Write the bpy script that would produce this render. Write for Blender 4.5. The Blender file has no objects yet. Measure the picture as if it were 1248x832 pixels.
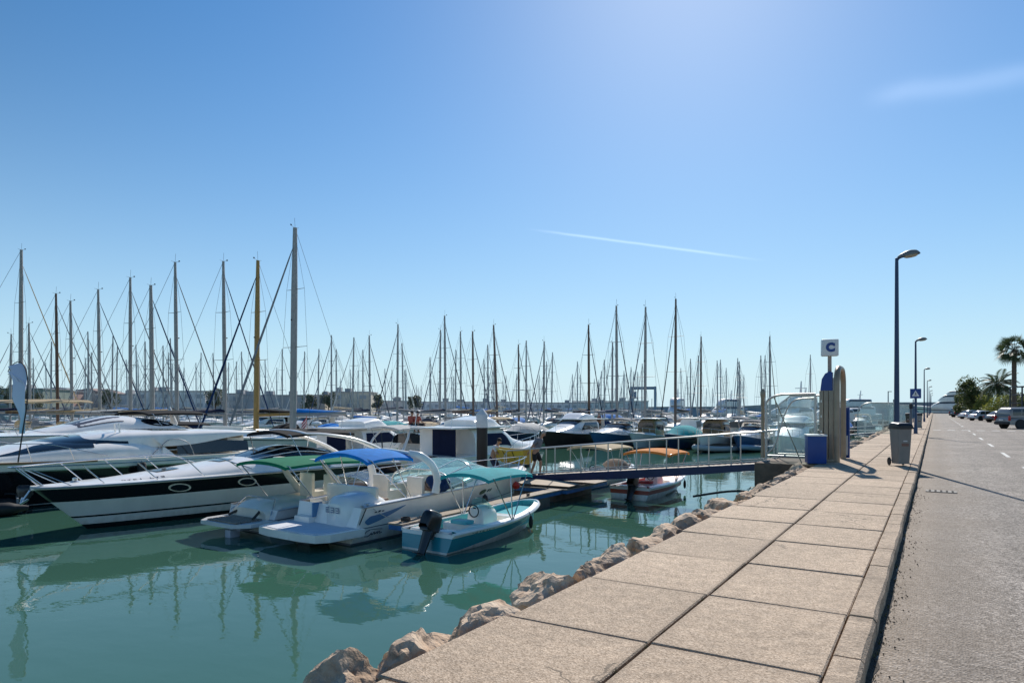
import bpy, bmesh, math, random
from mathutils import Vector, Matrix, noise
random.seed(11)
R = math.radians
SC = bpy.context.scene
COL = SC.collection
# ------------------------------------------------------------------ camera frame
YAW = R(32.13); CA, SA = math.cos(YAW), math.sin(YAW)
EYE = 1.6; FPX = 820.0; HZ = 497.0; CX = 624.0
WATER = -1.7; ROAD = -0.14

def at(px, py, D):
    """the point that lies at depth D from the viewpoint (plan measured from the photograph)"""
    xc = (px - CX) / FPX * D
    return Vector((xc * CA - D * SA, xc * SA + D * CA, EYE - (py - HZ) / FPX * D))

def on(px, py, z):
    return at(px, py, FPX * (EYE - z) / (py - HZ))

# ------------------------------------------------------------------ materials
_M = {}
def _lin(c):
    return tuple(c) + (1.0,)

def mat(name, col, rough=0.5, metal=0.0, nscale=0.0, namt=0.0, bump=0.0, bscale=None, spec=0.5, haze=0.0, coat=0.0, stretch=None):
    key = name + ('_haze%02d' % int(haze * 100) if haze else '')
    if key in _M: return _M[key]
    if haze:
        hz = (0.60, 0.63, 0.66)  # distance haze is painted: base colours of far materials blend towards this
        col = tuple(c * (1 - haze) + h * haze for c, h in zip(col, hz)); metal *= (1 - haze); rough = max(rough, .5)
    m = bpy.data.materials.new(key); m.use_nodes = True
    nt = m.node_tree; b = nt.nodes['Principled BSDF']
    b.inputs['Base Color'].default_value = _lin(col)
    b.inputs['Roughness'].default_value = rough
    b.inputs['Metallic'].default_value = metal
    b.inputs['Specular IOR Level'].default_value = spec
    b.inputs['Coat Weight'].default_value = coat
    if namt or bump:
        tc = nt.nodes.new('ShaderNodeTexCoord')
        src = tc.outputs['Object']
        if stretch:
            mp = nt.nodes.new('ShaderNodeMapping'); mp.inputs['Scale'].default_value = stretch
            nt.links.new(src, mp.inputs['Vector']); src = mp.outputs['Vector']
    if namt:
        n = nt.nodes.new('ShaderNodeTexNoise'); n.inputs['Scale'].default_value = nscale
        n.inputs['Detail'].default_value = 5; n.inputs['Roughness'].default_value = .65
        nt.links.new(src, n.inputs['Vector'])
        mr = nt.nodes.new('ShaderNodeMapRange'); mr.inputs[1].default_value = .3; mr.inputs[2].default_value = .7
        nt.links.new(n.outputs['Fac'], mr.inputs[0])
        mx = nt.nodes.new('ShaderNodeMix'); mx.data_type = 'RGBA'
        mx.inputs[6].default_value = _lin([max(0, c * (1 - namt)) for c in col])
        mx.inputs[7].default_value = _lin([min(1, c * (1 + namt * .6)) for c in col])
        nt.links.new(mr.outputs[0], mx.inputs[0])
        nt.links.new(mx.outputs[2], b.inputs['Base Color'])
    if bump:
        n2 = nt.nodes.new('ShaderNodeTexNoise'); n2.inputs['Scale'].default_value = bscale or nscale or 10
        n2.inputs['Detail'].default_value = 4
        nt.links.new(src, n2.inputs['Vector'])
        bp = nt.nodes.new('ShaderNodeBump'); bp.inputs['Strength'].default_value = bump; bp.inputs['Distance'].default_value = .02
        nt.links.new(n2.outputs['Fac'], bp.inputs['Height']); nt.links.new(bp.outputs['Normal'], b.inputs['Normal'])
    _M[key] = m
    return m

def gel(h=0):
    key = 'white_gelcoat' + ('_haze%02d' % int(h * 100) if h else ''); new = key not in _M
    m = mat('white_gelcoat', (.93, .895, .84), .22, 0, 1.3, .10, haze=h, coat=.3, stretch=(1, 1, .35))
    if new: grime(m)
    return m
def grime(m, zlow=.02, zhigh=.34):
    """a yellow-brown scum line and runs just above the waterline (object z = 0)"""
    t = m.node_tree; b = t.nodes['Principled BSDF']; L = t.links.new; src = b.inputs['Base Color'].links[0].from_socket
    tc = t.nodes.new('ShaderNodeTexCoord'); s = t.nodes.new('ShaderNodeSeparateXYZ'); L(tc.outputs['Object'], s.inputs[0])
    mp = t.nodes.new('ShaderNodeMapping'); mp.inputs['Scale'].default_value = (3, 3, .5); L(tc.outputs['Object'], mp.inputs['Vector'])
    n = t.nodes.new('ShaderNodeTexNoise'); n.inputs['Scale'].default_value = 2.2; n.inputs['Detail'].default_value = 6; L(mp.outputs[0], n.inputs['Vector'])
    a = t.nodes.new('ShaderNodeMath'); a.operation = 'MULTIPLY_ADD'; L(n.outputs['Fac'], a.inputs[0]); a.inputs[1].default_value = -.45; L(s.outputs[2], a.inputs[2])
    r = t.nodes.new('ShaderNodeMapRange'); r.inputs[1].default_value = zhigh - .3; r.inputs[2].default_value = zlow - .3; r.inputs[3].default_value = 0; r.inputs[4].default_value = .55; L(a.outputs[0], r.inputs[0])
    mx = t.nodes.new('ShaderNodeMix'); mx.data_type = 'RGBA'; L(r.outputs[0], mx.inputs[0]); L(src, mx.inputs[6]); mx.inputs[7].default_value = (.30, .25, .15, 1); L(mx.outputs[2], b.inputs['Base Color'])
def gelw(h=0):  return mat('warm_gelcoat', (.84, .77, .64), .3, 0, 2, .12, haze=h, coat=.2)
def gelg(h=0):  return mat('grey_gelcoat', (.72, .71, .70), .3, 0, 1.5, .12, haze=h, coat=.2)
def black(h=0): return mat('black_gelcoat', (.012, .012, .014), .14, 0, haze=h, coat=.4)
def antif(h=0): return mat('antifouling', (.02, .022, .03), .6, 0, 4, .3, haze=h)
def navyh(h=0): return mat('navy_gelcoat', (.02, .045, .11), .25, 0, 2, .15, haze=h)
def bluh(h=0):  return mat('blue_gelcoat', (.04, .13, .28), .3, 0, 2, .15, haze=h)
def brownh(h=0):return mat('brown_hull_paint', (.055, .038, .03), .35, 0, 2, .2, haze=h)
def steel(h=0): return mat('stainless_tube', (.62, .62, .62), .22, .9, haze=h)
def alu(h=0):   return mat('mast_aluminium', (.36, .335, .315), .5, .25, 3, .15, haze=h)
def wood(h=0):  return mat('varnished_spar', (.42, .23, .055), .35, 0, 6, .25, haze=h, stretch=(4, 4, .4))
def bwood(h=0): return mat('dark_spar', (.13, .06, .03), .4, 0, 6, .25, haze=h)
def glass(h=0): return mat('tinted_glass', (.012, .016, .022), .05, 0, haze=h, spec=.8)
def wire(h=0):  return mat('rigging_wire', (.10, .10, .11), .4, .5, haze=h)
def cnv(name, col, h=0):
    key = 'canvas_' + name + ('_haze%02d' % int(h * 100) if h else ''); new = key not in _M
    m = mat('canvas_' + name, col, .85, 0, 5, .16, bump=.35, bscale=7, haze=h)
    if new:
        t = m.node_tree; b = t.nodes['Principled BSDF']; tr = t.nodes.new('ShaderNodeBsdfTranslucent'); mx = t.nodes.new('ShaderNodeMixShader'); mx.inputs[0].default_value = .38
        if b.inputs['Base Color'].links: t.links.new(b.inputs['Base Color'].links[0].from_socket, tr.inputs[0])
        else: tr.inputs[0].default_value = b.inputs['Base Color'].default_value
        t.links.new(b.outputs[0], mx.inputs[1]); t.links.new(tr.outputs[0], mx.inputs[2]); t.links.new(mx.outputs[0], t.nodes['Material Output'].inputs[0])
    return m
NAVY = ('navy', (.012, .022, .075)); BLUE = ('blue', (.004, .30, .80)); GREEN = ('green', (.008, .27, .14))
CREAM = ('cream', (.66, .54, .36)); TEAL = ('teal', (.05, .50, .54)); ORANGE = ('orange', (.85, .36, .08))
BLACK = ('black', (.013, .013, .015)); GREY = ('grey', (.33, .34, .36)); WHITE = ('white', (.74, .74, .72)); BROWN = ('brown', (.16, .10, .06))
DARKB = ('dark_blue', (.012, .05, .16))
def rubber(): return mat('rubber', (.018, .018, .02), .6)
def deckw(): return mat('pontoon_boards', (.34, .27, .20), .75, 0, 3, .3, bump=.3, bscale=20, stretch=(1, 8, 1))

def clear(name='clear_screen', tint=(.75, .92, .90), mixf=.25):
    if name in _M: return _M[name]
    m = bpy.data.materials.new(name); m.use_nodes = True; nt = m.node_tree
    for n in list(nt.nodes): nt.nodes.remove(n)
    out = nt.nodes.new('ShaderNodeOutputMaterial'); t = nt.nodes.new('ShaderNodeBsdfTransparent'); t.inputs[0].default_value = _lin(tint)
    g = nt.nodes.new('ShaderNodeBsdfGlossy'); g.inputs[0].default_value = (.9, .95, .95, 1); g.inputs['Roughness'].default_value = .06
    d = nt.nodes.new('ShaderNodeBsdfDiffuse'); d.inputs[0].default_value = _lin([c * .8 for c in tint])
    m1 = nt.nodes.new('ShaderNodeMixShader'); m1.inputs[0].default_value = .5
    nt.links.new(g.outputs[0], m1.inputs[1]); nt.links.new(d.outputs[0], m1.inputs[2])
    m2 = nt.nodes.new('ShaderNodeMixShader'); m2.inputs[0].default_value = mixf
    nt.links.new(t.outputs[0], m2.inputs[1]); nt.links.new(m1.outputs[0], m2.inputs[2]); nt.links.new(m2.outputs[0], out.inputs[0])
    _M[name] = m; return m

# ------------------------------------------------------------------ mesh helpers
def tag(o, label=None, cat=None, group=None, kind=None):
    if label: o['label'] = label
    if cat: o['category'] = cat
    if group: o['group'] = group
    if kind: o['kind'] = kind
    return o

def thing(name, label, cat, loc=(0, 0, 0), rz=0, group=None):
    o = bpy.data.objects.new(name, None); COL.objects.link(o); o.empty_display_size = .2
    o.location = loc; o.rotation_euler = (0, 0, rz)
    return tag(o, label, cat, group)

def kids(o):
    return [c for c in COL.objects if c.parent == o]

_KIDS = {}
def copy_tree(o, parent=None):
    c = o.copy(); COL.objects.link(c)
    if parent is not None: c.parent = parent
    for ch in _KIDS.get(o.name, ()): copy_tree(ch, c)
    return c

class MB:
    def __init__(s): s.v = []; s.f = []; s.m = []
    def add(s, vs, fs, mi=0):
        o = len(s.v); s.v += [tuple(p) for p in vs]
        for f in fs: s.f.append([i + o for i in f]); s.m.append(mi)
        return s
    def box(s, c, d, mi=0, rot=None, ch=0.0):
        """box centre c, size d, optional chamfer ch on all edges"""
        hx, hy, hz = d[0] / 2, d[1] / 2, d[2] / 2
        if ch <= 0:
            vs = [Vector((x, y, z)) for x in (-hx, hx) for y in (-hy, hy) for z in (-hz, hz)]
            fs = [(0, 1, 3, 2), (4, 6, 7, 5), (0, 4, 5, 1), (2, 3, 7, 6), (0, 2, 6, 4), (1, 5, 7, 3)]
        else:
            ch = min(ch, hx * .9, hy * .9, hz * .9); vs = []; 
            bmx = bmesh.new(); bmesh.ops.create_cube(bmx, size=1)
            for v in bmx.verts: v.co = Vector((v.co.x * d[0], v.co.y * d[1], v.co.z * d[2]))
            bmesh.ops.bevel(bmx, geom=list(bmx.edges), offset=ch, segments=2, affect='EDGES', profile=.6)
            bmx.verts.index_update(); vs = [v.co.copy() for v in bmx.verts]; fs = [[v.index for v in f.verts] for f in bmx.faces]; bmx.free()
        if rot is not None: vs = [rot @ v for v in vs]
        c = Vector(c)
        return s.add([v + c for v in vs], fs, mi)
    def tube(s, pts, r, n=8, mi=0, caps=True, flat=1.0):
        pts = [Vector(p) for p in pts]; k = len(pts)
        rs = list(r) if isinstance(r, (list, tuple)) else [r] * k
        t0 = (pts[1] - pts[0]).normalized(); up = Vector((0, 0, 1)) if abs(t0.z) < .9 else Vector((1, 0, 0))
        nx = t0.cross(up).normalized(); vs = []; fs = []
        for i, p in enumerate(pts):
            t = (pts[min(i + 1, k - 1)] - pts[max(i - 1, 0)]).normalized()
            nx = (nx - t * nx.dot(t)).normalized(); ny = t.cross(nx)
            for j in range(n):
                a = 2 * math.pi * j / n
                vs.append(p + nx * math.cos(a) * rs[i] + ny * math.sin(a) * rs[i] * flat)
        for i in range(k - 1):
            for j in range(n):
                a, b = i * n + j, i * n + (j + 1) % n
                fs.append((a, b, b + n, a + n))
        if caps: fs += [list(range(n))[::-1], list(range((k - 1) * n, k * n))]
        return s.add(vs, fs, mi)
    def lathe(s, prof, c=(0, 0, 0), n=20, mi=0, axis='z'):
        """prof: list of (radius, height)"""
        vs = []; fs = []; c = Vector(c)
        for r, h in prof:
            for j in range(n):
                a = 2 * math.pi * j / n; p = (r * math.cos(a), r * math.sin(a), h)
                if axis == 'x': p = (h, p[0], p[1])
                if axis == 'y': p = (p[0], h, p[1])
                vs.append(Vector(p) + c)
        for i in range(len(prof) - 1):
            for j in range(n):
                a, b = i * n + j, i * n + (j + 1) % n; fs.append((a, b, b + n, a + n))
        fs += [list(range(n))[::-1], list(range((len(prof) - 1) * n, len(prof) * n))]
        return s.add(vs, fs, mi)
    def grid(s, fn, nu, nv, mi=0, closeu=False):
        vs = [fn(i / nu, j / nv) for i in range(nu + 1) for j in range(nv + 1)]
        w = nv + 1; fs = [(i * w + j, (i + 1) * w + j, (i + 1) * w + j + 1, i * w + j + 1) for i in range(nu) for j in range(nv)]
        return s.add(vs, fs, mi)
    def poly(s, pts, mi=0): return s.add(pts, [list(range(len(pts)))], mi)
    def prism(s, outline, axis, a, b, mi=0):
        """extrude a 2-D outline along axis from a to b"""
        def P(p, h): return {'x': (h, p[0], p[1]), 'y': (p[0], h, p[1]), 'z': (p[0], p[1], h)}[axis]
        n = len(outline); vs = [P(p, a) for p in outline] + [P(p, b) for p in outline]
        fs = [list(range(n))[::-1], list(range(n, 2 * n))] + [(i, (i + 1) % n, n + (i + 1) % n, n + i) for i in range(n)]
        return s.add(vs, fs, mi)
    def build(s, name, mats, parent=None, smooth=True, ang=40, fix=True):
        me = bpy.data.meshes.new(name); me.from_pydata(s.v, [], s.f)
        mats = mats if isinstance(mats, (list, tuple)) else [mats]
        for m in mats: me.materials.append(m)
        if len(mats) > 1: me.polygons.foreach_set('material_index', s.m)
        if fix:
            b = bmesh.new(); b.from_mesh(me); bmesh.ops.remove_doubles(b, verts=b.verts, dist=1e-5)
            bmesh.ops.recalc_face_normals(b, faces=b.faces); b.to_mesh(me); b.free()
        if smooth:
            me.polygons.foreach_set('use_smooth', [True] * len(me.polygons)); me.set_sharp_from_angle(angle=R(ang))
        me.update()
        o = bpy.data.objects.new(name, me); COL.objects.link(o)
        if parent is not None:
            o.parent = parent; _KIDS.setdefault(parent.name, []).append(o)
        return o

def prof(pts, x):
    if x <= pts[0][0]: return pts[0][1]
    if x >= pts[-1][0]: return pts[-1][1]
    n = len(pts)
    for i in range(n - 1):
        x0, y0 = pts[i]; x1, y1 = pts[i + 1]
        if x <= x1:
            h = x1 - x0; d = (y1 - y0) / h
            def sl(k):
                if k == 0 or k == n - 1: return None
                a = (pts[k][1] - pts[k - 1][1]) / (pts[k][0] - pts[k - 1][0]); b = (pts[k + 1][1] - pts[k][1]) / (pts[k + 1][0] - pts[k][0])
                return 0 if a * b <= 0 else 2 * a * b / (a + b)
            m0 = sl(i); m1 = sl(i + 1)
            if m0 is None: m0 = d
            if m1 is None: m1 = d
            t = (x - x0) / h
            return (y0 * (1 + 2 * t) * (1 - t) ** 2 + h * m0 * t * (1 - t) ** 2 + y1 * t * t * (3 - 2 * t) + h * m1 * t * t * (t - 1))

def curve(pts, k=8):
    """smooth path through 3-D points"""
    pts = [Vector(p) for p in pts]; out = []
    for i in range(len(pts) - 1):
        p0 = pts[max(i - 1, 0)]; p1 = pts[i]; p2 = pts[i + 1]; p3 = pts[min(i + 2, len(pts) - 1)]
        for j in range(k):
            t = j / k
            out.append(.5 * ((2 * p1) + (p2 - p0) * t + (2 * p0 - 5 * p1 + 4 * p2 - p3) * t * t + (3 * p1 - p0 - 3 * p2 + p3) * t ** 3))
    out.append(pts[-1]); return out

def patch(mb, fn, axis, u0, u1, v0, v1, off=.008, nu=8, nv=4, mi=0, quad=None, disc=None):
    """a piece of surface fn(u,v) lifted by off; quad = 4 uv corners, disc = (cu,cv,ru,rv)"""
    def nrm(u, v):
        e = 1e-3; du = fn(u + e, v) - fn(u - e, v); dv = fn(u, v + e) - fn(u, v - e)
        n = du.cross(dv)
        if n.length < 1e-12: return Vector((0, 0, 1))
        n.normalize()
        return n if n.dot(fn(u, v) - axis(u)) >= 0 else -n
    def lift(u, v): return fn(u, v) + nrm(u, v) * off
    if disc:
        cu, cv, ru, rv = disc; k = 20
        vs = [lift(cu, cv)] + [lift(cu + ru * math.cos(2 * math.pi * i / k), cv + rv * math.sin(2 * math.pi * i / k)) for i in range(k)]
        return mb.add(vs, [(0, 1 + i, 1 + (i + 1) % k) for i in range(k)], mi)
    if quad:
        q = quad
        g = lambda s, t: lift(*[(q[0][k] * (1 - s) + q[1][k] * s) * (1 - t) + (q[3][k] * (1 - s) + q[2][k] * s) * t for k in (0, 1)])
    else: g = lambda s, t: lift(u0 + (u1 - u0) * s, v0 + (v1 - v0) * t)
    return mb.grid(g, nu, nv, mi)

class Hull:
    def __init__(s, L, B, F, rake=.8, e=2.6, m=.62, sr=.86, kw0=.9, kw1=.5, draft=.35, trake=0.0):
        s.L, s.B, s.F, s.rake, s.e, s.m, s.sr, s.kw0, s.kw1, s.draft, s.trake = L, B, F, rake, e, m, sr, kw0, kw1, draft, trake
    def half(s, u):
        u = min(max(u, 0), 1); k = min(1, u / .4); k = k * k * (3 - 2 * k)
        return s.B / 2 * (s.sr + (1 - s.sr) * k) * max(0, 1 - u ** s.e) ** s.m
    def fb(s, u): return prof(s.F, min(max(u, 0), 1))
    def P(s, u, side, tau):
        uu = min(max(u, 0), 1); b = s.half(uu); kw = s.kw0 + (s.kw1 - s.kw0) * uu ** 1.5
        p = .75 + .7 * uu
        y = u * (s.L - s.rake * (1 - tau)) - s.trake * (1 - tau) * (1 - uu)
        return Vector((side * b * (kw + (1 - kw) * max(tau, 0) ** p), y, s.fb(uu) * tau))
    def keel(s, u):
        return Vector((0, u * (s.L - s.rake * 1.6), -s.draft * (1 - .3 * u)))
    def side(s, sd):
        fn = lambda u, t: s.P(u, sd, t)
        return fn, (lambda u: Vector((0, u * s.L, .3)))
    def mesh(s, rows, mats, parent, nu=36, name='hull', sub=2):
        """rows: [(tau_top or fn(u), material index)] from the waterline up"""
        mb = MB(); us = [1 - (1 - i / nu) ** 1.35 for i in range(nu + 1)]
        for sd in (-1, 1):
            mb.grid(lambda a, b: s.keel(us[int(round(a * nu))]).lerp(s.P(us[int(round(a * nu))], sd, 0), b), nu, 2, 0)
            prev = lambda u: 0.0
            for top, mi in rows:
                tp = top if callable(top) else (lambda u, q=top: q)
                mb.grid(lambda a, b, pv=prev, t2=tp: s.P(us[int(round(a * nu))], sd, pv(us[int(round(a * nu))]) * (1 - b) + t2(us[int(round(a * nu))]) * b), nu, sub, mi)
                prev = tp
        # transom
        prev = 0.0
        mb.grid(lambda a, b: s.keel(0).lerp(s.P(0, -1 if a < .5 else 1, 0), b * abs(2 * a - 1)) if False else Vector((s.P(0, 1, 0).x * (2 * a - 1) * b, s.P(0, 1, 0).y, -s.draft * (1 - b))), 6, 2, 0)
        for top, mi in rows:
            t2 = top(0) if callable(top) else top
            mb.grid(lambda a, b: s.P(0, 1, prev * (1 - b) + t2 * b) * 1 if False else Vector(((2 * a - 1) * s.P(0, 1, prev * (1 - b) + t2 * b).x, s.P(0, 1, prev * (1 - b) + t2 * b).y, s.P(0, 1, prev * (1 - b) + t2 * b).z)), 6, sub, mi)
            prev = t2
        return mb.build(name, mats, parent, ang=50)
    def deckfn(s, camber=.06, dz=.0, inset=0.0):
        def fn(u, v):
            p = s.P(u, 1, 1); x = max(0, p.x - inset)
            return Vector(((2 * v - 1) * x, p.y - inset * u ** 6, p.z + dz + camber * (1 - (2 * v - 1) ** 2)))
        return fn
    def deck(s, m, parent, u0=0, u1=1, camber=.06, name='deck', dz=.0):
        fn = s.deckfn(camber, dz); mb = MB(); mb.grid(lambda a, b: fn(u0 + (u1 - u0) * (1 - (1 - a) ** 1.3), b), 26, 8)
        return mb.build(name, m, parent)
    def gunwale(s, m, parent, r=.03, u0=0, u1=.995, name='rub_rail', tau=1.0, out=.01):
        mb = MB(); us = [u0 + (u1 - u0) * (1 - (1 - i / 30) ** 1.4) for i in range(31)]
        path = [s.P(u, -1, tau) + Vector((-out, 0, 0)) for u in us] + [s.P(u, 1, tau) + Vector((out, 0, 0)) for u in us[::-1]]
        mb.tube(path, r, 6); return mb.build(name, m, parent)
    def well(s, mats, parent, u0, u1, inset, floor, name='cockpit', dz=.02, cap=True):
        """open cockpit: side decks, inner walls and sole. mats = [side deck, inner wall, sole]"""
        mb = MB(); n = 24
        def rim(u, sd):
            p = s.P(u, sd, 1); return Vector((sd * max(0.02, abs(p.x) - inset), min(p.y, s.L - inset), p.z + dz))
        for sd in (-1, 1):
            mb.grid(lambda a, b: (s.P(u0 + (u1 - u0) * a, sd, 1) + Vector((0, 0, dz * b))).lerp(rim(u0 + (u1 - u0) * a, sd), b), n, 1, 0)
            def wall(a, b):
                p = rim(u0 + (u1 - u0) * a, sd); q = Vector((p.x * .93, p.y, floor)); return p.lerp(q, b)
            mb.grid(wall, n, 3, 1)
        def sole(a, b):
            p = rim(u0 + (u1 - u0) * a, 1); return Vector(((2 * b - 1) * abs(p.x) * .93, p.y, floor))
        mb.grid(sole, n, 4, 2)
        for u in (u0, u1):
            p = rim(u, 1); mb.grid(lambda a, b: Vector(((2 * a - 1) * abs(p.x) * (1 - .07 * b), p.y, p.z + (floor - p.z) * b)), 4, 2, 1)
        return mb.build(name, mats, parent)

class Shell:
    """rounded superstructure lofted along y. st = [(y, half width, base z, height, squareness)]"""
    def __init__(s, st): s.st = st; s.y0, s.y1 = st[0][0], st[-1][0]
    def P(s, u, v):
        y = s.y0 + (s.y1 - s.y0) * u
        w, z0, h, n = [prof([(q[0], q[k]) for q in s.st], y) for k in (1, 2, 3, 4)]
        a = math.pi * v; c, d = math.cos(a), math.sin(a)
        return Vector((w * math.copysign(abs(c) ** (2 / n), c), y, z0 + h * abs(d) ** (2 / n)))
    def ax(s, u):
        y = s.y0 + (s.y1 - s.y0) * u
        return Vector((0, y, prof([(q[0], q[2]) for q in s.st], y)))
    def mesh(s, name, m, parent, nu=28, nv=20, ends=True):
        mb = MB()
        mb.grid(s.P, nu, nv)
        if ends:
            for u in (0, 1): mb.poly([s.P(u, j / nv) for j in range(nv + 1)])
        return mb.build(name, m, parent, ang=38)
    def win(s, name, m, parent, items, off=.008):
        mb = MB()
        for it in items:
            if len(it) == 4 and not isinstance(it[0], tuple): patch(mb, s.P, s.ax, *it, off=off)
            else: patch(mb, s.P, s.ax, 0, 0, 0, 0, off=off, quad=it)
        return mb.build(name, m, parent, fix=False)

def text_mesh(txt, size, m, parent, loc, rot, name='lettering', depth=.004, shear=0.0, bold=0.0):
    cu = bpy.data.curves.new('lettering_source', 'FONT'); cu.body = txt; cu.size = size; cu.extrude = depth; cu.offset = bold; cu.align_x = 'CENTER'; cu.align_y = 'CENTER'; cu.shear = shear
    t = bpy.data.objects.new('lettering_source', cu); COL.objects.link(t)
    dg = bpy.context.evaluated_depsgraph_get(); me = bpy.data.meshes.new_from_object(t.evaluated_get(dg))
    bpy.data.objects.remove(t); bpy.data.curves.remove(cu)
    me.materials.clear(); me.materials.append(m); me.name = name
    o = bpy.data.objects.new(name, me); COL.objects.link(o); o.location = loc; o.rotation_euler = rot
    if parent is not None: o.parent = parent; _KIDS.setdefault(parent.name, []).append(o)
    return o

def fender(mb, x, y, ztop, L=.5, r=.09):
    mb.lathe([(.01, ztop), (.03, ztop - .03), (r * .8, ztop - .07), (r, ztop - .14), (r, ztop - L + .1), (r * .7, ztop - L + .03), (.02, ztop - L)], (x, y, 0), 10)
# ================================================================== sky, sun, camera
SUN_EL = R(36.5); SUN_AZ = R(17.0)        # azimuth: degrees to the left of the road direction (+Y)
W = bpy.data.worlds.new("World"); SC.world = W; W.use_nodes = True
nt = W.node_tree; bg = nt.nodes['Background']
sky = nt.nodes.new('ShaderNodeTexSky'); sky.sky_type = 'NISHITA'; sky.sun_disc = False
sky.sun_elevation = SUN_EL; sky.sun_rotation = -SUN_AZ; sky.air_density = 1.0; sky.dust_density = .35; sky.ozone_density = 6; sky.altitude = 0
tcw = nt.nodes.new('ShaderNodeTexCoord')
def _math(op, a, b=None):
    n = nt.nodes.new('ShaderNodeMath'); n.operation = op
    for i, x in enumerate((a, b)):
        if x is None: continue
        if isinstance(x, (int, float)): n.inputs[i].default_value = x
        else: nt.links.new(x, n.inputs[i])
    return n.outputs[0]
def _dot(v):
    n = nt.nodes.new('ShaderNodeVectorMath'); n.operation = 'DOT_PRODUCT'
    nt.links.new(tcw.outputs['Generated'], n.inputs[0]); n.inputs[1].default_value = v; return n.outputs['Value']
def skydir(px, py): return (at(px, py, 1) - Vector((0, 0, EYE))).normalized()
def streak(p0, p1, width, strength, wob):
    """a condensation trail: a great-circle segment between two sky directions"""
    d0, d1 = skydir(*p0), skydir(*p1); N = d0.cross(d1).normalized(); A = (d1 - d0).normalized()
    nz = nt.nodes.new('ShaderNodeTexNoise'); nz.inputs['Scale'].default_value = wob; nz.inputs['Detail'].default_value = 6
    nt.links.new(tcw.outputs['Generated'], nz.inputs['Vector'])
    dist = _math('ABSOLUTE', _math('ADD', _dot(N), _math('MULTIPLY', _math('SUBTRACT', nz.outputs['Fac'], .5), width * 1.2)))
    core = _math('POWER', 2.718, _math('MULTIPLY', _math('MULTIPLY', dist, dist), -1 / (width * width)))
    t = _dot(A); t0, t1 = d0.dot(A), d1.dot(A)
    mr = nt.nodes.new('ShaderNodeMapRange'); mr.interpolation_type = 'SMOOTHSTEP'; nt.links.new(t, mr.inputs[0]); mr.inputs[1].default_value = t0; mr.inputs[2].default_value = t0 + (t1 - t0) * .25
    mr2 = nt.nodes.new('ShaderNodeMapRange'); mr2.interpolation_type = 'SMOOTHSTEP'; nt.links.new(t, mr2.inputs[0]); mr2.inputs[1].default_value = t1; mr2.inputs[2].default_value = t1 - (t1 - t0) * .3
    up = _math('GREATER_THAN', _dot(d0), .3)
    return _math('MULTIPLY', _math('MULTIPLY', _math('MULTIPLY', core, mr.outputs[0]), mr2.outputs[0]), _math('MULTIPLY', up, strength))
tot = streak((635, 278), (945, 319), .0016, 1.5, 30)
tot = _math('ADD', tot, streak((1040, 124), (1330, 78), .011, .75, 14))
mixs = nt.nodes.new('ShaderNodeMix'); mixs.data_type = 'RGBA'; mixs.blend_type = 'ADD'; mixs.inputs[0].default_value = 1
comb = nt.nodes.new('ShaderNodeCombineColor')
for i in range(3): nt.links.new(tot, comb.inputs[i])
SKYCOL = nt.nodes.new('ShaderNodeMix'); SKYCOL.data_type = 'RGBA'; SKYCOL.blend_type = 'MULTIPLY'; SKYCOL.inputs[0].default_value = 1
SKYCOL.inputs[7].default_value = (.98, 1.03, 1.0, 1)
# soften the glare round the sun and lay pale blue haze along the horizon
hsv = nt.nodes.new('ShaderNodeHueSaturation'); hsv.inputs['Saturation'].default_value = 1.32; nt.links.new(sky.outputs[0], hsv.inputs['Color'])
lum = nt.nodes.new('ShaderNodeRGBToBW'); nt.links.new(hsv.outputs[0], lum.inputs[0])
KNEE = _math('DIVIDE', 1.0, _math('ADD', 1.0, _math('MULTIPLY', lum.outputs[0], .045)))
vm = nt.nodes.new('ShaderNodeVectorMath'); vm.operation = 'SCALE'; nt.links.new(hsv.outputs[0], vm.inputs[0]); nt.links.new(KNEE, vm.inputs['Scale'])
elev = _dot((0, 0, 1)); HAZEF = _math('MULTIPLY', _math('POWER', 2.718, _math('MULTIPLY', _math('ABSOLUTE', elev), -4.3)), .93)
hzm = nt.nodes.new('ShaderNodeMix'); hzm.data_type = 'RGBA'; nt.links.new(HAZEF, hzm.inputs[0]); nt.links.new(vm.outputs[0], hzm.inputs[6]); hzm.inputs[7].default_value = (5.2, 6.7, 7.9, 1)
def _sstep(x, a, b):
    q = nt.nodes.new('ShaderNodeMapRange'); q.interpolation_type = 'SMOOTHSTEP'; nt.links.new(x, q.inputs[0]); q.inputs[1].default_value = a; q.inputs[2].default_value = b; return q.outputs[0]
_sd = (-math.sin(SUN_AZ) * math.cos(SUN_EL), math.cos(SUN_AZ) * math.cos(SUN_EL), math.sin(SUN_EL))
DEEP = _math('SUBTRACT', 1.0, _math('MULTIPLY', _math('MULTIPLY', _math('SUBTRACT', 1.0, _sstep(_dot(_sd), .35, .95)), _math('MULTIPLY', _sstep(elev, .10, .50), _sstep(_dot(_sd), -.6, .15))), .34))
dm = nt.nodes.new('ShaderNodeVectorMath'); dm.operation = 'SCALE'; nt.links.new(hzm.outputs[2], dm.inputs[0]); nt.links.new(DEEP, dm.inputs['Scale'])
nt.links.new(dm.outputs[0], SKYCOL.inputs[6])
nt.links.new(SKYCOL.outputs[2], mixs.inputs[6]); nt.links.new(comb.outputs[0], mixs.inputs[7])
nt.links.new(mixs.outputs[2], bg.inputs['Color']); bg.inputs['Strength'].default_value = .124

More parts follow.
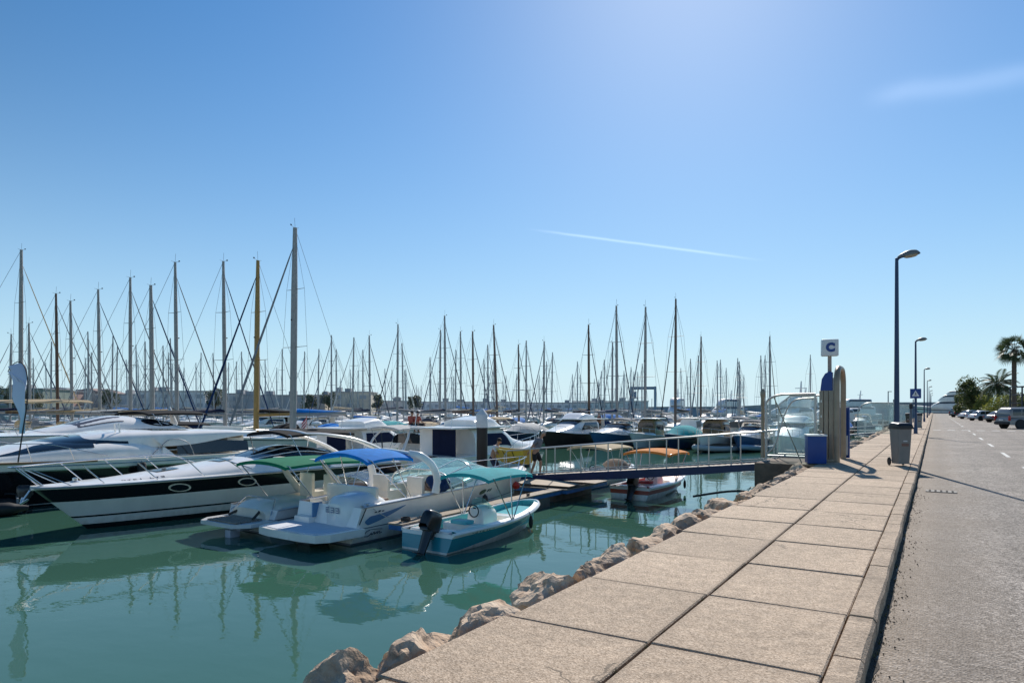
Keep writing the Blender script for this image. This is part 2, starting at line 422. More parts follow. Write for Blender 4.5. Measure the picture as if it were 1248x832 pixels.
sl = bpy.data.lights.new('sun', 'SUN'); sl.energy = 5.0; sl.angle = R(.53); sl.color = (1, .94, .85)
so = bpy.data.objects.new('sun', sl); COL.objects.link(so)
sdir = Vector((-math.sin(SUN_AZ) * math.cos(SUN_EL), math.cos(SUN_AZ) * math.cos(SUN_EL), math.sin(SUN_EL)))
so.rotation_euler = sdir.to_track_quat('Z', 'Y').to_euler(); so.location = sdir * 60

cd = bpy.data.cameras.new('camera'); cam = bpy.data.objects.new('camera', cd); COL.objects.link(cam); SC.camera = cam
cam.location = (0, 0, EYE); cam.rotation_euler = (R(90), 0, YAW)
cd.sensor_width = 36; cd.lens = FPX / 1248 * 36; cd.shift_y = (HZ - 416) / 1248; cd.clip_start = .1; cd.clip_end = 12000
SC.view_settings.view_transform = 'Standard'; SC.view_settings.look = 'None'; SC.view_settings.exposure = 0; SC.view_settings.gamma = 1
SC.cycles.use_denoising = True; SC.cycles.max_bounces = 8; SC.cycles.transparent_max_bounces = 12; SC.cycles.caustics_reflective = False; SC.cycles.caustics_refractive = False
SC.cycles.sample_clamp_indirect = 6

# ================================================================== ground, water, road, pavement
def struct(name, mb, m, **k):
    o = mb.build(name, m, None, **k); return tag(o, kind='structure')

def water_mat():
    m = bpy.data.materials.new('harbour_water'); m.use_nodes = True; t = m.node_tree; b = t.nodes['Principled BSDF']
    b.inputs['Base Color'].default_value = (.026, .118, .098, 1); b.inputs['Roughness'].default_value = .015; b.inputs['IOR'].default_value = 1.33
    tc = t.nodes.new('ShaderNodeTexCoord')
    n0 = t.nodes.new('ShaderNodeTexNoise'); n0.inputs['Scale'].default_value = .12; n0.inputs['Detail'].default_value = 3
    t.links.new(tc.outputs['Object'], n0.inputs['Vector'])
    cm = t.nodes.new('ShaderNodeMix'); cm.data_type = 'RGBA'; cm.inputs[6].default_value = (.044, .118, .086, 1); cm.inputs[7].default_value = (.060, .150, .108, 1)
    t.links.new(n0.outputs['Fac'], cm.inputs[0]); t.links.new(cm.outputs[2], b.inputs['Base Color'])
    prev = None
    for sc, st, dist, det in ((.45, .045, .25, 2), (2.2, .05, .05, 2), (9, .025, .012, 2)):
        n = t.nodes.new('ShaderNodeTexNoise'); n.inputs['Scale'].default_value = sc; n.inputs['Detail'].default_value = det
        mp = t.nodes.new('ShaderNodeMapping'); mp.inputs['Rotation'].default_value = (0, 0, .5 + sc); mp.inputs['Scale'].default_value = (1, 1.5, 1)
        t.links.new(tc.outputs['Object'], mp.inputs['Vector']); t.links.new(mp.outputs['Vector'], n.inputs['Vector'])
        bp = t.nodes.new('ShaderNodeBump'); bp.inputs['Strength'].default_value = st; bp.inputs['Distance'].default_value = dist
        t.links.new(n.outputs['Fac'], bp.inputs['Height'])
        if prev: t.links.new(prev, bp.inputs['Normal'])
        prev = bp.outputs['Normal']
    t.links.new(prev, b.inputs['Normal'])
    return m
struct('water', MB().add([(-4000, -1500, WATER), (-2.6, -1500, WATER), (-2.6, 6000, WATER), (-4000, 6000, WATER)], [(0, 1, 2, 3)]), water_mat(), smooth=False)
struct('sea', MB().add([(-2.6, 420, WATER), (4000, 420, WATER), (4000, 6000, WATER), (-2.6, 6000, WATER)], [(0, 1, 2, 3)]), water_mat(), smooth=False)

def aggregate(name, base, dark, light, s1, bumpd, rough, stain, stain_amt, island=False):
    m = bpy.data.materials.new(name); m.use_nodes = True; t = m.node_tree; b = t.nodes['Principled BSDF']; L = t.links.new
    b.inputs['Roughness'].default_value = rough; b.inputs['Specular IOR Level'].default_value = .35
    tc = t.nodes.new('ShaderNodeTexCoord')
    v = t.nodes.new('ShaderNodeTexVoronoi'); v.inputs['Scale'].default_value = s1; L(tc.outputs['Object'], v.inputs['Vector'])
    hs = t.nodes.new('ShaderNodeSeparateColor'); L(v.outputs['Color'], hs.inputs[0])
    rp = t.nodes.new('ShaderNodeValToRGB'); e = rp.color_ramp.elements
    e[0].position = .0; e[0].color = _lin(dark); e[1].position = 1; e[1].color = _lin(light)
    x = e.new(.5); x.color = _lin(base); L(hs.outputs[0], rp.inputs[0])
    n = t.nodes.new('ShaderNodeTexNoise'); n.inputs['Scale'].default_value = stain; n.inputs['Detail'].default_value = 7; n.inputs['Roughness'].default_value = .7
    L(tc.outputs['Object'], n.inputs['Vector'])
    mr = t.nodes.new('ShaderNodeMapRange'); mr.inputs[1].default_value = .32; mr.inputs[2].default_value = .7; mr.inputs[3].default_value = 1 - stain_amt; mr.inputs[4].default_value = 1 + stain_amt * .45
    L(n.outputs['Fac'], mr.inputs[0])
    mu = t.nodes.new('ShaderNodeMix'); mu.data_type = 'RGBA'; mu.blend_type = 'MULTIPLY'; mu.inputs[0].default_value = 1
    L(rp.outputs[0], mu.inputs[6]); L(mr.outputs[0], mu.inputs[7]); last = mu.outputs[2]
    # fine grime
    n2 = t.nodes.new('ShaderNodeTexNoise'); n2.inputs['Scale'].default_value = stain * 9; n2.inputs['Detail'].default_value = 5; L(tc.outputs['Object'], n2.inputs['Vector'])
    mr2 = t.nodes.new('ShaderNodeMapRange'); mr2.inputs[1].default_value = .35; mr2.inputs[2].default_value = .65; mr2.inputs[3].default_value = .86; mr2.inputs[4].default_value = 1.07; L(n2.outputs['Fac'], mr2.inputs[0])
    mu2 = t.nodes.new('ShaderNodeMix'); mu2.data_type = 'RGBA'; mu2.blend_type = 'MULTIPLY'; mu2.inputs[0].default_value = 1; L(last, mu2.inputs[6]); L(mr2.outputs[0], mu2.inputs[7]); last = mu2.outputs[2]
    if island:
        g = t.nodes.new('ShaderNodeNewGeometry'); mr3 = t.nodes.new('ShaderNodeMapRange'); mr3.inputs[3].default_value = .86; mr3.inputs[4].default_value = 1.08; L(g.outputs['Random Per Island'], mr3.inputs[0])
        mu3 = t.nodes.new('ShaderNodeMix'); mu3.data_type = 'RGBA'; mu3.blend_type = 'MULTIPLY'; mu3.inputs[0].default_value = 1; L(last, mu3.inputs[6]); L(mr3.outputs[0], mu3.inputs[7]); last = mu3.outputs[2]
    def M_(op, a, b_=None, c=None):
        q = t.nodes.new('ShaderNodeMath'); q.operation = op
        for i, x in enumerate((a, b_, c)):
            if x is None: continue
            if isinstance(x, (int, float)): q.inputs[i].default_value = x
            else: L(x, q.inputs[i])
        return q.outputs[0]
    def darken(fac, col, src):
        q = t.nodes.new('ShaderNodeMix'); q.data_type = 'RGBA'; L(fac, q.inputs[0]); L(src, q.inputs[6]); q.inputs[7].default_value = _lin(col); return q.outputs[2]
    sp = t.nodes.new('ShaderNodeSeparateXYZ'); L(tc.outputs['Object'], sp.inputs[0]); X, Y = sp.outputs[0], sp.outputs[1]
    # spots: gum, oil drops
    vs_ = t.nodes.new('ShaderNodeTexVoronoi'); vs_.inputs['Scale'].default_value = 1.9 if island else 1.1; L(tc.outputs['Object'], vs_.inputs['Vector'])
    cs_ = t.nodes.new('ShaderNodeSeparateColor'); L(vs_.outputs['Color'], cs_.inputs[0])
    spot = M_('MULTIPLY', M_('LESS_THAN', vs_.outputs['Distance'], M_('MULTIPLY', M_('POWER', cs_.outputs[1], 3.0), .07)), .55)
    last = darken(spot, [c * .3 for c in base], last)
    # hairline cracks, kept to some areas
    wn = t.nodes.new('ShaderNodeTexNoise'); wn.inputs['Scale'].default_value = 2.5; wn.inputs['Detail'].default_value = 6; L(tc.outputs['Object'], wn.inputs['Vector'])
    wv = t.nodes.new('ShaderNodeVectorMath'); wv.operation = 'MULTIPLY_ADD'; L(wn.outputs['Color'], wv.inputs[0]); wv.inputs[1].default_value = (.5, .5, .5); L(tc.outputs['Object'], wv.inputs[2])
    vc = t.nodes.new('ShaderNodeTexVoronoi'); vc.feature = 'DISTANCE_TO_EDGE'; vc.inputs['Scale'].default_value = .42 if island else .30; L(wv.outputs[0], vc.inputs['Vector'])
    cn = t.nodes.new('ShaderNodeTexNoise'); cn.inputs['Scale'].default_value = .33; L(tc.outputs['Object'], cn.inputs['Vector'])
    crack = M_('MULTIPLY', M_('MULTIPLY', M_('LESS_THAN', vc.outputs['Distance'], .0035), M_('GREATER_THAN', cn.outputs['Fac'], .52)), .7)
    last = darken(crack, [c * .2 for c in base], last)
    if island:   # dirt gathered along the joints
        j = M_('PINGPONG', M_('ADD', Y, 4.01 + 140), .7); j = M_('SUBTRACT', j, M_('MULTIPLY', M_('SUBTRACT', n2.outputs['Fac'], .5), .16))
        jf = t.nodes.new('ShaderNodeMapRange'); jf.inputs[1].default_value = .075; jf.inputs[2].default_value = .0; jf.inputs[3].default_value = 0; jf.inputs[4].default_value = .5; L(j, jf.inputs[0])
        i2 = M_('SUBTRACT', M_('ABSOLUTE', M_('ADD', X, 1.65)), M_('MULTIPLY', M_('SUBTRACT', n2.outputs['Fac'], .5), .16)); jf2 = t.nodes.new('ShaderNodeMapRange'); jf2.inputs[1].default_value = .075; jf2.inputs[2].default_value = .0; jf2.inputs[3].default_value = 0; jf2.inputs[4].default_value = .5; L(i2, jf2.inputs[0])
        last = darken(M_('MAXIMUM', jf.outputs[0], jf2.outputs[0]), [c * .45 for c in base], last)
    if name == 'asphalt':    # sandy verge by the kerb, wheel tracks polished darker, a repaired strip
        d = M_('ADD', X, M_('MULTIPLY', M_('SUBTRACT', n.outputs['Fac'], .5), 1.6)); vf = t.nodes.new('ShaderNodeMapRange'); vf.interpolation_type = 'SMOOTHSTEP'; vf.inputs[1].default_value = 1.1; vf.inputs[2].default_value = -.3; vf.inputs[3].default_value = 0; vf.inputs[4].default_value = .55; L(d, vf.inputs[0])
        last = darken(vf.outputs[0], (.30, .225, .155), last)
        tr_ = M_('PINGPONG', M_('ADD', X, -.55 + 40), .9); tf = t.nodes.new('ShaderNodeMapRange'); tf.interpolation_type = 'SMOOTHSTEP'; tf.inputs[1].default_value = .35; tf.inputs[2].default_value = .0; tf.inputs[3].default_value = 0; tf.inputs[4].default_value = .22; L(tr_, tf.inputs[0])
        last = darken(tf.outputs[0], [c * .55 for c in base], last)
        pt = M_('MULTIPLY', M_('LESS_THAN', M_('ABSOLUTE', M_('SUBTRACT', X, 3.4)), M_('MULTIPLY_ADD', wn.outputs['Fac'], .06, .42)), M_('LESS_THAN', M_('ABSOLUTE', M_('SUBTRACT', Y, 17)), 9.0))
        last = darken(M_('MULTIPLY', pt, .35), [c * .5 for c in base], last)
    L(last, b.inputs['Base Color'])
    bp = t.nodes.new('ShaderNodeBump'); bp.inputs['Strength'].default_value = .9; bp.inputs['Distance'].default_value = bumpd; L(v.outputs['Distance'], bp.inputs['Height'])
    bp2 = t.nodes.new('ShaderNodeBump'); bp2.inputs['Strength'].default_value = .5; bp2.inputs['Distance'].default_value = .02; L(n2.outputs['Fac'], bp2.inputs['Height']); L(bp.outputs[0], bp2.inputs['Normal'])
    L(bp2.outputs[0], b.inputs['Normal']); return m

ASPH = aggregate('asphalt', (.235, .200, .170), (.075, .062, .052), (.56, .49, .42), 55, .009, .8, .35, .34)
SLAB = aggregate('slab_concrete', (.53, .395, .275), (.32, .23, .152), (.74, .575, .42), 95, .004, .85, .9, .16, True)
KERB = aggregate('kerb_concrete', (.52, .39, .275), (.32, .235, .16), (.66, .51, .37), 90, .005, .85, 2.2, .3, True)
BASE = mat('joint_dirt', (.05, .043, .036), .95, 0, 8, .4)
struct('ground', MB().add([(-.3, -60, ROAD - .05), (600, -60, ROAD - .05), (600, 420, ROAD - .05), (-.3, 420, ROAD - .05)], [(0, 1, 2, 3)]), mat('dry_ground', (.20, .17, .13), .95, 0, .3, .35, bump=.4, bscale=4), smooth=False)
struct('road', MB().add([(-.36, -40, ROAD), (16.5, -40, ROAD), (16.5, 330, ROAD), (-.36, 330, ROAD)], [(0, 1, 2, 3)]), ASPH, smooth=False)
mb = MB()
mb.box((-1.6, 165, -.42), (2.34, 410, .72), 0); struct('pavement_bed', mb, BASE, smooth=False)
mb = MB(); y = 4.39 - 1.4 * 6; rr = random.Random(3)
def slab(mb, x0, x1, y0, y1, z):
    c = .010; j = lambda: rr.uniform(-.004, .004); zt = [z + rr.uniform(-.005, .004) for _ in range(4)]
    P = [(x0 + j(), y0 + j()), (x1 + j(), y0 + j()), (x1 + j(), y1 + j()), (x0 + j(), y1 + j())]
    I = [(P[0][0] + c, P[0][1] + c), (P[1][0] - c, P[1][1] + c), (P[2][0] - c, P[2][1] - c), (P[3][0] + c, P[3][1] - c)]
    vs = [(p[0], p[1], -.09) for p in P] + [(p[0], p[1], q - .010) for p, q in zip(P, zt)] + [(p[0], p[1], q) for p, q in zip(I, zt)]
    fs = [(i, (i + 1) % 4, 4 + (i + 1) % 4, 4 + i) for i in range(4)] + [(4 + i, 4 + (i + 1) % 4, 8 + (i + 1) % 4, 8 + i) for i in range(4)] + [(8, 9, 10, 11)]
    mb.add(vs, fs)
while y < 330:
    Ls = 1.4
    slab(mb, -2.80 + rr.uniform(-.05, .03), -1.660, y + .008, y + Ls - .008, 0)
    slab(mb, -1.640, -.572, y + .008 + rr.uniform(-.004, .01), y + Ls - .008, 0)
    y += Ls
struct('pavement', mb, SLAB, smooth=False)
mb = MB(); y = -4.0
while y < 330:
    n = 6; z = rr.uniform(-.006, .006); ww = rr.uniform(-.008, .008); vs = []; fs = []
    L1 = .98
    for i in range(n + 1):
        yy = y + .008 + (L1 - .016) * i / n; e = .020 + (0.012 * noise.noise((yy * 2.1, 2.2, 0)) if y < 40 else 0); e = max(.008, e)
        kx = -.372 + ww + (.007 * noise.noise((yy * 2.3, 7.7, 1)) if y < 40 else 0)
        vs += [(-.560, yy, -.2), (-.560, yy, z - .008), (-.552, yy, z), (kx - e, yy, z), (kx, yy, z - e * 1.2), (kx + .006, yy, -.2)]
    for i in range(n):
        for k in range(5): a = i * 6 + k; fs.append((a, a + 6, a + 7, a + 1))
    fs += [list(range(6)), [n * 6 + k for k in range(6)][::-1]]
    mb.add(vs, fs); y += L1
struct('kerb', mb, KERB, smooth=False)
# gutter dirt, road markings, drain
PAINT = mat('road_paint', (.62, .61, .57), .7, 0, 9, .25)
mb = MB(); zz = ROAD + .004
for k in range(-1, 16):
    y0 = 29.5 + 7.7 * k
    if k < 6 and y0 > 60.5: continue
    mb.add([(2.17, y0, zz), (2.29, y0, zz), (2.29, y0 + 3, zz), (2.17, y0 + 3, zz)], [(0, 1, 2, 3)])
for k in range(8): mb.add([(-.1 + .95 * k, 62.7, zz), (.4 + .95 * k, 62.7, zz), (.4 + .95 * k, 63.5, zz), (-.1 + .95 * k, 63.5, zz)], [(0, 1, 2, 3)])
struct('road_markings', mb, PAINT, smooth=False)
mb = MB(); yy = -6.0; pts = []
while yy < 45:
    pts.append((yy, .05 + .03 * noise.noise((yy * .8, 3, 3)) + .03 * noise.noise((yy * 4, 9, 3)) + .015 * noise.noise((yy * 11, 2, 3)))); yy += .06
for (a, wa), (b_, wb) in zip(pts, pts[1:]): mb.add([(-.38, a, zz), (-.38 + max(.02, wa), a, zz), (-.38 + max(.02, wb), b_, zz), (-.38, b_, zz)], [(0, 1, 2, 3)])
struct('gutter', mb, mat('gutter_dirt', (.07, .058, .045), .95, 0, 14, .5, bump=.6, bscale=40), smooth=False)
p = on(1147, 599, ROAD); mb = MB(); mb.box((p.x, p.y, ROAD + .006), (.55, .36, .02), 0)
for k in range(5): mb.box((p.x - .2 + .1 * k, p.y, ROAD + .018), (.035, .26, .012), 1)
tag(mb.build('drain_cover', [mat('cast_iron', (.16, .15, .14), .7, .3, 12, .3), mat('iron_slots', (.01, .01, .01), .9)], None, smooth=False), 'small grey iron drain cover set in the asphalt', 'drain cover')
# grit and dry weeds gathered in the gutter and joints
rg = random.Random(77); mb = MB()
for i in range(420):
    yy = 1.5 + 16 * rg.random() ** 1.6; xx = -.345 + abs(rg.gauss(0, .10)); s = rg.uniform(.004, .013); vs = [Vector((rg.uniform(.6, 1) * a, rg.uniform(.6, 1) * b_, rg.uniform(.5, .9) * c)) * s for a, b_, c in ((1, 0, 0), (0, 1, 0), (-1, 0, 0), (0, -1, 0), (0, 0, 1), (0, 0, -1))]
    mb.add([v + Vector((xx, yy, ROAD + .004 + s * .4)) for v in vs], [(0, 1, 4), (1, 2, 4), (2, 3, 4), (3, 0, 4), (1, 0, 5), (2, 1, 5), (3, 2, 5), (0, 3, 5)])
tag(mb.build('gutter_gravel', mat('grit', (.16, .12, .085), .9, 0, 30, .5), None, smooth=False, fix=False), 'dark grit and small stones lying in the gutter along the kerb', 'gravel', kind='stuff')
mb = MB()
for i in range(70):
    yy = 2 + 14 * rg.random() ** 1.4; k_ = rg.random(); xx = -.35 + rg.uniform(-.005, .02) if k_ < .6 else (-.566 if k_ < .8 else -1.65); z0 = ROAD if k_ < .6 else -.03
    for b_ in range(7):
        a = rg.uniform(0, 6.28); l = rg.uniform(.02, .055); d = Vector((math.cos(a), math.sin(a), 0)); sd = Vector((-d.y, d.x, 0)) * .003; p = Vector((xx, yy, z0)); mb.add([p - sd, p + sd, p + d * l * .5 + Vector((0, 0, l))], [(0, 1, 2)])
tag(mb.build('weeds', mat('dry_weed', (.12, .12, .04), .8, 0, 9, .4), None, smooth=False, fix=False), 'small dry weeds growing in the kerb and slab joints', 'weeds', kind='stuff')
# parking kerb on the far side of the road
mb = MB(); mb.box((16.65, 145, ROAD + .02), (.25, 370, .22), 0, ch=.02); struct('far_kerb', mb, KERB, smooth=False)

# revetment under the boulders
mb = MB()
def rev(a, b):
    yy = -8 + 338 * a; x = -2.76 - 1.75 * b
    z = -.22 - 2.3 * b ** .9 + .16 * noise.noise((x * 1.4, yy * 1.4, 0)) + .07 * noise.noise((x * 5, yy * 5, 0))
    return Vector((x + .1 * noise.noise((yy * 2, 4, b * 3)), yy, z))
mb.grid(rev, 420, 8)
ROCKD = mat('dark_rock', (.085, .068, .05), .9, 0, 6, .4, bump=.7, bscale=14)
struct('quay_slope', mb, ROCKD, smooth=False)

def rock_mat():
    m = bpy.data.materials.new('limestone_boulder'); m.use_nodes = True; t = m.node_tree; b = t.nodes['Principled BSDF']; L = t.links.new
    b.inputs['Roughness'].default_value = .9; tc = t.nodes.new('ShaderNodeTexCoord'); oi = t.nodes.new('ShaderNodeObjectInfo')
    va = t.nodes.new('ShaderNodeVectorMath'); va.operation = 'ADD'; L(tc.outputs['Object'], va.inputs[0]); L(oi.outputs['Location'], va.inputs[1])
    n = t.nodes.new('ShaderNodeTexNoise'); n.inputs['Scale'].default_value = 3.2; n.inputs['Detail'].default_value = 8; n.inputs['Roughness'].default_value = .68; L(va.outputs[0], n.inputs['Vector'])
    rp = t.nodes.new('ShaderNodeValToRGB'); e = rp.color_ramp.elements; e[0].position = .32; e[0].color = (.15, .092, .055, 1); e[1].position = .7; e[1].color = (.74, .59, .44, 1)
    x = e.new(.47); x.color = (.52, .365, .245, 1); L(n.outputs['Fac'], rp.inputs[0]); L(rp.outputs[0], b.inputs['Base Color'])
    n2 = t.nodes.new('ShaderNodeTexNoise'); n2.inputs['Scale'].default_value = 16; n2.inputs['Detail'].default_value = 6; L(va.outputs[0], n2.inputs['Vector'])
    v = t.nodes.new('ShaderNodeTexVoronoi'); v.feature = 'DISTANCE_TO_EDGE'; v.inputs['Scale'].default_value = 3.5; L(va.outputs[0], v.inputs['Vector'])
    b1 = t.nodes.new('ShaderNodeBump'); b1.inputs['Strength'].default_value = .7; b1.inputs['Distance'].default_value = .05; L(n2.outputs['Fac'], b1.inputs['Height'])
    b2 = t.nodes.new('ShaderNodeBump'); b2.inputs['Strength'].default_value = .3; b2.inputs['Distance'].default_value = .03; L(v.outputs['Distance'], b2.inputs['Height']); L(b1.outputs[0], b2.inputs['Normal'])
    L(b2.outputs[0], b.inputs['Normal']); return m
ROCK = rock_mat()
def boulder(x, y, zc, sx, sy, sz, seed, rz, label, grp='boulders lining the quay edge', sub=4):
    b = bmesh.new(); bmesh.ops.create_icosphere(b, subdivisions=sub, radius=1); rn = random.Random(seed); off = Vector((seed * 3.7, seed * 1.3, seed * .7))
    planes = []
    for _ in range(11):
        d = Vector((rn.uniform(-1, 1), rn.uniform(-1, 1), rn.uniform(-.7, 1))).normalized(); planes.append((d, rn.uniform(.55, .92)))
    for v in b.verts:
        p = v.co.copy()
        for d, h in planes:
            k = p.dot(d)
            if k > h: p -= d * (k - h) * .93
        q = p + off
        p += p.normalized() * (.13 * noise.noise(q * 1.9) - .16 * abs(noise.noise(q * 3.3)) - .10 * abs(noise.noise(q * 6.8 + Vector((3, 1, 2)))) + .05 * noise.noise(q * 12) + .03 * noise.noise(q * 25) + .08)
        v.co = Vector((p.x * sx, p.y * sy, p.z * sz))
    me = bpy.data.meshes.new('boulder'); b.to_mesh(me); b.free(); me.materials.append(ROCK)
    me.polygons.foreach_set('use_smooth', [True] * len(me.polygons)); me.set_sharp_from_angle(angle=R(28))
    o = bpy.data.objects.new('boulder', me); COL.objects.link(o); o.location = (x, y, zc); o.rotation_euler = (0, 0, rz)
    return tag(o, label, 'boulder', grp)
# (x, y, z centre, half sizes, label)
bl = [(-3.20, 3.05, -.27, .24, .30, .30, 'rust stained boulder at the very bottom edge of the picture beside the first slab'),
      (-3.10, 3.62, -.24, .30, .36, .30, 'dark craggy boulder beside the nearest pavement corner'),
      (-3.02, 4.40, -.22, .30, .54, .26, 'long pale crumbly boulder lying along the near pavement edge'),
      (-3.12, 5.60, -.22, .36, .42, .31, 'biggest boulder, tan and angular, rising above the pavement edge'),
      (-3.05, 6.35, -.20, .20, .26, .24, 'small rounded pinkish boulder just past the biggest one'),
      (-3.05, 7.05, -.19, .28, .40, .25, 'smooth pale boulder third along from the biggest one'),
      (-3.06, 8.0, -.24, .30, .48, .28, 'low brown boulder with a dark crack near the middle of the quay edge')]
for i, (x, y, z, a, b_, c, lab) in enumerate(bl): boulder(x, y, z, a, b_, c, 5 + i, (i * 1.3) % .5 - .2, lab)
y = 8.95; i = 0
while y < 80:
    s = rr.uniform(.8, 1.25); far = y > 20
    if not 21.0 < y < 25.0:
        boulder(-3.08 + rr.uniform(-.12, .08), y, -.26 + rr.uniform(-.06, .05), .30 * s, .48 * s, .27 * s, 40 + i, rr.uniform(-.4, .4),
            'brown boulder in the row between the cracked one and the footbridge' if not far else 'boulder in the far row along the quay beyond the gate', 'boulders lining the quay edge' if not far else 'boulders beyond the gate', sub=4 if not far else 3)
    y += rr.uniform(.75, 1.15) * s * (1 if not far else 1.4); i += 1
y = 2.6; i = 0
while y < 21:
    boulder(-3.62 + rr.uniform(-.12, .12), y, -.85 + rr.uniform(-.12, .1), .42, .5, .36, 300 + i, rr.uniform(-.6, .6), 'boulder of the lower row half sunk below the quay edge', 'boulders of the lower row', sub=3)
    y += rr.uniform(.8, 1.1); i += 1

# ================================================================== street furniture
POLEB = mat('blue_pole_paint', (.012, .042, .12), .35, 0, 3, .15); LHEAD = mat('lamp_head_paint', (.20, .20, .19), .45); LENS = mat('lamp_lens', (.42, .36, .26), .3)
BLUEP = mat('royal_blue_paint', (.008, .055, .26), .4, 0, 2, .15); WHITEP = mat('white_paint', (.78, .78, .76), .4, 0, 3, .08)
def lamp(x, y, H, label):
    t = thing('street_lamp', label, 'street lamp', (x, y, 0), 0, 'lamps along the quay kerb')
    mb = MB(); mb.lathe([(.11, 0), (.11, .35), (.085, .42), (.078, 1.2), (.05, H - .3), (.045, H - .02), (.0, H)], n=16); mb.box((0, 0, .012), (.3, .3, .024)); mb.build('pole', POLEB, t)
    mb = MB(); mb.box((0, -.083, .75), (.09, .02, .36), ch=.006); mb.build('service_hatch', mat('hatch_blue', (.02, .06, .14), .5), t)
    if y < 30:
        for sx in (-1, 1):
            for sy in (-1, 1): MB().lathe([(.016, .024), (.016, .05), (.0, .055)], (sx * .11, sy * .11, 0), 6).build('anchor_bolt', mat('bolt_zinc', (.35, .34, .32), .5, .7), t)
    mb = MB(); mb.tube(curve([(0, 0, H - .12), (.05, 0, H - .03), (.17, 0, H + .015)], 4), .035, 8); mb.build('bracket', POLEB, t)
    sh = Shell([(0, .02, 0, .03, 2), (.12, .075, 0, .07, 2.2), (.4, .125, 0, .11, 2.2), (.62, .11, 0, .085, 2.2), (.72, .03, 0, .02, 2)])
    h = sh.mesh('lamp_head', LHEAD, t, 14, 12); h.scale = (1.2, .84, 1.5); h.rotation_euler = (R(7), 0, R(-90)); h.location = (.02, 0, H - .02)
    mb = MB(); vs = []
    mb.lathe([(.0, 0), (.08, -.035), (.105, -.02), (.108, .012)][::-1], n=16); g = mb.build('lens', LENS, h); g.scale = (1, 2.1, 1); g.location = (0, .42, .0)
    return t
for i, (y, H) in enumerate(((23.7, 6.2), (49.0, 5.8), (92, 6.1), (131, 6.1), (170, 6.1), (209, 6.1), (248, 6.1), (287, 6.1))):
    lamp(-.98 - .02 * min(i, 2), y, H, ['tall blue street lamp nearest the viewer, standing just behind the wheelie bin', 'street lamp with the blue crossing sign on its pole', 'third street lamp along the kerb, by the two far bins'][i] if i < 3 else 'distant street lamp in the shrinking row along the kerb')
# crossing sign on the second pole
t = thing('crossing_sign', 'square blue pedestrian crossing sign fixed to the second lamp pole', 'road sign', (-1.0, 48.86, 2.5))
MB().box((0, 0, 0), (.6, .02, .6), ch=.004).build('sign_plate', BLUEP, t)
MB().prism([(-.2, -.17), (.2, -.17), (0, .2)], 'y', -.016, -.0125).build('triangle', WHITEP, t, smooth=False)
mb = MB(); K = mat('sign_black', (.01, .01, .01), .5)
mb.lathe([(.0, -.019), (.022, -.019), (.022, -.017), (0, -.017)], (0.01, 0, .06), 10, axis='y')
for a, b_ in (((0, .035), (-.005, -.04)), ((-.005, -.04), (-.05, -.13)), ((-.005, -.04), (.045, -.13)), ((0, .03), (-.05, -.02)), ((0, .03), (.05, -.03))):
    mb.tube([(a[0], -.018, a[1]), (b_[0], -.018, b_[1])], .011, 6)
mb.build('walking_figure', K, t)
MB().box((0, .04, 0), (.1, .06, .08)).build('clamp', mat('steel_clamp', (.4, .4, .4), .4, .7), t)
# bollard post by the far bins
t = thing('bollard', 'slim dark post with a black cap standing left of the far bins', 'bollard', (-1.55, 60.5, 0))
MB().lathe([(.09, 0), (.09, 1.5), (.07, 1.55)], n=12).build('post', mat('grey_post', (.12, .13, .15), .5), t); MB().lathe([(.12, 1.55), (.12, 1.85), (.08, 1.95), (0, 1.97)], n=12).build('cap', rubber(), t)

def wheelie(loc, rz, body, lid, label, grp=None):
    t = thing('wheelie_bin', label, 'bin', loc, rz, grp); t.scale = (.66, .68, 1.06); W0, W1, D0, D1, H = .24, .29, .26, .36, .98
    mb = MB(); n = 10
    def wallf(a, b):
        k = .5 + .5 * b; ang = 2 * math.pi * a + math.pi / 4; c, s = math.cos(ang), math.sin(ang); e = .22
        return Vector(((W0 + (W1 - W0) * b) * math.copysign(abs(c) ** e, c) , (D0 + (D1 - D0) * b) * math.copysign(abs(s) ** e, s) , .06 + (H - .06) * b))
    mb.grid(wallf, 48, 6); mb.poly([wallf(i / 48, 0) for i in range(48)]); mb.build('body', body, t)
    mb = MB(); mb.box((0, 0, H + .01), (.64, .79, .05), ch=.015); mb.build('rim', lid, t)
    sh = Shell([(-.38, .3, 0, .03, 4), (-.3, .31, 0, .10, 5), (.25, .31, 0, .12, 5), (.37, .30, 0, .05, 4)]); o = sh.mesh('lid', lid, t, 14, 16); o.location = (0, 0, H + .036)
    mb = MB(); mb.tube([(-.22, .40, H - .02), (-.22, .47, H + .03), (.22, .47, H + .03), (.22, .40, H - .02)], .018, 8); mb.build('handle', lid, t)
    for s in (-1, 1):
        mb = MB(); mb.lathe([(.02, -.03), (.10, -.03), (.11, 0), (.10, .03), (.02, .03)], (0, 0, 0), 18, axis='x'); w = mb.build('wheel', rubber(), t); w.location = (s * .30, .30, .11)
    mb = MB(); mb.box((0, 0, 0), (.30, .012, .075), ch=.004); o = mb.build('sticker', mat('brown_label', (.20, .10, .07), .5), t); o.location = (0, -.318, .56); o.rotation_euler = (R(-6.2), 0, 0)
    o2 = MB().prism([(-.09, 0), (.09, 0), (.05, .11), (-.05, .11)], 'y', -.004, .004).build('emblem', mat('pale_print', (.62, .62, .60), .5), t, smooth=False); o2.location = (0, -.325, .64); o2.rotation_euler = (R(-6.2), 0, 0)
    return t
bingrey = mat('bin_grey_plastic', (.22, .215, .20), .45, 0, 3, .12); binlid = mat('bin_black_plastic', (.018, .018, .02), .4)
wheelie((-.80, 21.55, 0), R(34), bingrey, binlid, 'grey wheelie bin with a black lid standing in front of the nearest lamp post')
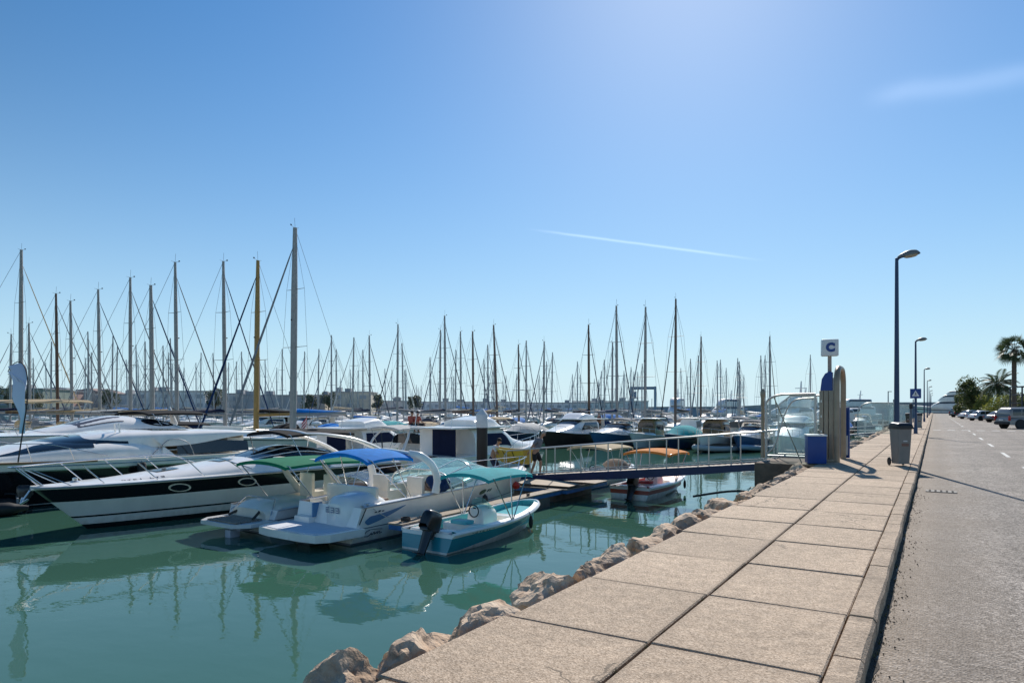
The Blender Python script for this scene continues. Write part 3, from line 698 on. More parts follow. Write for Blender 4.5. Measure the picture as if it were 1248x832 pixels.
wheelie((-1.02, 61.2, 0), R(8), mat('bin_grey_far', (.25, .26, .25), .45), binlid, 'grey far bin by the kerb, right one of the far pair', 'far bins')
wheelie((-1.75, 62.4, 0), R(-10), mat('bin_dark_plastic', (.03, .04, .035), .45), binlid, 'dark far bin, left one of the far pair beside the slim post', 'far bins')

# ================================================================== access gate C, abutment, footbridge
TAN = mat('tan_metal', (.34, .27, .19), .42, .25, 4, .15); PALE = mat('pale_rail', (.55, .54, .50), .38, .4)
GLZ = clear('gate_glass', (.86, .93, .93), .16)
t = thing('access_gate', 'tan metal jetty gate with arched glass side panel and a blue topped pillar', 'gate', (-2.70, 22.0, 0))
mb = MB()
for k, (dx, dy) in enumerate(((-.16, 0), (-.03, 0), (.10, 0))): mb.box((dx, dy, 1.06), (.115, .22, 2.12), ch=.02)
mb.box((-.07, .06, .04), (.6, .46, .08), ch=.01); mb.build('pillar', TAN, t)
mb = MB(); out = [(-.19, 2.12), (.14, 2.12), (.14, 2.66), (.06, 2.69), (-.06, 2.62), (-.15, 2.46)]
mb.prism(out, 'y', -.1, .1); mb.build('blue_crest', BLUEP, t, smooth=False)
mb = MB(); arc = [(.14, .02), (.14, 2.0)] + [(.14 + .14 - .14 * math.cos(a), 2.0 + .78 * math.sin(a)) for a in [R(10 * k) for k in range(1, 10)]]
arc = [Vector((.20, -.1 + 0, .0)), Vector((.20, -.1, 2.45))] ; pts = [Vector((.26, -.12, 0)), Vector((.26, -.12, 2.3))]
pts += [Vector((.26, -.12 + .55 * (1 - math.cos(R(a))), 2.3 + .5 * math.sin(R(a)))) for a in range(15, 91, 15)]
pts += [Vector((.26, .98 + .55 * math.sin(R(a)), 2.3 + .5 * math.cos(R(a)))) for a in range(0, 91, 15)] + [Vector((.26, 1.53, 0))]
mb.tube(pts, .085, 10); mb.build('arch', TAN, t)
mb = MB(); mb.box((.16, .05, 1.3), (.06, .05, 2.4)); 
for z in (.45, .9, 1.35, 1.8): mb.box((-.16, -.118, z), (.03, .016, .07))
mb.build('hinges', mat('bright_fittings', (.6, .58, .55), .3, .6), t)
mb = MB(); fr = [Vector((-.34, 0, 2.02)), Vector((-1.15, 0, 2.02))] + [Vector((-1.15 - .60 * math.sin(R(a)), 0, 1.72 + .30 * math.cos(R(a)))) for a in range(10, 91, 10)] + [Vector((-1.75, 0, .06))]
mb.tube(fr, .035, 8); mb.tube([(-.34, 0, .12), (-1.75, 0, .12)], .03, 8); mb.tube([(-.34, 0, .06), (-.34, 0, 2.02)], .035, 8)
mb.tube(curve([(-1.75, 0, .15), (-1.5, 0, .45), (-1.3, 0, 1.1), (-1.1, 0, 1.65), (-.85, 0, 1.86), (-.34, 0, 1.9)], 6), .024, 8)
mb.tube([(-.34, 0, 1.05), (-1.75, 0, 1.05)], .012, 6); mb.build('panel_frame', PALE, t)
mb = MB(); o = [(-.36, .14), (-1.73, .14), (-1.73, 1.7), (-1.62, 1.88), (-1.4, 1.97), (-1.15, 2.0), (-.36, 2.0)]; mb.poly([(p[0], 0, p[1]) for p in o]); mb.build('glass_panel', GLZ, t, smooth=False)
mb = MB(); mb.lathe([(.07, .05), (.055, .4), (.05, 1.9), (.08, 2.0), (.08, 2.1), (.03, 2.2)], (-1.86, .05, 0), 12); mb.build('end_post', TAN, t)
# second, inner leaf of the gate
mb = MB(); fr = [Vector((-.3, 1.5, 2.0)), Vector((-1.3, 1.5, 2.0)), Vector((-1.65, 1.5, 1.7)), Vector((-1.7, 1.5, .1)), Vector((-.3, 1.5, .1)), Vector((-.3, 1.5, 2.0))]; mb.tube(fr, .03, 8); mb.build('far_panel_frame', PALE, t)
mb = MB(); mb.poly([(-.33, 1.5, .14), (-1.68, 1.5, .14), (-1.63, 1.5, 1.7), (-1.3, 1.5, 1.96), (-.33, 1.5, 1.96)]); mb.build('far_glass_panel', GLZ, t, smooth=False)
# sign C on the pillar
t = thing('letter_sign', 'white lightbox sign with a blue letter C on a post above the gate', 'sign', (-2.66, 22.12, 2.62))
MB().lathe([(.055, 0), (.055, .52)], n=12).build('post', mat('tan_post', (.40, .30, .24), .5), t)
sb = MB().box((0, 0, .78), (.46, .26, .50), ch=.03).build('sign_box', WHITEP, t)
text_mesh('C', .33, BLUEP, t, (0, -.134, .775), (R(90), 0, 0), 'letter', .004, bold=.024)
t.rotation_euler = (0, 0, R(16))
t = thing('equipment_box', 'royal blue equipment box with white lid and white side strips beside the gate pillar', 'box', (-2.92, 21.18, 0), R(18))
MB().box((0, 0, .40), (.50, .50, .78), ch=.012).build('body', BLUEP, t); MB().box((0, 0, .815), (.54, .54, .05), ch=.012).build('lid', WHITEP, t)
for k in (-.14, .12): MB().box((.253, k, .42), (.008, .13, .70)).build('white_strip', WHITEP, t)
MB().box((.262, 0, .52), (.01, .04, .05)).build('latch', mat('red_latch', (.4, .04, .03), .5), t)
t = thing('notice_board', 'tall narrow blue board with a white notice standing right of the gate arch', 'notice board', (-2.42, 23.75, 0), R(-20))
MB().box((0, 0, .82), (.30, .07, 1.6), ch=.01).build('board', BLUEP, t); MB().box((0, -.039, .42), (.24, .008, .62)).build('notice', WHITEP, t)
tag(MB().tube([at(942.5, 482, 20.9), at(952, 505, 20.7), at(977, 564, 19.6)], .017, 8).build('leaning_pole', mat('bare_pole', (.42, .34, .22), .5), None), 'thin tan pole leaning against the glass panel of the gate', 'pole')
# abutment
mb = MB(); mb.box((-3.65, 22.3, -.62), (1.9, 2.5, 1.16), ch=.03); struct('abutment', mb, mat('stained_concrete', (.17, .12, .085), .9, 0, 2, .4, bump=.5, bscale=8))
mb = MB(); mb.box((-2.95, 21.15, -.05), (1.0, .7, .07), ch=.01); tag(mb.build('kerb_plate', mat('tan_plate', (.36, .25, .15), .8, 0, 5, .2), None), 'flat tan concrete plate under the blue equipment box', 'plate')

GX0, GX1, GY = -4.3, -14.2, 22.45; GZ0, GZ1 = -.16, -1.12
t = thing('footbridge', 'sloping jetty footbridge with navy side beams and pale handrails', 'footbridge', (0, 0, 0))
navyp = mat('navy_beam_paint', (.010, .020, .085), .4, 0, 3, .2)
def gz(x): return GZ0 + (GZ1 - GZ0) * (x - GX0) / (GX1 - GX0)
for s in (-1, 1):
    mb = MB(); y = GY + s * .62
    prev = None
    xs = [GX0 + .1 + (GX1 - GX0 - .1) * i / 24 for i in range(25)]
    def dep(i): return .13 + .09 * math.sin(math.pi * i / 24)
    for i in range(24):
        x0, x1 = xs[i], xs[i + 1]
        mb.add([(x0, y - .05, gz(x0) + .06), (x0, y + .05, gz(x0) + .06), (x0, y + .05, gz(x0) - dep(i)), (x0, y - .05, gz(x0) - dep(i)),
                (x1, y - .05, gz(x1) + .06), (x1, y + .05, gz(x1) + .06), (x1, y + .05, gz(x1) - dep(i + 1)), (x1, y - .05, gz(x1) - dep(i + 1))],
               [(0, 1, 5, 4), (1, 2, 6, 5), (2, 3, 7, 6), (3, 0, 4, 7)])
    mb.box((xs[0], y, gz(xs[0]) - .04), (.12, .12, .3)); mb.box((xs[-1], y, gz(xs[-1]) - .03), (.12, .12, .26)); mb.build('side_beam', navyp, t, ang=30)
mb = MB(); n = 50
for i in range(n):
    x = GX0 + (GX1 - GX0) * (i + .5) / n; mb.box((x, GY, gz(x) + .015), (abs(GX1 - GX0) / n * .9, 1.1, .035))
mb.build('deck', deckw(), t, smooth=False)
for s in (-1, 1):
    y = GY + s * .62; mb = MB()
    mb.tube([(GX0, y, gz(GX0) + 1.05), (GX1 + .3, y, gz(GX1 + .3) + 1.05), (GX1 + .15, y, gz(GX1) + .9), (GX1 + .15, y, gz(GX1) + .08)], .026, 8); mb.build('handrail', PALE, t)
    MB().tube([(GX0, y, gz(GX0) + .14), (GX1 + .2, y, gz(GX1) + .14)], .02, 6).build('toe_rail', PALE, t)
    for k in range(10):
        x = GX0 - .12 - k * 1.06; MB().tube([(x, y, gz(x) + .05), (x, y, gz(x) + 1.05)], .021, 6).build('stanchion', PALE, t)
# mooring cables and weed below the shore end
mb = MB(); a = on(880, 575, -.9)
tag(mb.tube(curve([(-6.6, 21.5, -1.25), (-5.4, 21.45, -1.0), (-4.7, 21.3, -1.02), (-4.35, 21.2, -1.5)], 8), .035, 8).build('mooring_chain', rubber(), None), 'dark slack cable looping under the shore end of the footbridge', 'cable')
mb = MB(); rr2 = random.Random(5)
for k in range(16):
    a = rr2.uniform(0, 6.28); l = rr2.uniform(.45, .75); b0 = Vector((0, 0, 0)); d = Vector((math.cos(a), math.sin(a), 0)); pts = [b0 + d * l * q * .8 + Vector((0, 0, l * (1.25 * q - 1.05 * q * q))) for q in (0, .25, .5, .75, 1)]
    sd = Vector((-d.y, d.x, 0)); ws = [.05, .06, .05, .03, .004]
    vs = []; 
    for p, w in zip(pts, ws): vs += [p - sd * w, p + Vector((0, 0, -.02)), p + sd * w]
    mb.add(vs, [(i * 3 + j, i * 3 + j + 1, i * 3 + j + 4, i * 3 + j + 3) for i in range(4) for j in range(2)])
o = mb.build('agave_plant', mat('agave_leaf', (.09, .15, .08), .5, 0, 5, .3), None, ang=60); o.location = (-4.25, 20.75, -.95); tag(o, 'spiky agave plant growing under the shore end of the footbridge', 'plant')
# ================================================================== pontoons and piles
FLOAT = mat('pontoon_float', (.16, .13, .11), .8, 0, 3, .4); BLUEF = mat('blue_fendering', (.03, .14, .36), .6, 0, 3, .3)
def pontoon(label, x0, x1, y0, y1, top=-1.2, edge=True, planks_along_x=True, haze=0):
    t = thing('pontoon', label, 'pontoon', (0, 0, 0), 0, 'floating pontoons')
    mb = MB(); n = int((x1 - x0) / .16) if planks_along_x else int((y1 - y0) / .16); n = min(n, 420)
    for i in range(n):
        if planks_along_x: w = (x1 - x0) / n; mb.box((x0 + w * (i + .5), (y0 + y1) / 2, top - .02), (w * .92, y1 - y0, .04))
        else: w = (y1 - y0) / n; mb.box(((x0 + x1) / 2, y0 + w * (i + .5), top - .02), (x1 - x0, w * .92, .04))
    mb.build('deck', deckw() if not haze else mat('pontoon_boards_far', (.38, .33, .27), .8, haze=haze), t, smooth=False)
    mb = MB(); mb.box(((x0 + x1) / 2, (y0 + y1) / 2, top - .10), (x1 - x0 - .04, y1 - y0 - .04, .12)); mb.build('frame', BLUEF if edge else FLOAT, t, smooth=False)
    mb = MB(); L = max(x1 - x0, y1 - y0); k = max(2, int(L / 3.2))
    for i in range(k):
        if x1 - x0 > y1 - y0: w = (x1 - x0) / k; mb.box((x0 + w * (i + .5), (y0 + y1) / 2, top - .36), (w * .62, y1 - y0 - .25, .42), ch=.04)
        else: w = (y1 - y0) / k; mb.box(((x0 + x1) / 2, y0 + w * (i + .5), top - .36), (x1 - x0 - .08, w * .62, .42), ch=.04)
    mb.build('floats', FLOAT, t)
    return t
pontoon('main wooden pontoon at the foot of the footbridge running left behind the motor yachts', -66, -10.7, 20.6, 24.0)
pontoon('narrow finger pontoon between the blue swoosh cruiser and the turquoise dinghy', -11.32, -10.86, 12.3, 20.55, planks_along_x=False)
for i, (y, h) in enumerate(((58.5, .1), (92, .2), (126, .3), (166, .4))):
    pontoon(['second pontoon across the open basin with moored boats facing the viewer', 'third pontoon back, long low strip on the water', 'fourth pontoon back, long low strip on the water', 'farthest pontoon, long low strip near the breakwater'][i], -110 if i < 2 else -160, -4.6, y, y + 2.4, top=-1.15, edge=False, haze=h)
# pontoon furniture on the finger: coiled hose, cleats
mb = MB()
for k in range(3): mb.tube([Vector((.11 * math.cos(a) , .11 * math.sin(a), .02 + .03 * k)) for a in [R(20 * j) for j in range(19)]], .016, 6)
o = mb.build('coiled_rope', mat('dark_rope', (.06, .055, .05), .9), None); o.location = (-11.08, 12.7, -1.19); tag(o, 'dark coil of mooring rope on the near end of the finger pontoon', 'rope')
for i, y in enumerate((13.2, 15.8, 18.4)):
    t = thing('mooring_cleat', ['mooring cleat nearest the end of the finger pontoon', 'middle mooring cleat on the finger pontoon', 'mooring cleat farthest along the finger pontoon'][i], 'cleat', (-10.95, y, -1.2), 0, 'cleats on the finger pontoon')
    MB().box((0, 0, .03), (.05, .12, .06)).build('base', FLOAT, t); MB().tube([(0, -.12, .08), (0, -.05, .07), (0, .05, .07), (0, .12, .08)], [.01, .018, .018, .01], 6).build('horns', FLOAT, t)

def piling(px, Y, label, top_py, white=True, r=.24):
    k = (px - CX) / FPX; D = Y / (CA + k * SA); p = at(px, top_py, D)
    t = thing('mooring_pile', label, 'pile', (p.x, p.y, 0), 0, 'mooring piles'); z = p.z
    MB().lathe([(r, -3), (r, z - .85)], n=20).build('shaft', mat('pile_black', (.022, .018, .016), .55, .1, 3, .5, stretch=(1, 1, .2)), t)
    if white: MB().lathe([(r * 1.07, z - .86), (r * 1.07, z - .30), (r * 1.0, z - .27), (.03, z)], n=20).build('cap', mat('pile_cap', (.72, .72, .72), .5, 0, 3, .15), t)
    mb = MB(); mb.lathe([(r + .03, -1.18), (r + .06, -1.16), (r + .06, -1.06), (r + .03, -1.04)], n=20); mb.build('guide_ring', FLOAT, t)
piling(587.5, 24.3, 'thick black mooring pile with a white pointed cap beside the footbridge foot', 497)

# ================================================================== small helpers for boats
def bimini(parent, y0, y1, w, z, m, base_z, feet, arch=.16, tubes=True, name='bimini', base_w=None, droop=.05, tm=None):
    sh = lambda a, b: Vector((w * (2 * b - 1), y0 + (y1 - y0) * a, z + arch * (1 - (2 * b - 1) ** 2) ** .8 - droop * (2 * abs(a - .5)) ** 2.2))
    mb = MB(); mb.grid(sh, 12, 12); top = len(mb.v)
    mb.grid(lambda a, b: sh(a, b) - Vector((0, 0, .015)), 12, 12)
    for a in (0, 1): mb.grid(lambda s, b: sh(a, b) - Vector((0, 0, .09 * s)), 1, 12)
    for b in (0, 1): mb.grid(lambda s, a: sh(a, b) - Vector((0, 0, .07 * s)), 1, 12)
    o = mb.build(name, m, parent, fix=False, ang=50)
    if tubes:
        bw = base_w or w
        for yy, fy in feet:
            mb = MB(); a = (yy - y0) / (y1 - y0)
            pts = [Vector((-bw, fy, base_z)), Vector((-w * 1.0, yy, z - .03))] + [sh(a, b) - Vector((0, 0, .03)) for b in (.12, .3, .5, .7, .88)] + [Vector((w * 1.0, yy, z - .03)), Vector((bw, fy, base_z))]
            mb.tube(pts, .016, 6); mb.build('canopy_frame', tm or steel(), parent)
    return o
def rail(parent, h, u0, u1, height, n, inset=.08, pulpit=True, mid=False, lean=.0, name='bow_rail', r=.014):
    us = [u0 + (u1 - u0) * i / 24 for i in range(25)]
    def top(u, sd):
        p = h.P(u, sd, 1); return Vector((sd * max(.12, abs(p.x) - inset), p.y + lean, p.z + height * min(1, .25 + (u - u0) / (u1 - u0) * 4)))
    mb = MB(); path = [top(u, -1) for u in us] + [top(u, 1) for u in us[::-1]]; mb.tube(path, r, 6)
    if mid: mb.tube([p - Vector((0, 0, height * .5)) for p in path if True], r * .6, 5)
    for sd in (-1, 1):
        for i in range(n):
            u = u0 + (u1 - u0) * (.12 + .86 * i / (n - 1)); p = h.P(u, sd, 1); q = Vector((sd * max(.1, abs(p.x) - inset), p.y - .05, p.z + .02))
            mb.tube([q, top(u, sd)], r * .9, 6)
    return mb.build(name, steel(), parent)
def seat(parent, c, d, m, back=0.0, name='seat'):
    mb = MB(); mb.box((c[0], c[1], c[2] + d[2] / 2), d, ch=.04)
    if back: mb.box((c[0], c[1] - d[1] / 2 + .06 if back > 0 else c[1] + d[1] / 2 - .06, c[2] + d[2] + abs(back) / 2 - .04), (d[0], .12, abs(back)), ch=.05)
    return mb.build(name, m, parent)
def outboard(parent, loc, s=1.0, tilt=0.0, cowl=None):
    e = thing('outboard_motor', None, None, loc); e.parent = parent; _KIDS.setdefault(parent.name, []).append(e); e.rotation_euler = (R(-tilt), 0, 0); e.scale = (s, s, s)
    del_keys = [k for k in e.keys()]
    m = cowl or mat('outboard_black', (.014, .014, .016), .3, coat=.3)
    sh = Shell([(-.36, .10, .20, .30, 3), (-.30, .16, .12, .45, 3.2), (-.05, .18, .08, .52, 3.2), (.14, .16, .10, .50, 3.2), (.22, .09, .16, .36, 3)]); sh.mesh('cowl', m, e, 14, 16)
    mb = MB(); mb.box((0, -.07, .10), (.27, .42, .10), ch=.03); mb.tube([(0, -.08, .1), (0, -.10, -.35), (0, -.12, -.75)], [.10, .075, .06], 10, flat=1.7); mb.box((0, -.16, -.52), (.20, .36, .025), ch=.01)
    mb.build('leg', m, e)
    mb = MB(); mb.lathe([(.01, -.42), (.05, -.36), (.07, -.2), (.06, .05), (.02, .12)], (0, 0, -.78), 12, axis='y')
    for a in (0, 120, 240):
        r_ = Matrix.Rotation(R(a), 3, 'Y'); mb.add([r_ @ Vector(p) + Vector((0, -.38, -.78)) for p in ((.03, 0, -.02), (.14, .03, -.05), (.15, -.02, .04), (.03, -.02, .03))], [(0, 1, 2, 3)])
    mb.build('propeller', m, e)
    mb = MB(); mb.box((0, .13, .04), (.18, .12, .26), ch=.02); mb.box((0, .19, -.08), (.22, .05, .3), ch=.01); mb.build('bracket', mat('motor_grey', (.25, .25, .26), .4, .5), e)
    mb = MB(); mb.tube([(0, .1, .18), (.02, .4, .26), (.03, .62, .27)], [.03, .025, .02], 8); mb.build('tiller', m, e)
    return e
def flag(parent, x, y, z, cols, L=.55, H=.35, pole=1.1, name='ensign', mirror=1):
    MB().tube([(x, y, z), (x, y - .12 * mirror, z + pole)], .015, 6).build('flag_staff', mat('orange_staff', (.45, .14, .04), .5), parent)
    mb = MB(); n = len(cols)
    for k in range(n):
        mb.grid(lambda a, b: Vector((x + .05 * math.sin(a * 5), y - (.12 + a * L * .45) * mirror, z + pole - .03 - H * (k + b) / n - a * L * .6)), 8, 1, k)
    mb.build(name, [mat('flag_%d' % i + '_%d' % (sum(c) * 1000), c, .8) for i, c in enumerate(cols)], parent, fix=False)
def marks(parent, fn, axis, u0, u1, v0, v1, pat, m, name='registration_marks', off=.006):
    """a run of small upright strokes, as the unreadable registration reads from here"""
    mb = MB(); n = len(pat); du = (u1 - u0) / n
    for i, ch in enumerate(pat):
        a = u0 + du * (i + .12); b = u0 + du * (i + .8)
        if ch == ' ': continue
        segs = {'H': [(0, 0, .25, 1), (.7, 0, 1, 1), (.25, .4, .7, .6)], 'I': [(.35, 0, .65, 1)], 'E': [(0, 0, .25, 1), (.25, 0, 1, .2), (.25, .4, .8, .6), (.25, .8, 1, 1)], 'L': [(0, 0, .25, 1), (.25, 0, 1, .2)],
                'T': [(.35, 0, .65, 1), (0, .8, 1, 1)], 'O': [(0, 0, .25, 1), (.75, 0, 1, 1), (.25, 0, .75, .2), (.25, .8, .75, 1)], '-': [(0, .4, 1, .6)], '3': [(.75, 0, 1, 1), (0, 0, .75, .2), (.1, .4, .75, .6), (0, .8, .75, 1)]}[ch]
        for s in segs: patch(mb, fn, axis, a + (b - a) * s[0], a + (b - a) * s[2], v0 + (v1 - v0) * s[1], v0 + (v1 - v0) * s[3], off, 1, 1)
    return mb.build(name, m, parent, fix=False)
INK = mat('dark_lettering', (.03, .035, .06), .5)

# ================================================================== 1. black banded cruiser
def banded_cruiser():
    t = thing('motor_cruiser', 'white sports cruiser with a broad black band along its hull, bow pointing left', 'motor boat', (-19.15, 19.95, WATER), R(180 - 2.7), 'motor boats on the near side of the main pontoon')
    h = Hull(11.9, 3.5, [(0, 1.22), (.5, 1.28), (.8, 1.26), (1, 1.25)], rake=1.35, e=2.7, m=.66, sr=.9, kw0=.9, kw1=.42)
    h.mesh([(.11, 1), (.27, 0), (.31, 1), (.655, 0), (lambda u: .95, 1), (1.0, 0)], [gel(), black()], t, nu=48)
    h.gunwale(mat('rub_rail_grey', (.5, .5, .5), .4, .4), t, .026, tau=.985)
    h.deck(gel(), t, .0, 1, .05)
    for sd in (-1, 1):
        fn, ax = h.side(sd)
        for u in (.40, .565, .735):
            mb = MB(); k = 24; ring = []
            patch(mb, fn, ax, 0, 0, 0, 0, off=.012, disc=(u, .80, .026, .105)); mb.build('porthole', gelw(), t, fix=False)
            mb = MB(); patch(mb, fn, ax, 0, 0, 0, 0, off=.018, disc=(u, .80, .021, .078)); mb.build('porthole_glass', glass(), t, fix=False)
    # foredeck swell
    top = Shell([(3.2, 1.32, 1.12, .52, 3.2), (5.4, 1.36, 1.14, .58, 3.0), (7.0, 1.22, 1.14, .46, 2.8), (8.8, .92, 1.15, .28, 2.6), (10.4, .50, 1.19, .12, 2.4), (11.2, .18, 1.21, .03, 2)])
    top.mesh('foredeck', gel(), t, 34, 24)
    mb = MB(); 
    patch(mb, top.P, top.ax, .62, .70, .42, .58, off=.02); patch(mb, top.P, top.ax, .40, .46, .44, .56, off=.02); mb.build('deck_hatch', glass(), t, fix=False)
    # cockpit sides
    ck = Shell([(.05, 1.50, 1.1, .36, 4.5), (1.5, 1.55, 1.1, .46, 4.5), (3.4, 1.50, 1.1, .54, 4)])
    mb = MB()
    for sd in (0, 1):
        mb.grid(lambda a, b: ck.P(a, (b * .27) if sd == 0 else 1 - b * .27), 16, 8)
        mb.grid(lambda a, b: ck.P(a, .27 if sd == 0 else .73).lerp(ck.P(a, .27 if sd == 0 else .73) * 1 + Vector((0, 0, -.6)), b) , 16, 2)
    mb.build('cockpit_coaming', gel(), t)
    mb = MB(); mb.box((0, 1.7, .62), (2.4, 3.4, .04)); mb.build('cockpit_sole', mat('teak', (.26, .15, .07), .7, 0, 3, .2), t)
    seat(t, (0, .55, .65), (2.2, .6, .40), gelw(), .45); seat(t, (.75, 2.3, .65), (.7, .6, .5), gelw(), .5); seat(t, (-.75, 2.3, .65), (.7, .6, .5), gelw(), .5)
    # windscreen: wrap of dark glass with white frame
    ws = Shell([(3.0, 1.30, 1.42, .42, 3), (4.2, 1.26, 1.50, .52, 2.8), (5.2, 1.08, 1.57, .30, 2.6), (6.3, .62, 1.58, .03, 2.4)])
    ws.mesh('windscreen', glass(), t, 20, 22, ends=False)
    mb = MB()
    for v in (.02, .18, .36, .64, .82, .98): mb.tube([ws.P(u / 12, v) for u in range(13)], .02, 6)
    mb.tube([ws.P(0, v / 20) for v in range(21)], .028, 8); mb.tube([ws.P(1, v / 12) for v in range(13)], .02, 6); mb.build('windscreen_frame', gel(), t)
    # sweeping arch
    mb = MB(); legs = []
    for sd in (-1, 1):
        pts = curve([(sd * 1.48, .35, 1.35), (sd * 1.46, 1.2, 1.80), (sd * 1.40, 2.3, 2.18), (sd * 1.28, 3.5, 2.38), (sd * 1.05, 4.2, 2.42)], 6)
        mb.tube(pts, [.20 - .10 * i / (len(pts) - 1) for i in range(len(pts))], 12, flat=.42)
    mb.tube(curve([(-1.1, 4.15, 2.42), (-.6, 4.25, 2.50), (0, 4.28, 2.52), (.6, 4.25, 2.50), (1.1, 4.15, 2.42)], 6), .10, 10, flat=.5); mb.build('arch', gel(), t)
    bimini(t, 2.0, 4.9, 1.15, 2.42, cnv(*BLACK), 1.5, [(2.2, 2.2), (4.8, 4.4)], arch=.14, base_w=1.35)
    mb = MB(); mb.lathe([(.02, 0), (.05, .02), (.05, .05), (.16, .08), (.19, .14), (.15, .2), (.02, .23)], (-.5, 3.2, 2.6), 16); mb.build('radar_dome', gel(), t)
    rail(t, h, .50, .995, .55, 5, inset=.12, mid=False, lean=.5, r=.018)
    mb = MB(); mb.tube([(-.12, 11.55, 1.2), (-.16, 12.15, 1.72), (.16, 12.15, 1.72), (.12, 11.55, 1.2)], .016, 6); mb.tube([(-.45, 11.0, 1.2), (-.3, 11.95, 1.72), (.3, 11.95, 1.72), (.45, 11.0, 1.2)], .014, 6); mb.build('pulpit', steel(), t)
    mb = MB(); mb.box((0, 11.55, 1.2), (.16, .7, .05), ch=.01); mb.tube([(0, 11.9, 1.18), (0, 12.05, .95)], .025, 6); mb.tube([(-.18, 12.0, .98), (0, 12.1, .86), (.18, 12.0, .98)], .03, 6); mb.build('anchor', steel(), t)
    for s in (-1, 1):
        mb = MB(); mb.tube([(s * .85, 8.9, 1.24), (s * .85, 9.15, 1.24)], .02, 6); mb.box((s * .85, 9.02, 1.2), (.04, .1, .08)); mb.build('cleat', steel(), t)
    fn, ax = h.side(-1); 
    for sd in (-1, 1): 
        f2 = lambda u, v, sd=sd: top.P(u, v if sd > 0 else 1 - v); marks(t, f2, top.ax, .84, .70, .17, .225, 'OTEI LT3', INK)
    mb = MB(); fender(mb, -1.78, 1.2, 1.0, .6, .12); fender(mb, -1.80, 4.0, 1.0, .6, .12); mb2 = None
    f1 = MB(); fender(f1, 1.8, 1.5, 1.0, .6, .12); f1.build('fender', rubber(), t)
    MB().box((0, -.35, .32), (2.9, .75, .08), ch=.03).build('swim_platform', gel(), t)
    q = h.P(.62, 1, 1) + Vector((-.08, 0, .05)); MB().tube(curve([q, q + Vector((.30, -.15, -.5)), q + Vector((.7, -.5, -1.0)), q + Vector((1.2, -.9, -1.25))], 6), .011, 6).build('mooring_line', mat('white_rope', (.55, .52, .46), .9), t)
    for u in (.35, .62):
        q = h.P(u, 1, 1) + Vector((-.14, 0, .05)); mb = MB(); mb.tube([q + Vector((0, -.12, .04)), q + Vector((0, .12, .04))], .014, 6); mb.box(q, (.03, .09, .07)); mb.build('cleat', steel(), t)
    mb = MB(); mb.lathe([(.12, 0), (.12, .05), (.07, .08), (.07, .15), (.0, .17)], (0, 10.85, 1.26), 12); mb.build('windlass', steel(), t)
    return t
banded_cruiser()

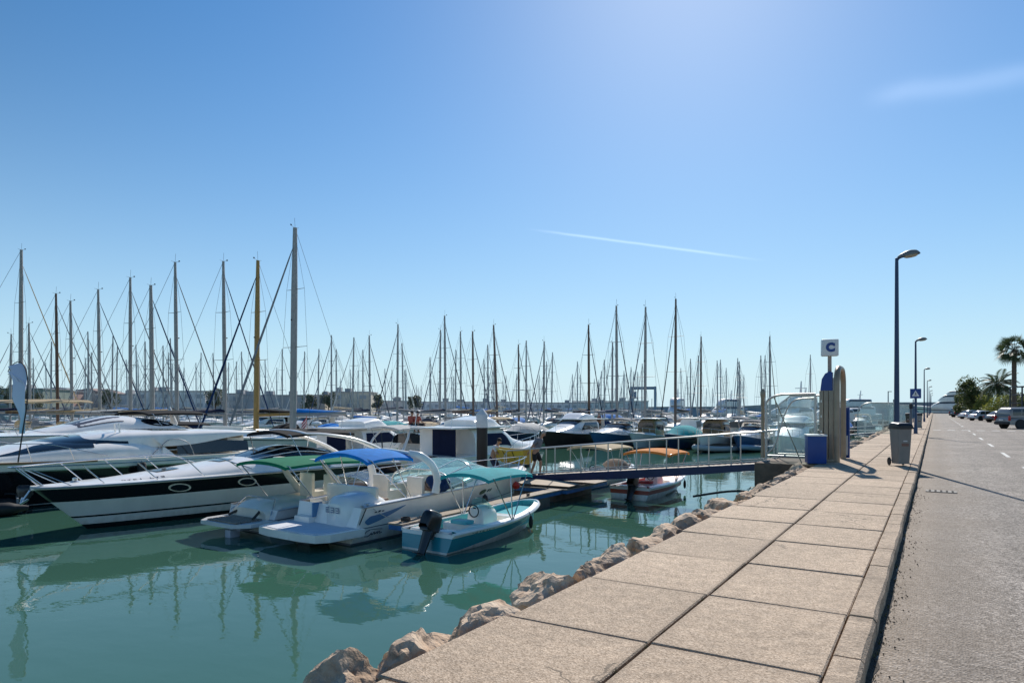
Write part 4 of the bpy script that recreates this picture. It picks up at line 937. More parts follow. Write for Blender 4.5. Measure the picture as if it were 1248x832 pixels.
# ================================================================== 2. black hulled motor yacht
def black_yacht():
    t = thing('motor_yacht', 'large motor yacht with black hull and sweeping white roof, cut by the left border', 'motor yacht', (-26.6, 20.0, WATER), R(180), 'motor boats on the near side of the main pontoon')
    h = Hull(17.6, 4.5, [(0, 1.40), (.5, 1.50), (1, 1.85)], rake=2.0, e=2.6, m=.64, sr=.92, kw0=.92, kw1=.40, draft=.5)
    h.mesh([(.05, 1), (.07, 0), (.80, 1), (.83, 2), (1.0, 0)], [gel(), black(), steel()], t, nu=44)
    h.deck(gelw(), t, 0, 1, .08); h.gunwale(mat('teak', (.26, .15, .07), .7, 0, 3, .2), t, .04, u0=.45)
    low = Shell([(5.2, 1.80, 1.35, .55, 3.5), (6.4, 1.86, 1.42, .78, 3.2), (8.6, 1.72, 1.46, .72, 2.9), (10.6, 1.40, 1.52, .36, 2.6), (13.2, .9, 1.62, .18, 2.4), (15.2, .25, 1.72, .03, 2)])
    low.mesh('deckhouse', gel(), t, 34, 26)
    for a in (0, 1):
        V = (lambda v: v) if a == 0 else (lambda v: 1 - v)
        low.win('side_window', glass(), t, [((.26, V(.16)), (.56, V(.17)), (.42, V(.34)), (.25, V(.34)))], off=.012)
    # coupe roof: broad white sweep over the aft cockpit
    roof = Shell([(1.0, 1.50, 2.22, .10, 5), (2.4, 1.70, 2.10, .30, 5.5), (4.4, 1.72, 1.86, .58, 6), (6.2, 1.62, 1.82, .64, 5), (7.8, 1.30, 1.92, .38, 3.6), (9.0, .85, 1.94, .04, 2.6)])
    roof.mesh('coupe_roof', gel(), t, 30, 24)
    ws = Shell([(6.6, 1.62, 1.85, .56, 2.8), (8.4, 1.40, 1.85, .40, 2.6), (10.3, .95, 1.78, .06, 2.4)]); ws.mesh('windscreen', glass(), t, 16, 20)
    for sd in (-1, 1):
        mb = MB(); mb.grid(lambda a, b: Vector((sd * (1.84 - .12 * b), 4.9 + .6 * a + 1.1 * b * (1 - a) - .2 * b, 1.45 + .75 * b)), 6, 6); mb.grid(lambda a, b: Vector((sd * (1.78 - .12 * b), 4.9 + .6 * a + 1.1 * b * (1 - a) - .2 * b, 1.45 + .75 * b)), 6, 6); mb.build('roof_pillar', gel(), t)
        mb = MB(); mb.grid(lambda a, b: Vector((sd * (1.74 - .1 * b), 1.6 + 3.2 * a, 1.50 + .62 * b * (1 - .35 * (1 - a)))), 8, 4); mb.build('smoked_screen', glass(), t, fix=False)
    mb = MB(); mb.box((0, 6.15, 1.75), (3.2, .05, .9)); mb.build('saloon_door', glass(), t)
    mb = MB()
    for k in range(4): mb.box((-1.2 + .8 * k, 5.9, 1.75), (.5, .03, .7))
    mb.build('curtain', mat('plaid_curtain', (.30, .22, .19), .9, 0, 14, .5), t)
    seat(t, (0, 2.0, 1.6), (2.8, .8, .45), gelw(), .5)
    rail(t, h, .42, .99, .62, 8, inset=.14, lean=.12)
    mb = MB()
    for v in (.10, .24): mb.tube([roof.P(u / 16, v) + Vector((.012, 0, .004)) for u in range(2, 15)], .012, 5)
    mb.build('roof_trim', mat('rub_rail_grey', (.5, .5, .5), .4, .4), t)
    mb = MB()
    for u in (.30, .44, .58): patch(mb, low.P, low.ax, u, u + .006, .05, .40, .014, 1, 6)
    mb.build('window_post', rubber(), t, fix=False)
    mb = MB(); patch(mb, low.P, low.ax, .72, .80, .42, .58, off=.02); patch(mb, roof.P, roof.ax, .38, .56, .36, .64, off=.02); mb.build('deck_hatch', glass(), t, fix=False)
    fn, ax = h.side(1); mb = MB()
    for u in (.45, .56, .67): patch(mb, fn, ax, 0, 0, 0, 0, .014, disc=(u, .52, .014, .05))
    mb.build('porthole', steel(), t, fix=False)
    mb = MB()
    mb.tube([(-1.2, 6.7, 2.38), (-1.2, 6.75, 2.72), (-.9, 6.75, 2.72), (-.9, 6.7, 2.38)], .03, 6); mb.build('roof_rail', gel(), t)
    mb = MB(); mb.tube(curve([(-1.9, 4.2, 1.4), (-1.95, 4.5, 1.95), (-1.9, 5.2, 2.1), (-1.85, 5.9, 1.5)], 6), .02, 6); mb.build('grab_rail', steel(), t)
    mb = MB(); fender(mb, -2.3, 6.5, 1.4, .75, .15); mb.build('fender', rubber(), t)
black_yacht()
# dark inflatable at the far left, behind the bow
def rib(label, loc, rz, L=3.2, tube=None, cover=None, grp=None, motor=True):
    t = thing('inflatable_dinghy', label, 'dinghy', loc, rz, grp); mt = tube or mat('grey_tube', (.20, .21, .23), .5)
    w = .62; pts = [Vector((-w, 0, .22))] + curve([(-w, .1, .22), (-w, L * .55, .24), (-w * .75, L * .82, .32), (0, L, .40), (w * .75, L * .82, .32), (w, L * .55, .24), (w, .1, .22)], 7) + [Vector((w, -.25, .22))]
    pts[0] = Vector((-w, -.25, .22)); mb = MB(); n = len(pts); mb.tube(pts, [.06 + .14 * min(1, min(i, n - 1 - i) / 1.5) for i in range(n)], 12); mb.build('tube', mt, t)
    mb = MB(); mb.box((0, L * .38, .12), (1.0, L * .8, .06)); mb.box((0, .02, .30), (.95, .05, .42)); mb.build('floor', mat('dinghy_floor', (.30, .30, .30), .7), t)
    if motor: outboard(t, (0, -.12, .42), .75)
    else: MB().box((0, L * .4, .30), (.9, .25, .05)).build('thwart', mat('dinghy_board', (.4, .3, .2), .7), t)
    if cover:
        sh = Shell([(.1, .5, .3, .12, 2.5), (L * .4, .55, .32, .30, 2.2), (L * .75, .4, .38, .12, 2.2)]); sh.mesh('cover', cover, t, 14, 14)
    return t
rib('dark inflatable dinghy with its motor, half hidden at the left border below the black hull', at(22, 590, 21.2) * 1 - Vector((0, 0, at(22, 590, 21.2).z - WATER)), R(160), 2.6, rubber())

# feather flag on the yacht bow
p = at(22, 562, 20.0)
t = thing('feather_flag', 'tall pale blue feather banner flag on a dark pole by the left border', 'banner flag', p)
def bl_(q): return at(q[0], q[1], 20.0) - p
pole = curve([bl_((22, 563)), bl_((27, 530)), bl_((33, 490)), bl_((33.5, 462)), bl_((29, 445)), bl_((21, 441)), bl_((13, 447)), bl_((9.5, 453))], 6)
MB().tube(pole, [.022 - .012 * i / (len(pole) - 1) for i in range(len(pole))], 8).build('pole', mat('flag_pole_black', (.015, .015, .02), .5), t)
lf = curve([bl_((9.5, 453)), bl_((15, 474)), bl_((20, 495)), bl_((25, 528))], 8); rt = curve([bl_((13, 446.5)), bl_((26, 443)), bl_((33, 462)), bl_((32.5, 490)), bl_((27.5, 528))], 8)
def bsurf(a, b):
    i = a * (len(lf) - 1); l_ = lf[int(i)].lerp(lf[min(int(i) + 1, len(lf) - 1)], i % 1); j = a * (len(rt) - 1); r_ = rt[int(j)].lerp(rt[min(int(j) + 1, len(rt) - 1)], j % 1)
    q = l_.lerp(r_, b); return q + Vector((.03, .05, 0)) * math.sin(a * 9 + b * 5)
def ramp_mat():
    m = mat('banner_cloth', (.60, .66, .82), .7); t_ = m.node_tree; b = t_.nodes['Principled BSDF']
    g = t_.nodes.new('ShaderNodeTexCoord'); s = t_.nodes.new('ShaderNodeSeparateXYZ'); t_.links.new(g.outputs['Object'], s.inputs[0])
    r_ = t_.nodes.new('ShaderNodeValToRGB'); mr = t_.nodes.new('ShaderNodeMapRange'); mr.inputs[1].default_value = .5; mr.inputs[2].default_value = 3; t_.links.new(s.outputs[2], mr.inputs[0]); t_.links.new(mr.outputs[0], r_.inputs[0])
    e = r_.color_ramp.elements; e[0].color = (.30, .66, .84, 1); e[1].color = (.56, .58, .80, 1); e.new(.45).color = (.74, .78, .90, 1); t_.links.new(r_.outputs[0], b.inputs['Base Color']); return m
MB().grid(bsurf, 30, 8).build('cloth', ramp_mat(), t, fix=False)
mb = MB()
for k in range(3): mb.tube([bsurf(.16 + .05 * k, .35 + .06 * k) + Vector((0, -.03, 0)), bsurf(.30 + .07 * k, .5 + .08 * k) + Vector((0, -.03, 0)), bsurf(.40 + .06 * k, .52 + .1 * k) + Vector((0, -.03, 0))], .014, 6)
mb.build('lettering', mat('flag_white_print', (.75, .75, .85), .6), t)

# ================================================================== 3. blue swoosh cruiser
def swoosh_cruiser():
    t = thing('sports_cruiser', 'white sports cruiser with blue swoosh, blue canopy and a wide swim platform facing the viewer', 'motor boat', (-12.9, 11.9, WATER), R(-3.5), 'motor boats on the near side of the main pontoon')
    h = Hull(8.6, 2.65, [(0, .88), (.35, .98), (.7, 1.06), (1, 1.16)], rake=.95, e=2.5, m=.62, sr=.9, kw0=.90, kw1=.45, trake=.25)
    h.mesh([(.05, 1), (.40, 0), (.425, 1), (1, 0)], [gel(), mat('hull_line', (.10, .11, .14), .4)], t, nu=40)
    h.gunwale(mat('rub_rail_grey', (.5, .5, .5), .4, .4), t, .024)
    h.well([gel(), gelw(), gelg()], t, .02, .50, .20, .42); h.deck(gel(), t, .5, 1, .10)
    # swim platform
    mb = MB(); out = [(-1.30, 0), (1.30, 0), (1.26, -1.0), (1.08, -1.28), (.6, -1.36), (-.6, -1.36), (-1.08, -1.28), (-1.26, -1.0)]
    mb.prism(out, 'z', .22, .40); mb.build('swim_platform', gel(), t, ang=30)
    MB().prism([(p[0] * .86, -.08 + p[1] * .86) for p in out], 'z', .402, .412).build('platform_pad', mat('platform_grip', (.66, .68, .72), .7, 0, 4, .08), t, smooth=False)
    mb = MB(); mb.box((0, -.45, .12), (.5, .7, .26), ch=.06); mb.tube([(0, -.5, .1), (0, -.65, -.5)], .12, 10); mb.build('drive_leg', mat('drive_grey', (.08, .08, .09), .5), t)
    # moulded stern: rounded engine hatch, walk-through steps
    sh = Shell([(-.30, .30, .40, .55, 4), (-.10, .52, .40, .72, 3.5), (.55, .62, .42, .76, 3.5), (.95, .60, .42, .60, 3.2)]); o = sh.mesh('engine_hatch', gel(), t, 16, 22); o.location = (.42, .12, 0)
    mb = MB()
    for k, (y, z) in enumerate(((-.16, .52), (.12, .68), (.40, .82))): mb.box((-.72, y, z - .1), (.62, .30, .28), ch=.05)
    mb.build('boarding_steps', gel(), t)
    MB().box((-.42, -.05, .72), (.05, .30, .36), ch=.015).build('blue_door_panel', mat('swoosh_blue', (.10, .24, .42), .3), t)
    marks(t, lambda u, v: Vector((.10 + u * .55, -.205, .72 + v * .14)), lambda u: Vector((.4, 1, .7)), 0, 1, 0, 1, 'E33', mat('grey_lettering', (.22, .25, .32), .4), off=.012)
    # swoosh on both sides, and script
    SW = mat('swoosh_blue', (.10, .24, .42), .3)
    for sd in (-1, 1):
        fn, ax = h.side(sd); mb = MB()
        def lift(a, b):
            u = .028 + .15 * a; mid = .60 + .26 * a ** 1.6; th = .26 * (1 - a) ** .7 * min(1, a * 8 + .2)
            p = fn(u, mid + th * (b - .5)); return p + Vector((sd * .010, 0, 0))
        mb.grid(lift, 26, 3); mb.build('swoosh', SW, t, fix=False)
        mb = MB()
        for k in range(3): patch(mb, fn, ax, .055 + .014 * k, .064 + .014 * k, .80, .83 + .02 * (k == 1), .01, 1, 1)
        mb.build('logo_dashes', INK, t, fix=False)
        def scr(x, z): return fn(.040 + x * .07, .16 + z * .20) + Vector((sd * .012, 0, 0))
        mb = MB(); mb.tube([scr(*q) for q in ((.28, .95), (.1, .8), (0, .4), (.08, .1), (.25, .05), (.36, .25), (.40, .5), (.44, .2), (.5, .25), (.55, .55), (.62, .5), (.6, .2), (.68, .25), (.74, .55), (.78, .2), (.84, .5), (.9, .5), (.92, .2), (1.05, .3))], .009, 5)
        mb.tube([scr(*q) for q in ((.3, .98), (.6, .9), (1.0, .75))], .006, 5); mb.build('script_lettering', INK, t)
        mb = MB(); patch(mb, fn, ax, 0, 0, 0, 0, .012, disc=(.60, .74, .022, .07)); patch(mb, fn, ax, .635, .645, .70, .78, .012, 1, 1); patch(mb, fn, ax, .652, .662, .70, .78, .012, 1, 1); mb.build('porthole', glass(), t, fix=False)
        mb = MB(); mb.tube([h.P(.015, sd, .96) + Vector((sd * .03, 0, .02)), h.P(.012, sd, .55) + Vector((sd * .03, -.05, 0))], .012, 6); mb.build('mooring_line', rubber(), t)
    # cuddy and windscreen
    cu = Shell([(4.1, 1.10, .98, .30, 3), (5.2, 1.02, 1.02, .42, 2.8), (6.6, .72, 1.08, .26, 2.5), (7.9, .22, 1.14, .03, 2)]); cu.mesh('cuddy_roof', gel(), t, 22, 20)
    AQ = clear('aqua_screen', (.62, .88, .86), .35)
    ws = Shell([(3.3, 1.17, 1.02, .50, 3), (4.4, 1.12, 1.16, .62, 2.7), (5.3, .90, 1.32, .25, 2.5), (5.9, .6, 1.36, .03, 2.3)]); ws.mesh('windscreen', AQ, t, 16, 20, ends=False)
    mb = MB()
    for v in (.02, .22, .40, .60, .78, .98): mb.tube([ws.P(u / 10, v) for u in range(11)], .018, 6)
    mb.tube([ws.P(0, v / 20) for v in range(21)], .022, 6); mb.tube([ws.P(.42, v / 20) for v in range(21)], .018, 6); mb.build('windscreen_frame', gel(), t)
    # arch
    mb = MB()
    for sd in (-1, 1):
        pts = curve([(sd * 1.26, 2.55, .98), (sd * 1.27, 2.62, 1.35), (sd * 1.24, 2.45, 1.75), (sd * 1.10, 2.15, 2.02), (sd * .85, 1.95, 2.10)], 6); mb.tube(pts, [.15 - .06 * i / (len(pts) - 1) for i in range(len(pts))], 10, flat=.5)
    mb.tube(curve([(-.9, 1.97, 2.09), (0, 1.88, 2.16), (.9, 1.97, 2.09)], 8), .085, 10, flat=.5); mb.build('arch', gel(), t)
    MB().tube([(-.1, 1.9, 2.15), (-.1, 1.86, 2.6)], .018, 6).build('antenna', rubber(), t)
    bimini(t, .35, 1.95, 1.02, 2.02, cnv(*BLUE), .98, [(.45, 1.5), (1.2, 1.65)], arch=.20, base_w=1.22, droop=.07)
    # cockpit furniture
    seat(t, (0, .95, .42), (1.9, .55, .50), gelw(), .42); seat(t, (-.62, 2.6, .42), (.6, .6, .55), gelw(), .48); seat(t, (.62, 2.7, .42), (.6, .6, .55), gelw(), .48)
    MB().box((.62, 3.35, .95), (.8, .5, .5), ch=.08).build('dashboard', mat('dash_brown', (.16, .10, .08), .5), t)
    mb = MB(); mb.tube([Vector((.62 + .17 * math.cos(R(a)), 3.05 + .05 * math.sin(R(a)), 1.22 + .17 * math.sin(R(a)))) for a in range(0, 361, 20)], .016, 6); mb.tube([(.62, 3.08, 1.22), (.62, 3.2, 1.15)], .02, 6); mb.build('steering_wheel', rubber(), t)
    rail(t, h, .52, .99, .42, 5, inset=.1, lean=.1)
    for sd in (-1, 1):
        for u in (.03, .40):
            q = h.P(u, sd, 1) + Vector((-sd * .10, 0, .04)); mb = MB(); mb.tube([q + Vector((0, -.09, .03)), q + Vector((0, .09, .03))], .012, 6); mb.box(q, (.03, .07, .05)); mb.build('cleat', steel(), t)
    q = h.P(.03, 1, 1) + Vector((-.1, 0, .06)); MB().tube(curve([q, q + Vector((.25, .35, -.32)), q + Vector((.42, .8, -.44)), q + Vector((.55, 1.25, -.42))], 6), .010, 6).build('mooring_line', mat('white_rope', (.55, .52, .46), .9), t)
    mb = MB(); mb.box((0, 1.02, .935), (1.7, .42, .07), ch=.03); mb.build('cushion', mat('brown_cushion', (.20, .14, .11), .8), t)
    mb = MB(); mb.grid(lambda a, b: Vector((-1.08 + .02 * math.sin(9 * b), 1.3 + 1.5 * a, .52 + .40 * b)), 6, 6); mb.build('side_lining', mat('brown_cushion', (.20, .14, .11), .8), t, fix=False)
    fn, ax = h.side(1); mb = MB(); mb.lathe([(.01, -.14), (.10, -.10), (.14, 0), (.10, .10), (.01, .14)], h.P(.90, 1, .62) + Vector((.1, 0, 0)), 14); mb.build('red_fender', mat('red_fender', (.55, .03, .02), .4), t)
    mb = MB(); fender(mb, h.P(.60, 1, .9).x + .10, 4.9, .72, .45, .09); mb.build('fender', rubber(), t)
    return t
swoosh_cruiser()
# blue cloth bundle on its gunwale: lies on the boat
b = bmesh.new(); bmesh.ops.create_icosphere(b, subdivisions=4, radius=.3)
for v in b.verts:
    q = v.co * 5; v.co += v.co.normalized() * (.10 * noise.noise(q) + .05 * noise.noise(q * 2.3)); v.co.z *= .8
me = bpy.data.meshes.new('cloth_bundle'); b.to_mesh(me); b.free(); me.materials.append(cnv(*DARKB)); me.polygons.foreach_set('use_smooth', [True] * len(me.polygons))
o = bpy.data.objects.new('cloth_bundle', me); COL.objects.link(o); o.location = (-11.62, 14.7, WATER + 1.22); tag(o, 'crumpled dark blue cloth bundle on the side deck under the blue canopy', 'cloth')

# ================================================================== 4. grey sports boat with green canopy
def green_canopy_boat():
    t = thing('sports_boat', 'older pale grey sports boat with green canopy and cream folding arches, stern to the viewer', 'motor boat', (-15.6, 11.7, WATER), R(-3), 'motor boats on the near side of the main pontoon')
    h = Hull(7.2, 2.35, [(0, .62), (.4, .74), (1, .98)], rake=.8, e=2.4, m=.62, sr=.9, kw0=.88, kw1=.45, trake=.2)
    h.mesh([(.06, 1), (.55, 0), (.60, 1), (1, 0)], [gelg(), mat('hull_line', (.10, .11, .14), .4)], t, nu=34)
    h.gunwale(mat('rub_rail_grey', (.5, .5, .5), .4, .4), t, .024); h.well([gelg(), gelw(), gelg()], t, .03, .55, .16, .30); h.deck(gel(), t, .55, 1, .1)
    mb = MB(); out = [(-1.05, 0), (1.05, 0), (1.0, -.75), (.7, -1.1), (-.7, -1.1), (-1.0, -.75)]; mb.prism(out, 'z', .26, .36); mb.build('swim_platform', gelg(), t, ang=30)
    mb = MB(); 
    for k in range(5): mb.box((.1, -.95 + .16 * k, .385), (1.3, .11, .03))
    mb.build('platform_slats', mat('weathered_teak', (.30, .24, .19), .8, 0, 4, .3), t)
    mb = MB(); mb.box((.35, -.85, -.1), (.26, .30, .60), ch=.06); mb.box((.35, -.6, .2), (.5, .4, .12), ch=.03); mb.build('drive_leg', mat('drive_pale', (.42, .44, .50), .4), t)
    sh = Shell([(-.15, .75, .36, .25, 4), (.3, .95, .38, .42, 3.5), (1.3, .95, .42, .40, 3.5), (1.6, .85, .45, .2, 3)]); sh.mesh('sun_pad', gelw(), t, 14, 20)
    mb = MB(); mb.tube(curve([(-.7, -.3, .4), (-.3, .05, .62), (.3, .0, .60), (.7, -.5, .42)], 6), .035, 8); mb.build('hose', mat('dark_rope', (.06, .055, .05), .9), t)
    for sd in (-1, 1):
        mb = MB(); pts = [Vector((sd * 1.08, 2.35, .72)), Vector((sd * 1.06, 1.9, 1.25)), Vector((sd * 1.0, 1.45, 1.82))]; mb.tube(pts, [.20, .16, .11], 10, flat=.35); mb.build('arch_leg', gelw(), t)
    MB().box((0, 1.42, 1.83), (2.0, .24, .07), ch=.02).build('arch_top', gelw(), t)
    bimini(t, .2, 2.9, 1.12, 1.78, cnv(*GREEN), .72, [(.3, 1.2), (2.8, 2.4)], arch=.12, base_w=1.1, droop=.05)
    seat(t, (-.55, 2.4, .30), (.6, .55, .5), gelw(), .6); seat(t, (.55, 2.4, .30), (.6, .55, .5), gelw(), .6); seat(t, (0, 1.75, .30), (1.8, .4, .4), gelw(), 0)
    MB().box((.5, 3.4, .78), (.8, .4, .42), ch=.06).build('dashboard', mat('dash_brown', (.16, .10, .08), .5), t)
    ws = Shell([(3.2, 1.05, .74, .42, 3), (4.0, 1.0, .80, .48, 2.7), (4.9, .7, .92, .04, 2.3)]); ws.mesh('windscreen', clear('smoke_screen', (.45, .5, .52), .4), t, 12, 18, ends=False)
    mb = MB()
    for v in (.02, .3, .5, .7, .98): mb.tube([ws.P(u / 8, v) for u in range(9)], .016, 6)
    mb.tube([ws.P(0, v / 18) for v in range(19)], .02, 6); mb.build('windscreen_frame', steel(), t)
    rail(t, h, .55, .99, .4, 4, inset=.1, lean=.08)
    mb = MB(); fender(mb, 1.22, .8, .6, .4, .09); mb.build('fender', rubber(), t)
    mb = MB(); mb.tube([(-.9, -.1, .5), (-.75, .3, .85), (.6, .25, .85), (.9, -.1, .5)], .014, 6); mb.build('stern_rail', steel(), t)
green_canopy_boat()

# ================================================================== 5. turquoise dinghy
AQUA = mat('aqua_plastic', (.09, .50, .54), .35, 0, 2, .12); AQHULL = mat('teal_gelcoat', (.03, .29, .35), .22, 0, 2, .12, coat=.3)
def small_launch(name, label, loc, rz, hullmat, inmat, canopy, L=4.5, B=1.70, motor=True, rows=None, console=True, fend=True, marks_='OTEIL', grp=None, cw=.78):
    t = thing(name, label, 'motor boat', loc, rz, grp)
    h = Hull(L, B, [(0, .44), (.5, .47), (1, .68)], rake=.45, e=4.2, m=.60, sr=.93, kw0=.86, kw1=.50, draft=.2, trake=.12)
    rows = rows or [(.06, 0), (lambda u: .10 + .55 * max(0, (u - .12)) ** .8, 0), (.80, 1), (1.0, 0)]
    h.mesh(rows, [gel(), hullmat], t, nu=40); h.gunwale(gel(), t, .045, out=0, tau=.97)
    h.well([gel(), inmat, gelg()], t, .04, .93, .17, .20, dz=.04); 
    mb = MB(); mb.box((0, .22, .42), (1.2, .34, .12), ch=.04); mb.build('stern_deck', gel(), t)
    for k, y in enumerate((L * .30, L * .66)): seat(t, (0, y, .2), (1.12 if k == 0 else .95, .34, .26), gel(), 0)
    mb = MB(); mb.grid(lambda a, b: Vector(((2 * b - 1) * (.52 - .30 * a ** 2), L * (.70 + .19 * a), .42 + .14 * a)), 8, 6); mb.build('bow_locker', inmat, t, fix=False)
    if console:
        sh = Shell([(L * .40, .26, .2, .58, 4), (L * .47, .28, .2, .62, 4), (L * .54, .22, .2, .50, 4)]); sh.mesh('console', gel(), t, 12, 16)
        ws = Shell([(L * .44, .26, .76, .26, 3), (L * .52, .20, .70, .05, 3)]); ws.mesh('console_screen', clear('aqua_screen', (.62, .88, .86), .35), t, 8, 12, ends=False)
        mb = MB(); mb.tube([Vector((.15 * math.cos(R(a)), L * .385, .70 + .15 * math.sin(R(a)))) for a in range(0, 361, 20)], .015, 6); mb.tube([(0, L * .385, .78), (0, L * .42, .74)], .02, 6); mb.build('steering_wheel', rubber(), t)
        mb = MB(); mb.lathe([(.005, -.02), (.07, -.02), (.07, .02), (.005, .02)], (0, L * .41, .62), 14, axis='y'); mb.build('gauge', rubber(), t)
        seat(t, (.05, L * .27, .46), (.5, .34, .10), inmat, .0, 'cushion')
    if motor: outboard(t, (.16, -.10, .40), .92, 24)
    bimini(t, L * .30, L * .72, cw, 1.60, canopy, .50, [(L * .34, L * .50), (L * .66, L * .52), (L * .5, L * .51)], arch=.13, base_w=.80)
    fn, ax = h.side(1)
    if marks_:
        for sd in (-1, 1): fn, ax = h.side(sd); marks(t, fn, ax, .14, .34, .845, .935, '-' + marks_ + '-', INK, off=.035)
    if fend: mb = MB(); fender(mb, h.P(.72, 1, 1).x + .08, L * .70, .48, .34, .055); mb.tube([(h.P(.72, 1, 1).x + .08, L * .70, .48), (h.P(.72, 1, 1).x - .02, L * .70, .62)], .008, 5); mb.build('fender', rubber(), t)
    return t
small_launch('small_launch', 'small white and turquoise open boat with aqua canopy and black outboard, nearest to the quay', (-9.95, 12.15, WATER), R(-3), AQHULL, AQUA, cnv(*TEAL))
# ================================================================== boats beyond the footbridge
small_launch('small_launch', 'small white open boat with red band and bright orange canopy behind the footbridge', (-9.35, 22.9, WATER), R(-4), mat('red_orange_gelcoat', (.42, .07, .025), .3), mat('red_lining', (.45, .05, .04), .5), cnv(*ORANGE), L=4.6, motor=True, rows=[(.45, 0), (.78, 1), (1, 0)], marks_='', cw=.95)
t = small_launch('small_launch', 'white open boat with long cream canopy moored just behind the middle of the footbridge', (-12.6, 24.2, WATER), R(-4), bluh(), gelw(), cnv(*CREAM), L=5.6, B=2.0, rows=[(.1, 1), (1, 0)], marks_='', cw=1.0, motor=False)
sh = Shell([(3.6, .55, .45, .2, 3), (4.3, .62, .45, .55, 2.5), (5.0, .3, .6, .2, 2.2)]); sh.mesh('mesh_cover', mat('brown_net_cover', (.20, .15, .12), .9, 0, 20, .3), t, 12, 14)

# flat sheet over the end of the pontoon: tan boards stacked on it
mb = MB(); mb.grid(lambda a, b: Vector((-13.6 + 2.9 * a, 20.75 + .85 * b, -1.12 + .10 * math.sin(a * 3) * b)), 14, 5); mb.grid(lambda a, b: Vector((-13.6 + 2.9 * a, 20.75 + .85 * b, -1.17 + .10 * math.sin(a * 3) * b)), 14, 5)
tag(mb.build('plywood_sheet', mat('pale_plywood', (.46, .36, .25), .75, 0, 2, .2, stretch=(1, 6, 1)), None), 'pale tan plywood sheet lying on the pontoon under the footbridge', 'board')
# ================================================================== generic motor boats for the rows behind
OCC = []      # berths taken: (x, y, half width, half length)
def free(x, y, hw, hl, pad=.15):
    for a, b, c, d in OCC:
        if abs(x - a) < hw + c + pad and abs(y - b) < hl + d + pad: return False
    return True
def take(x, y, hw, hl): OCC.append((x, y, hw, hl))

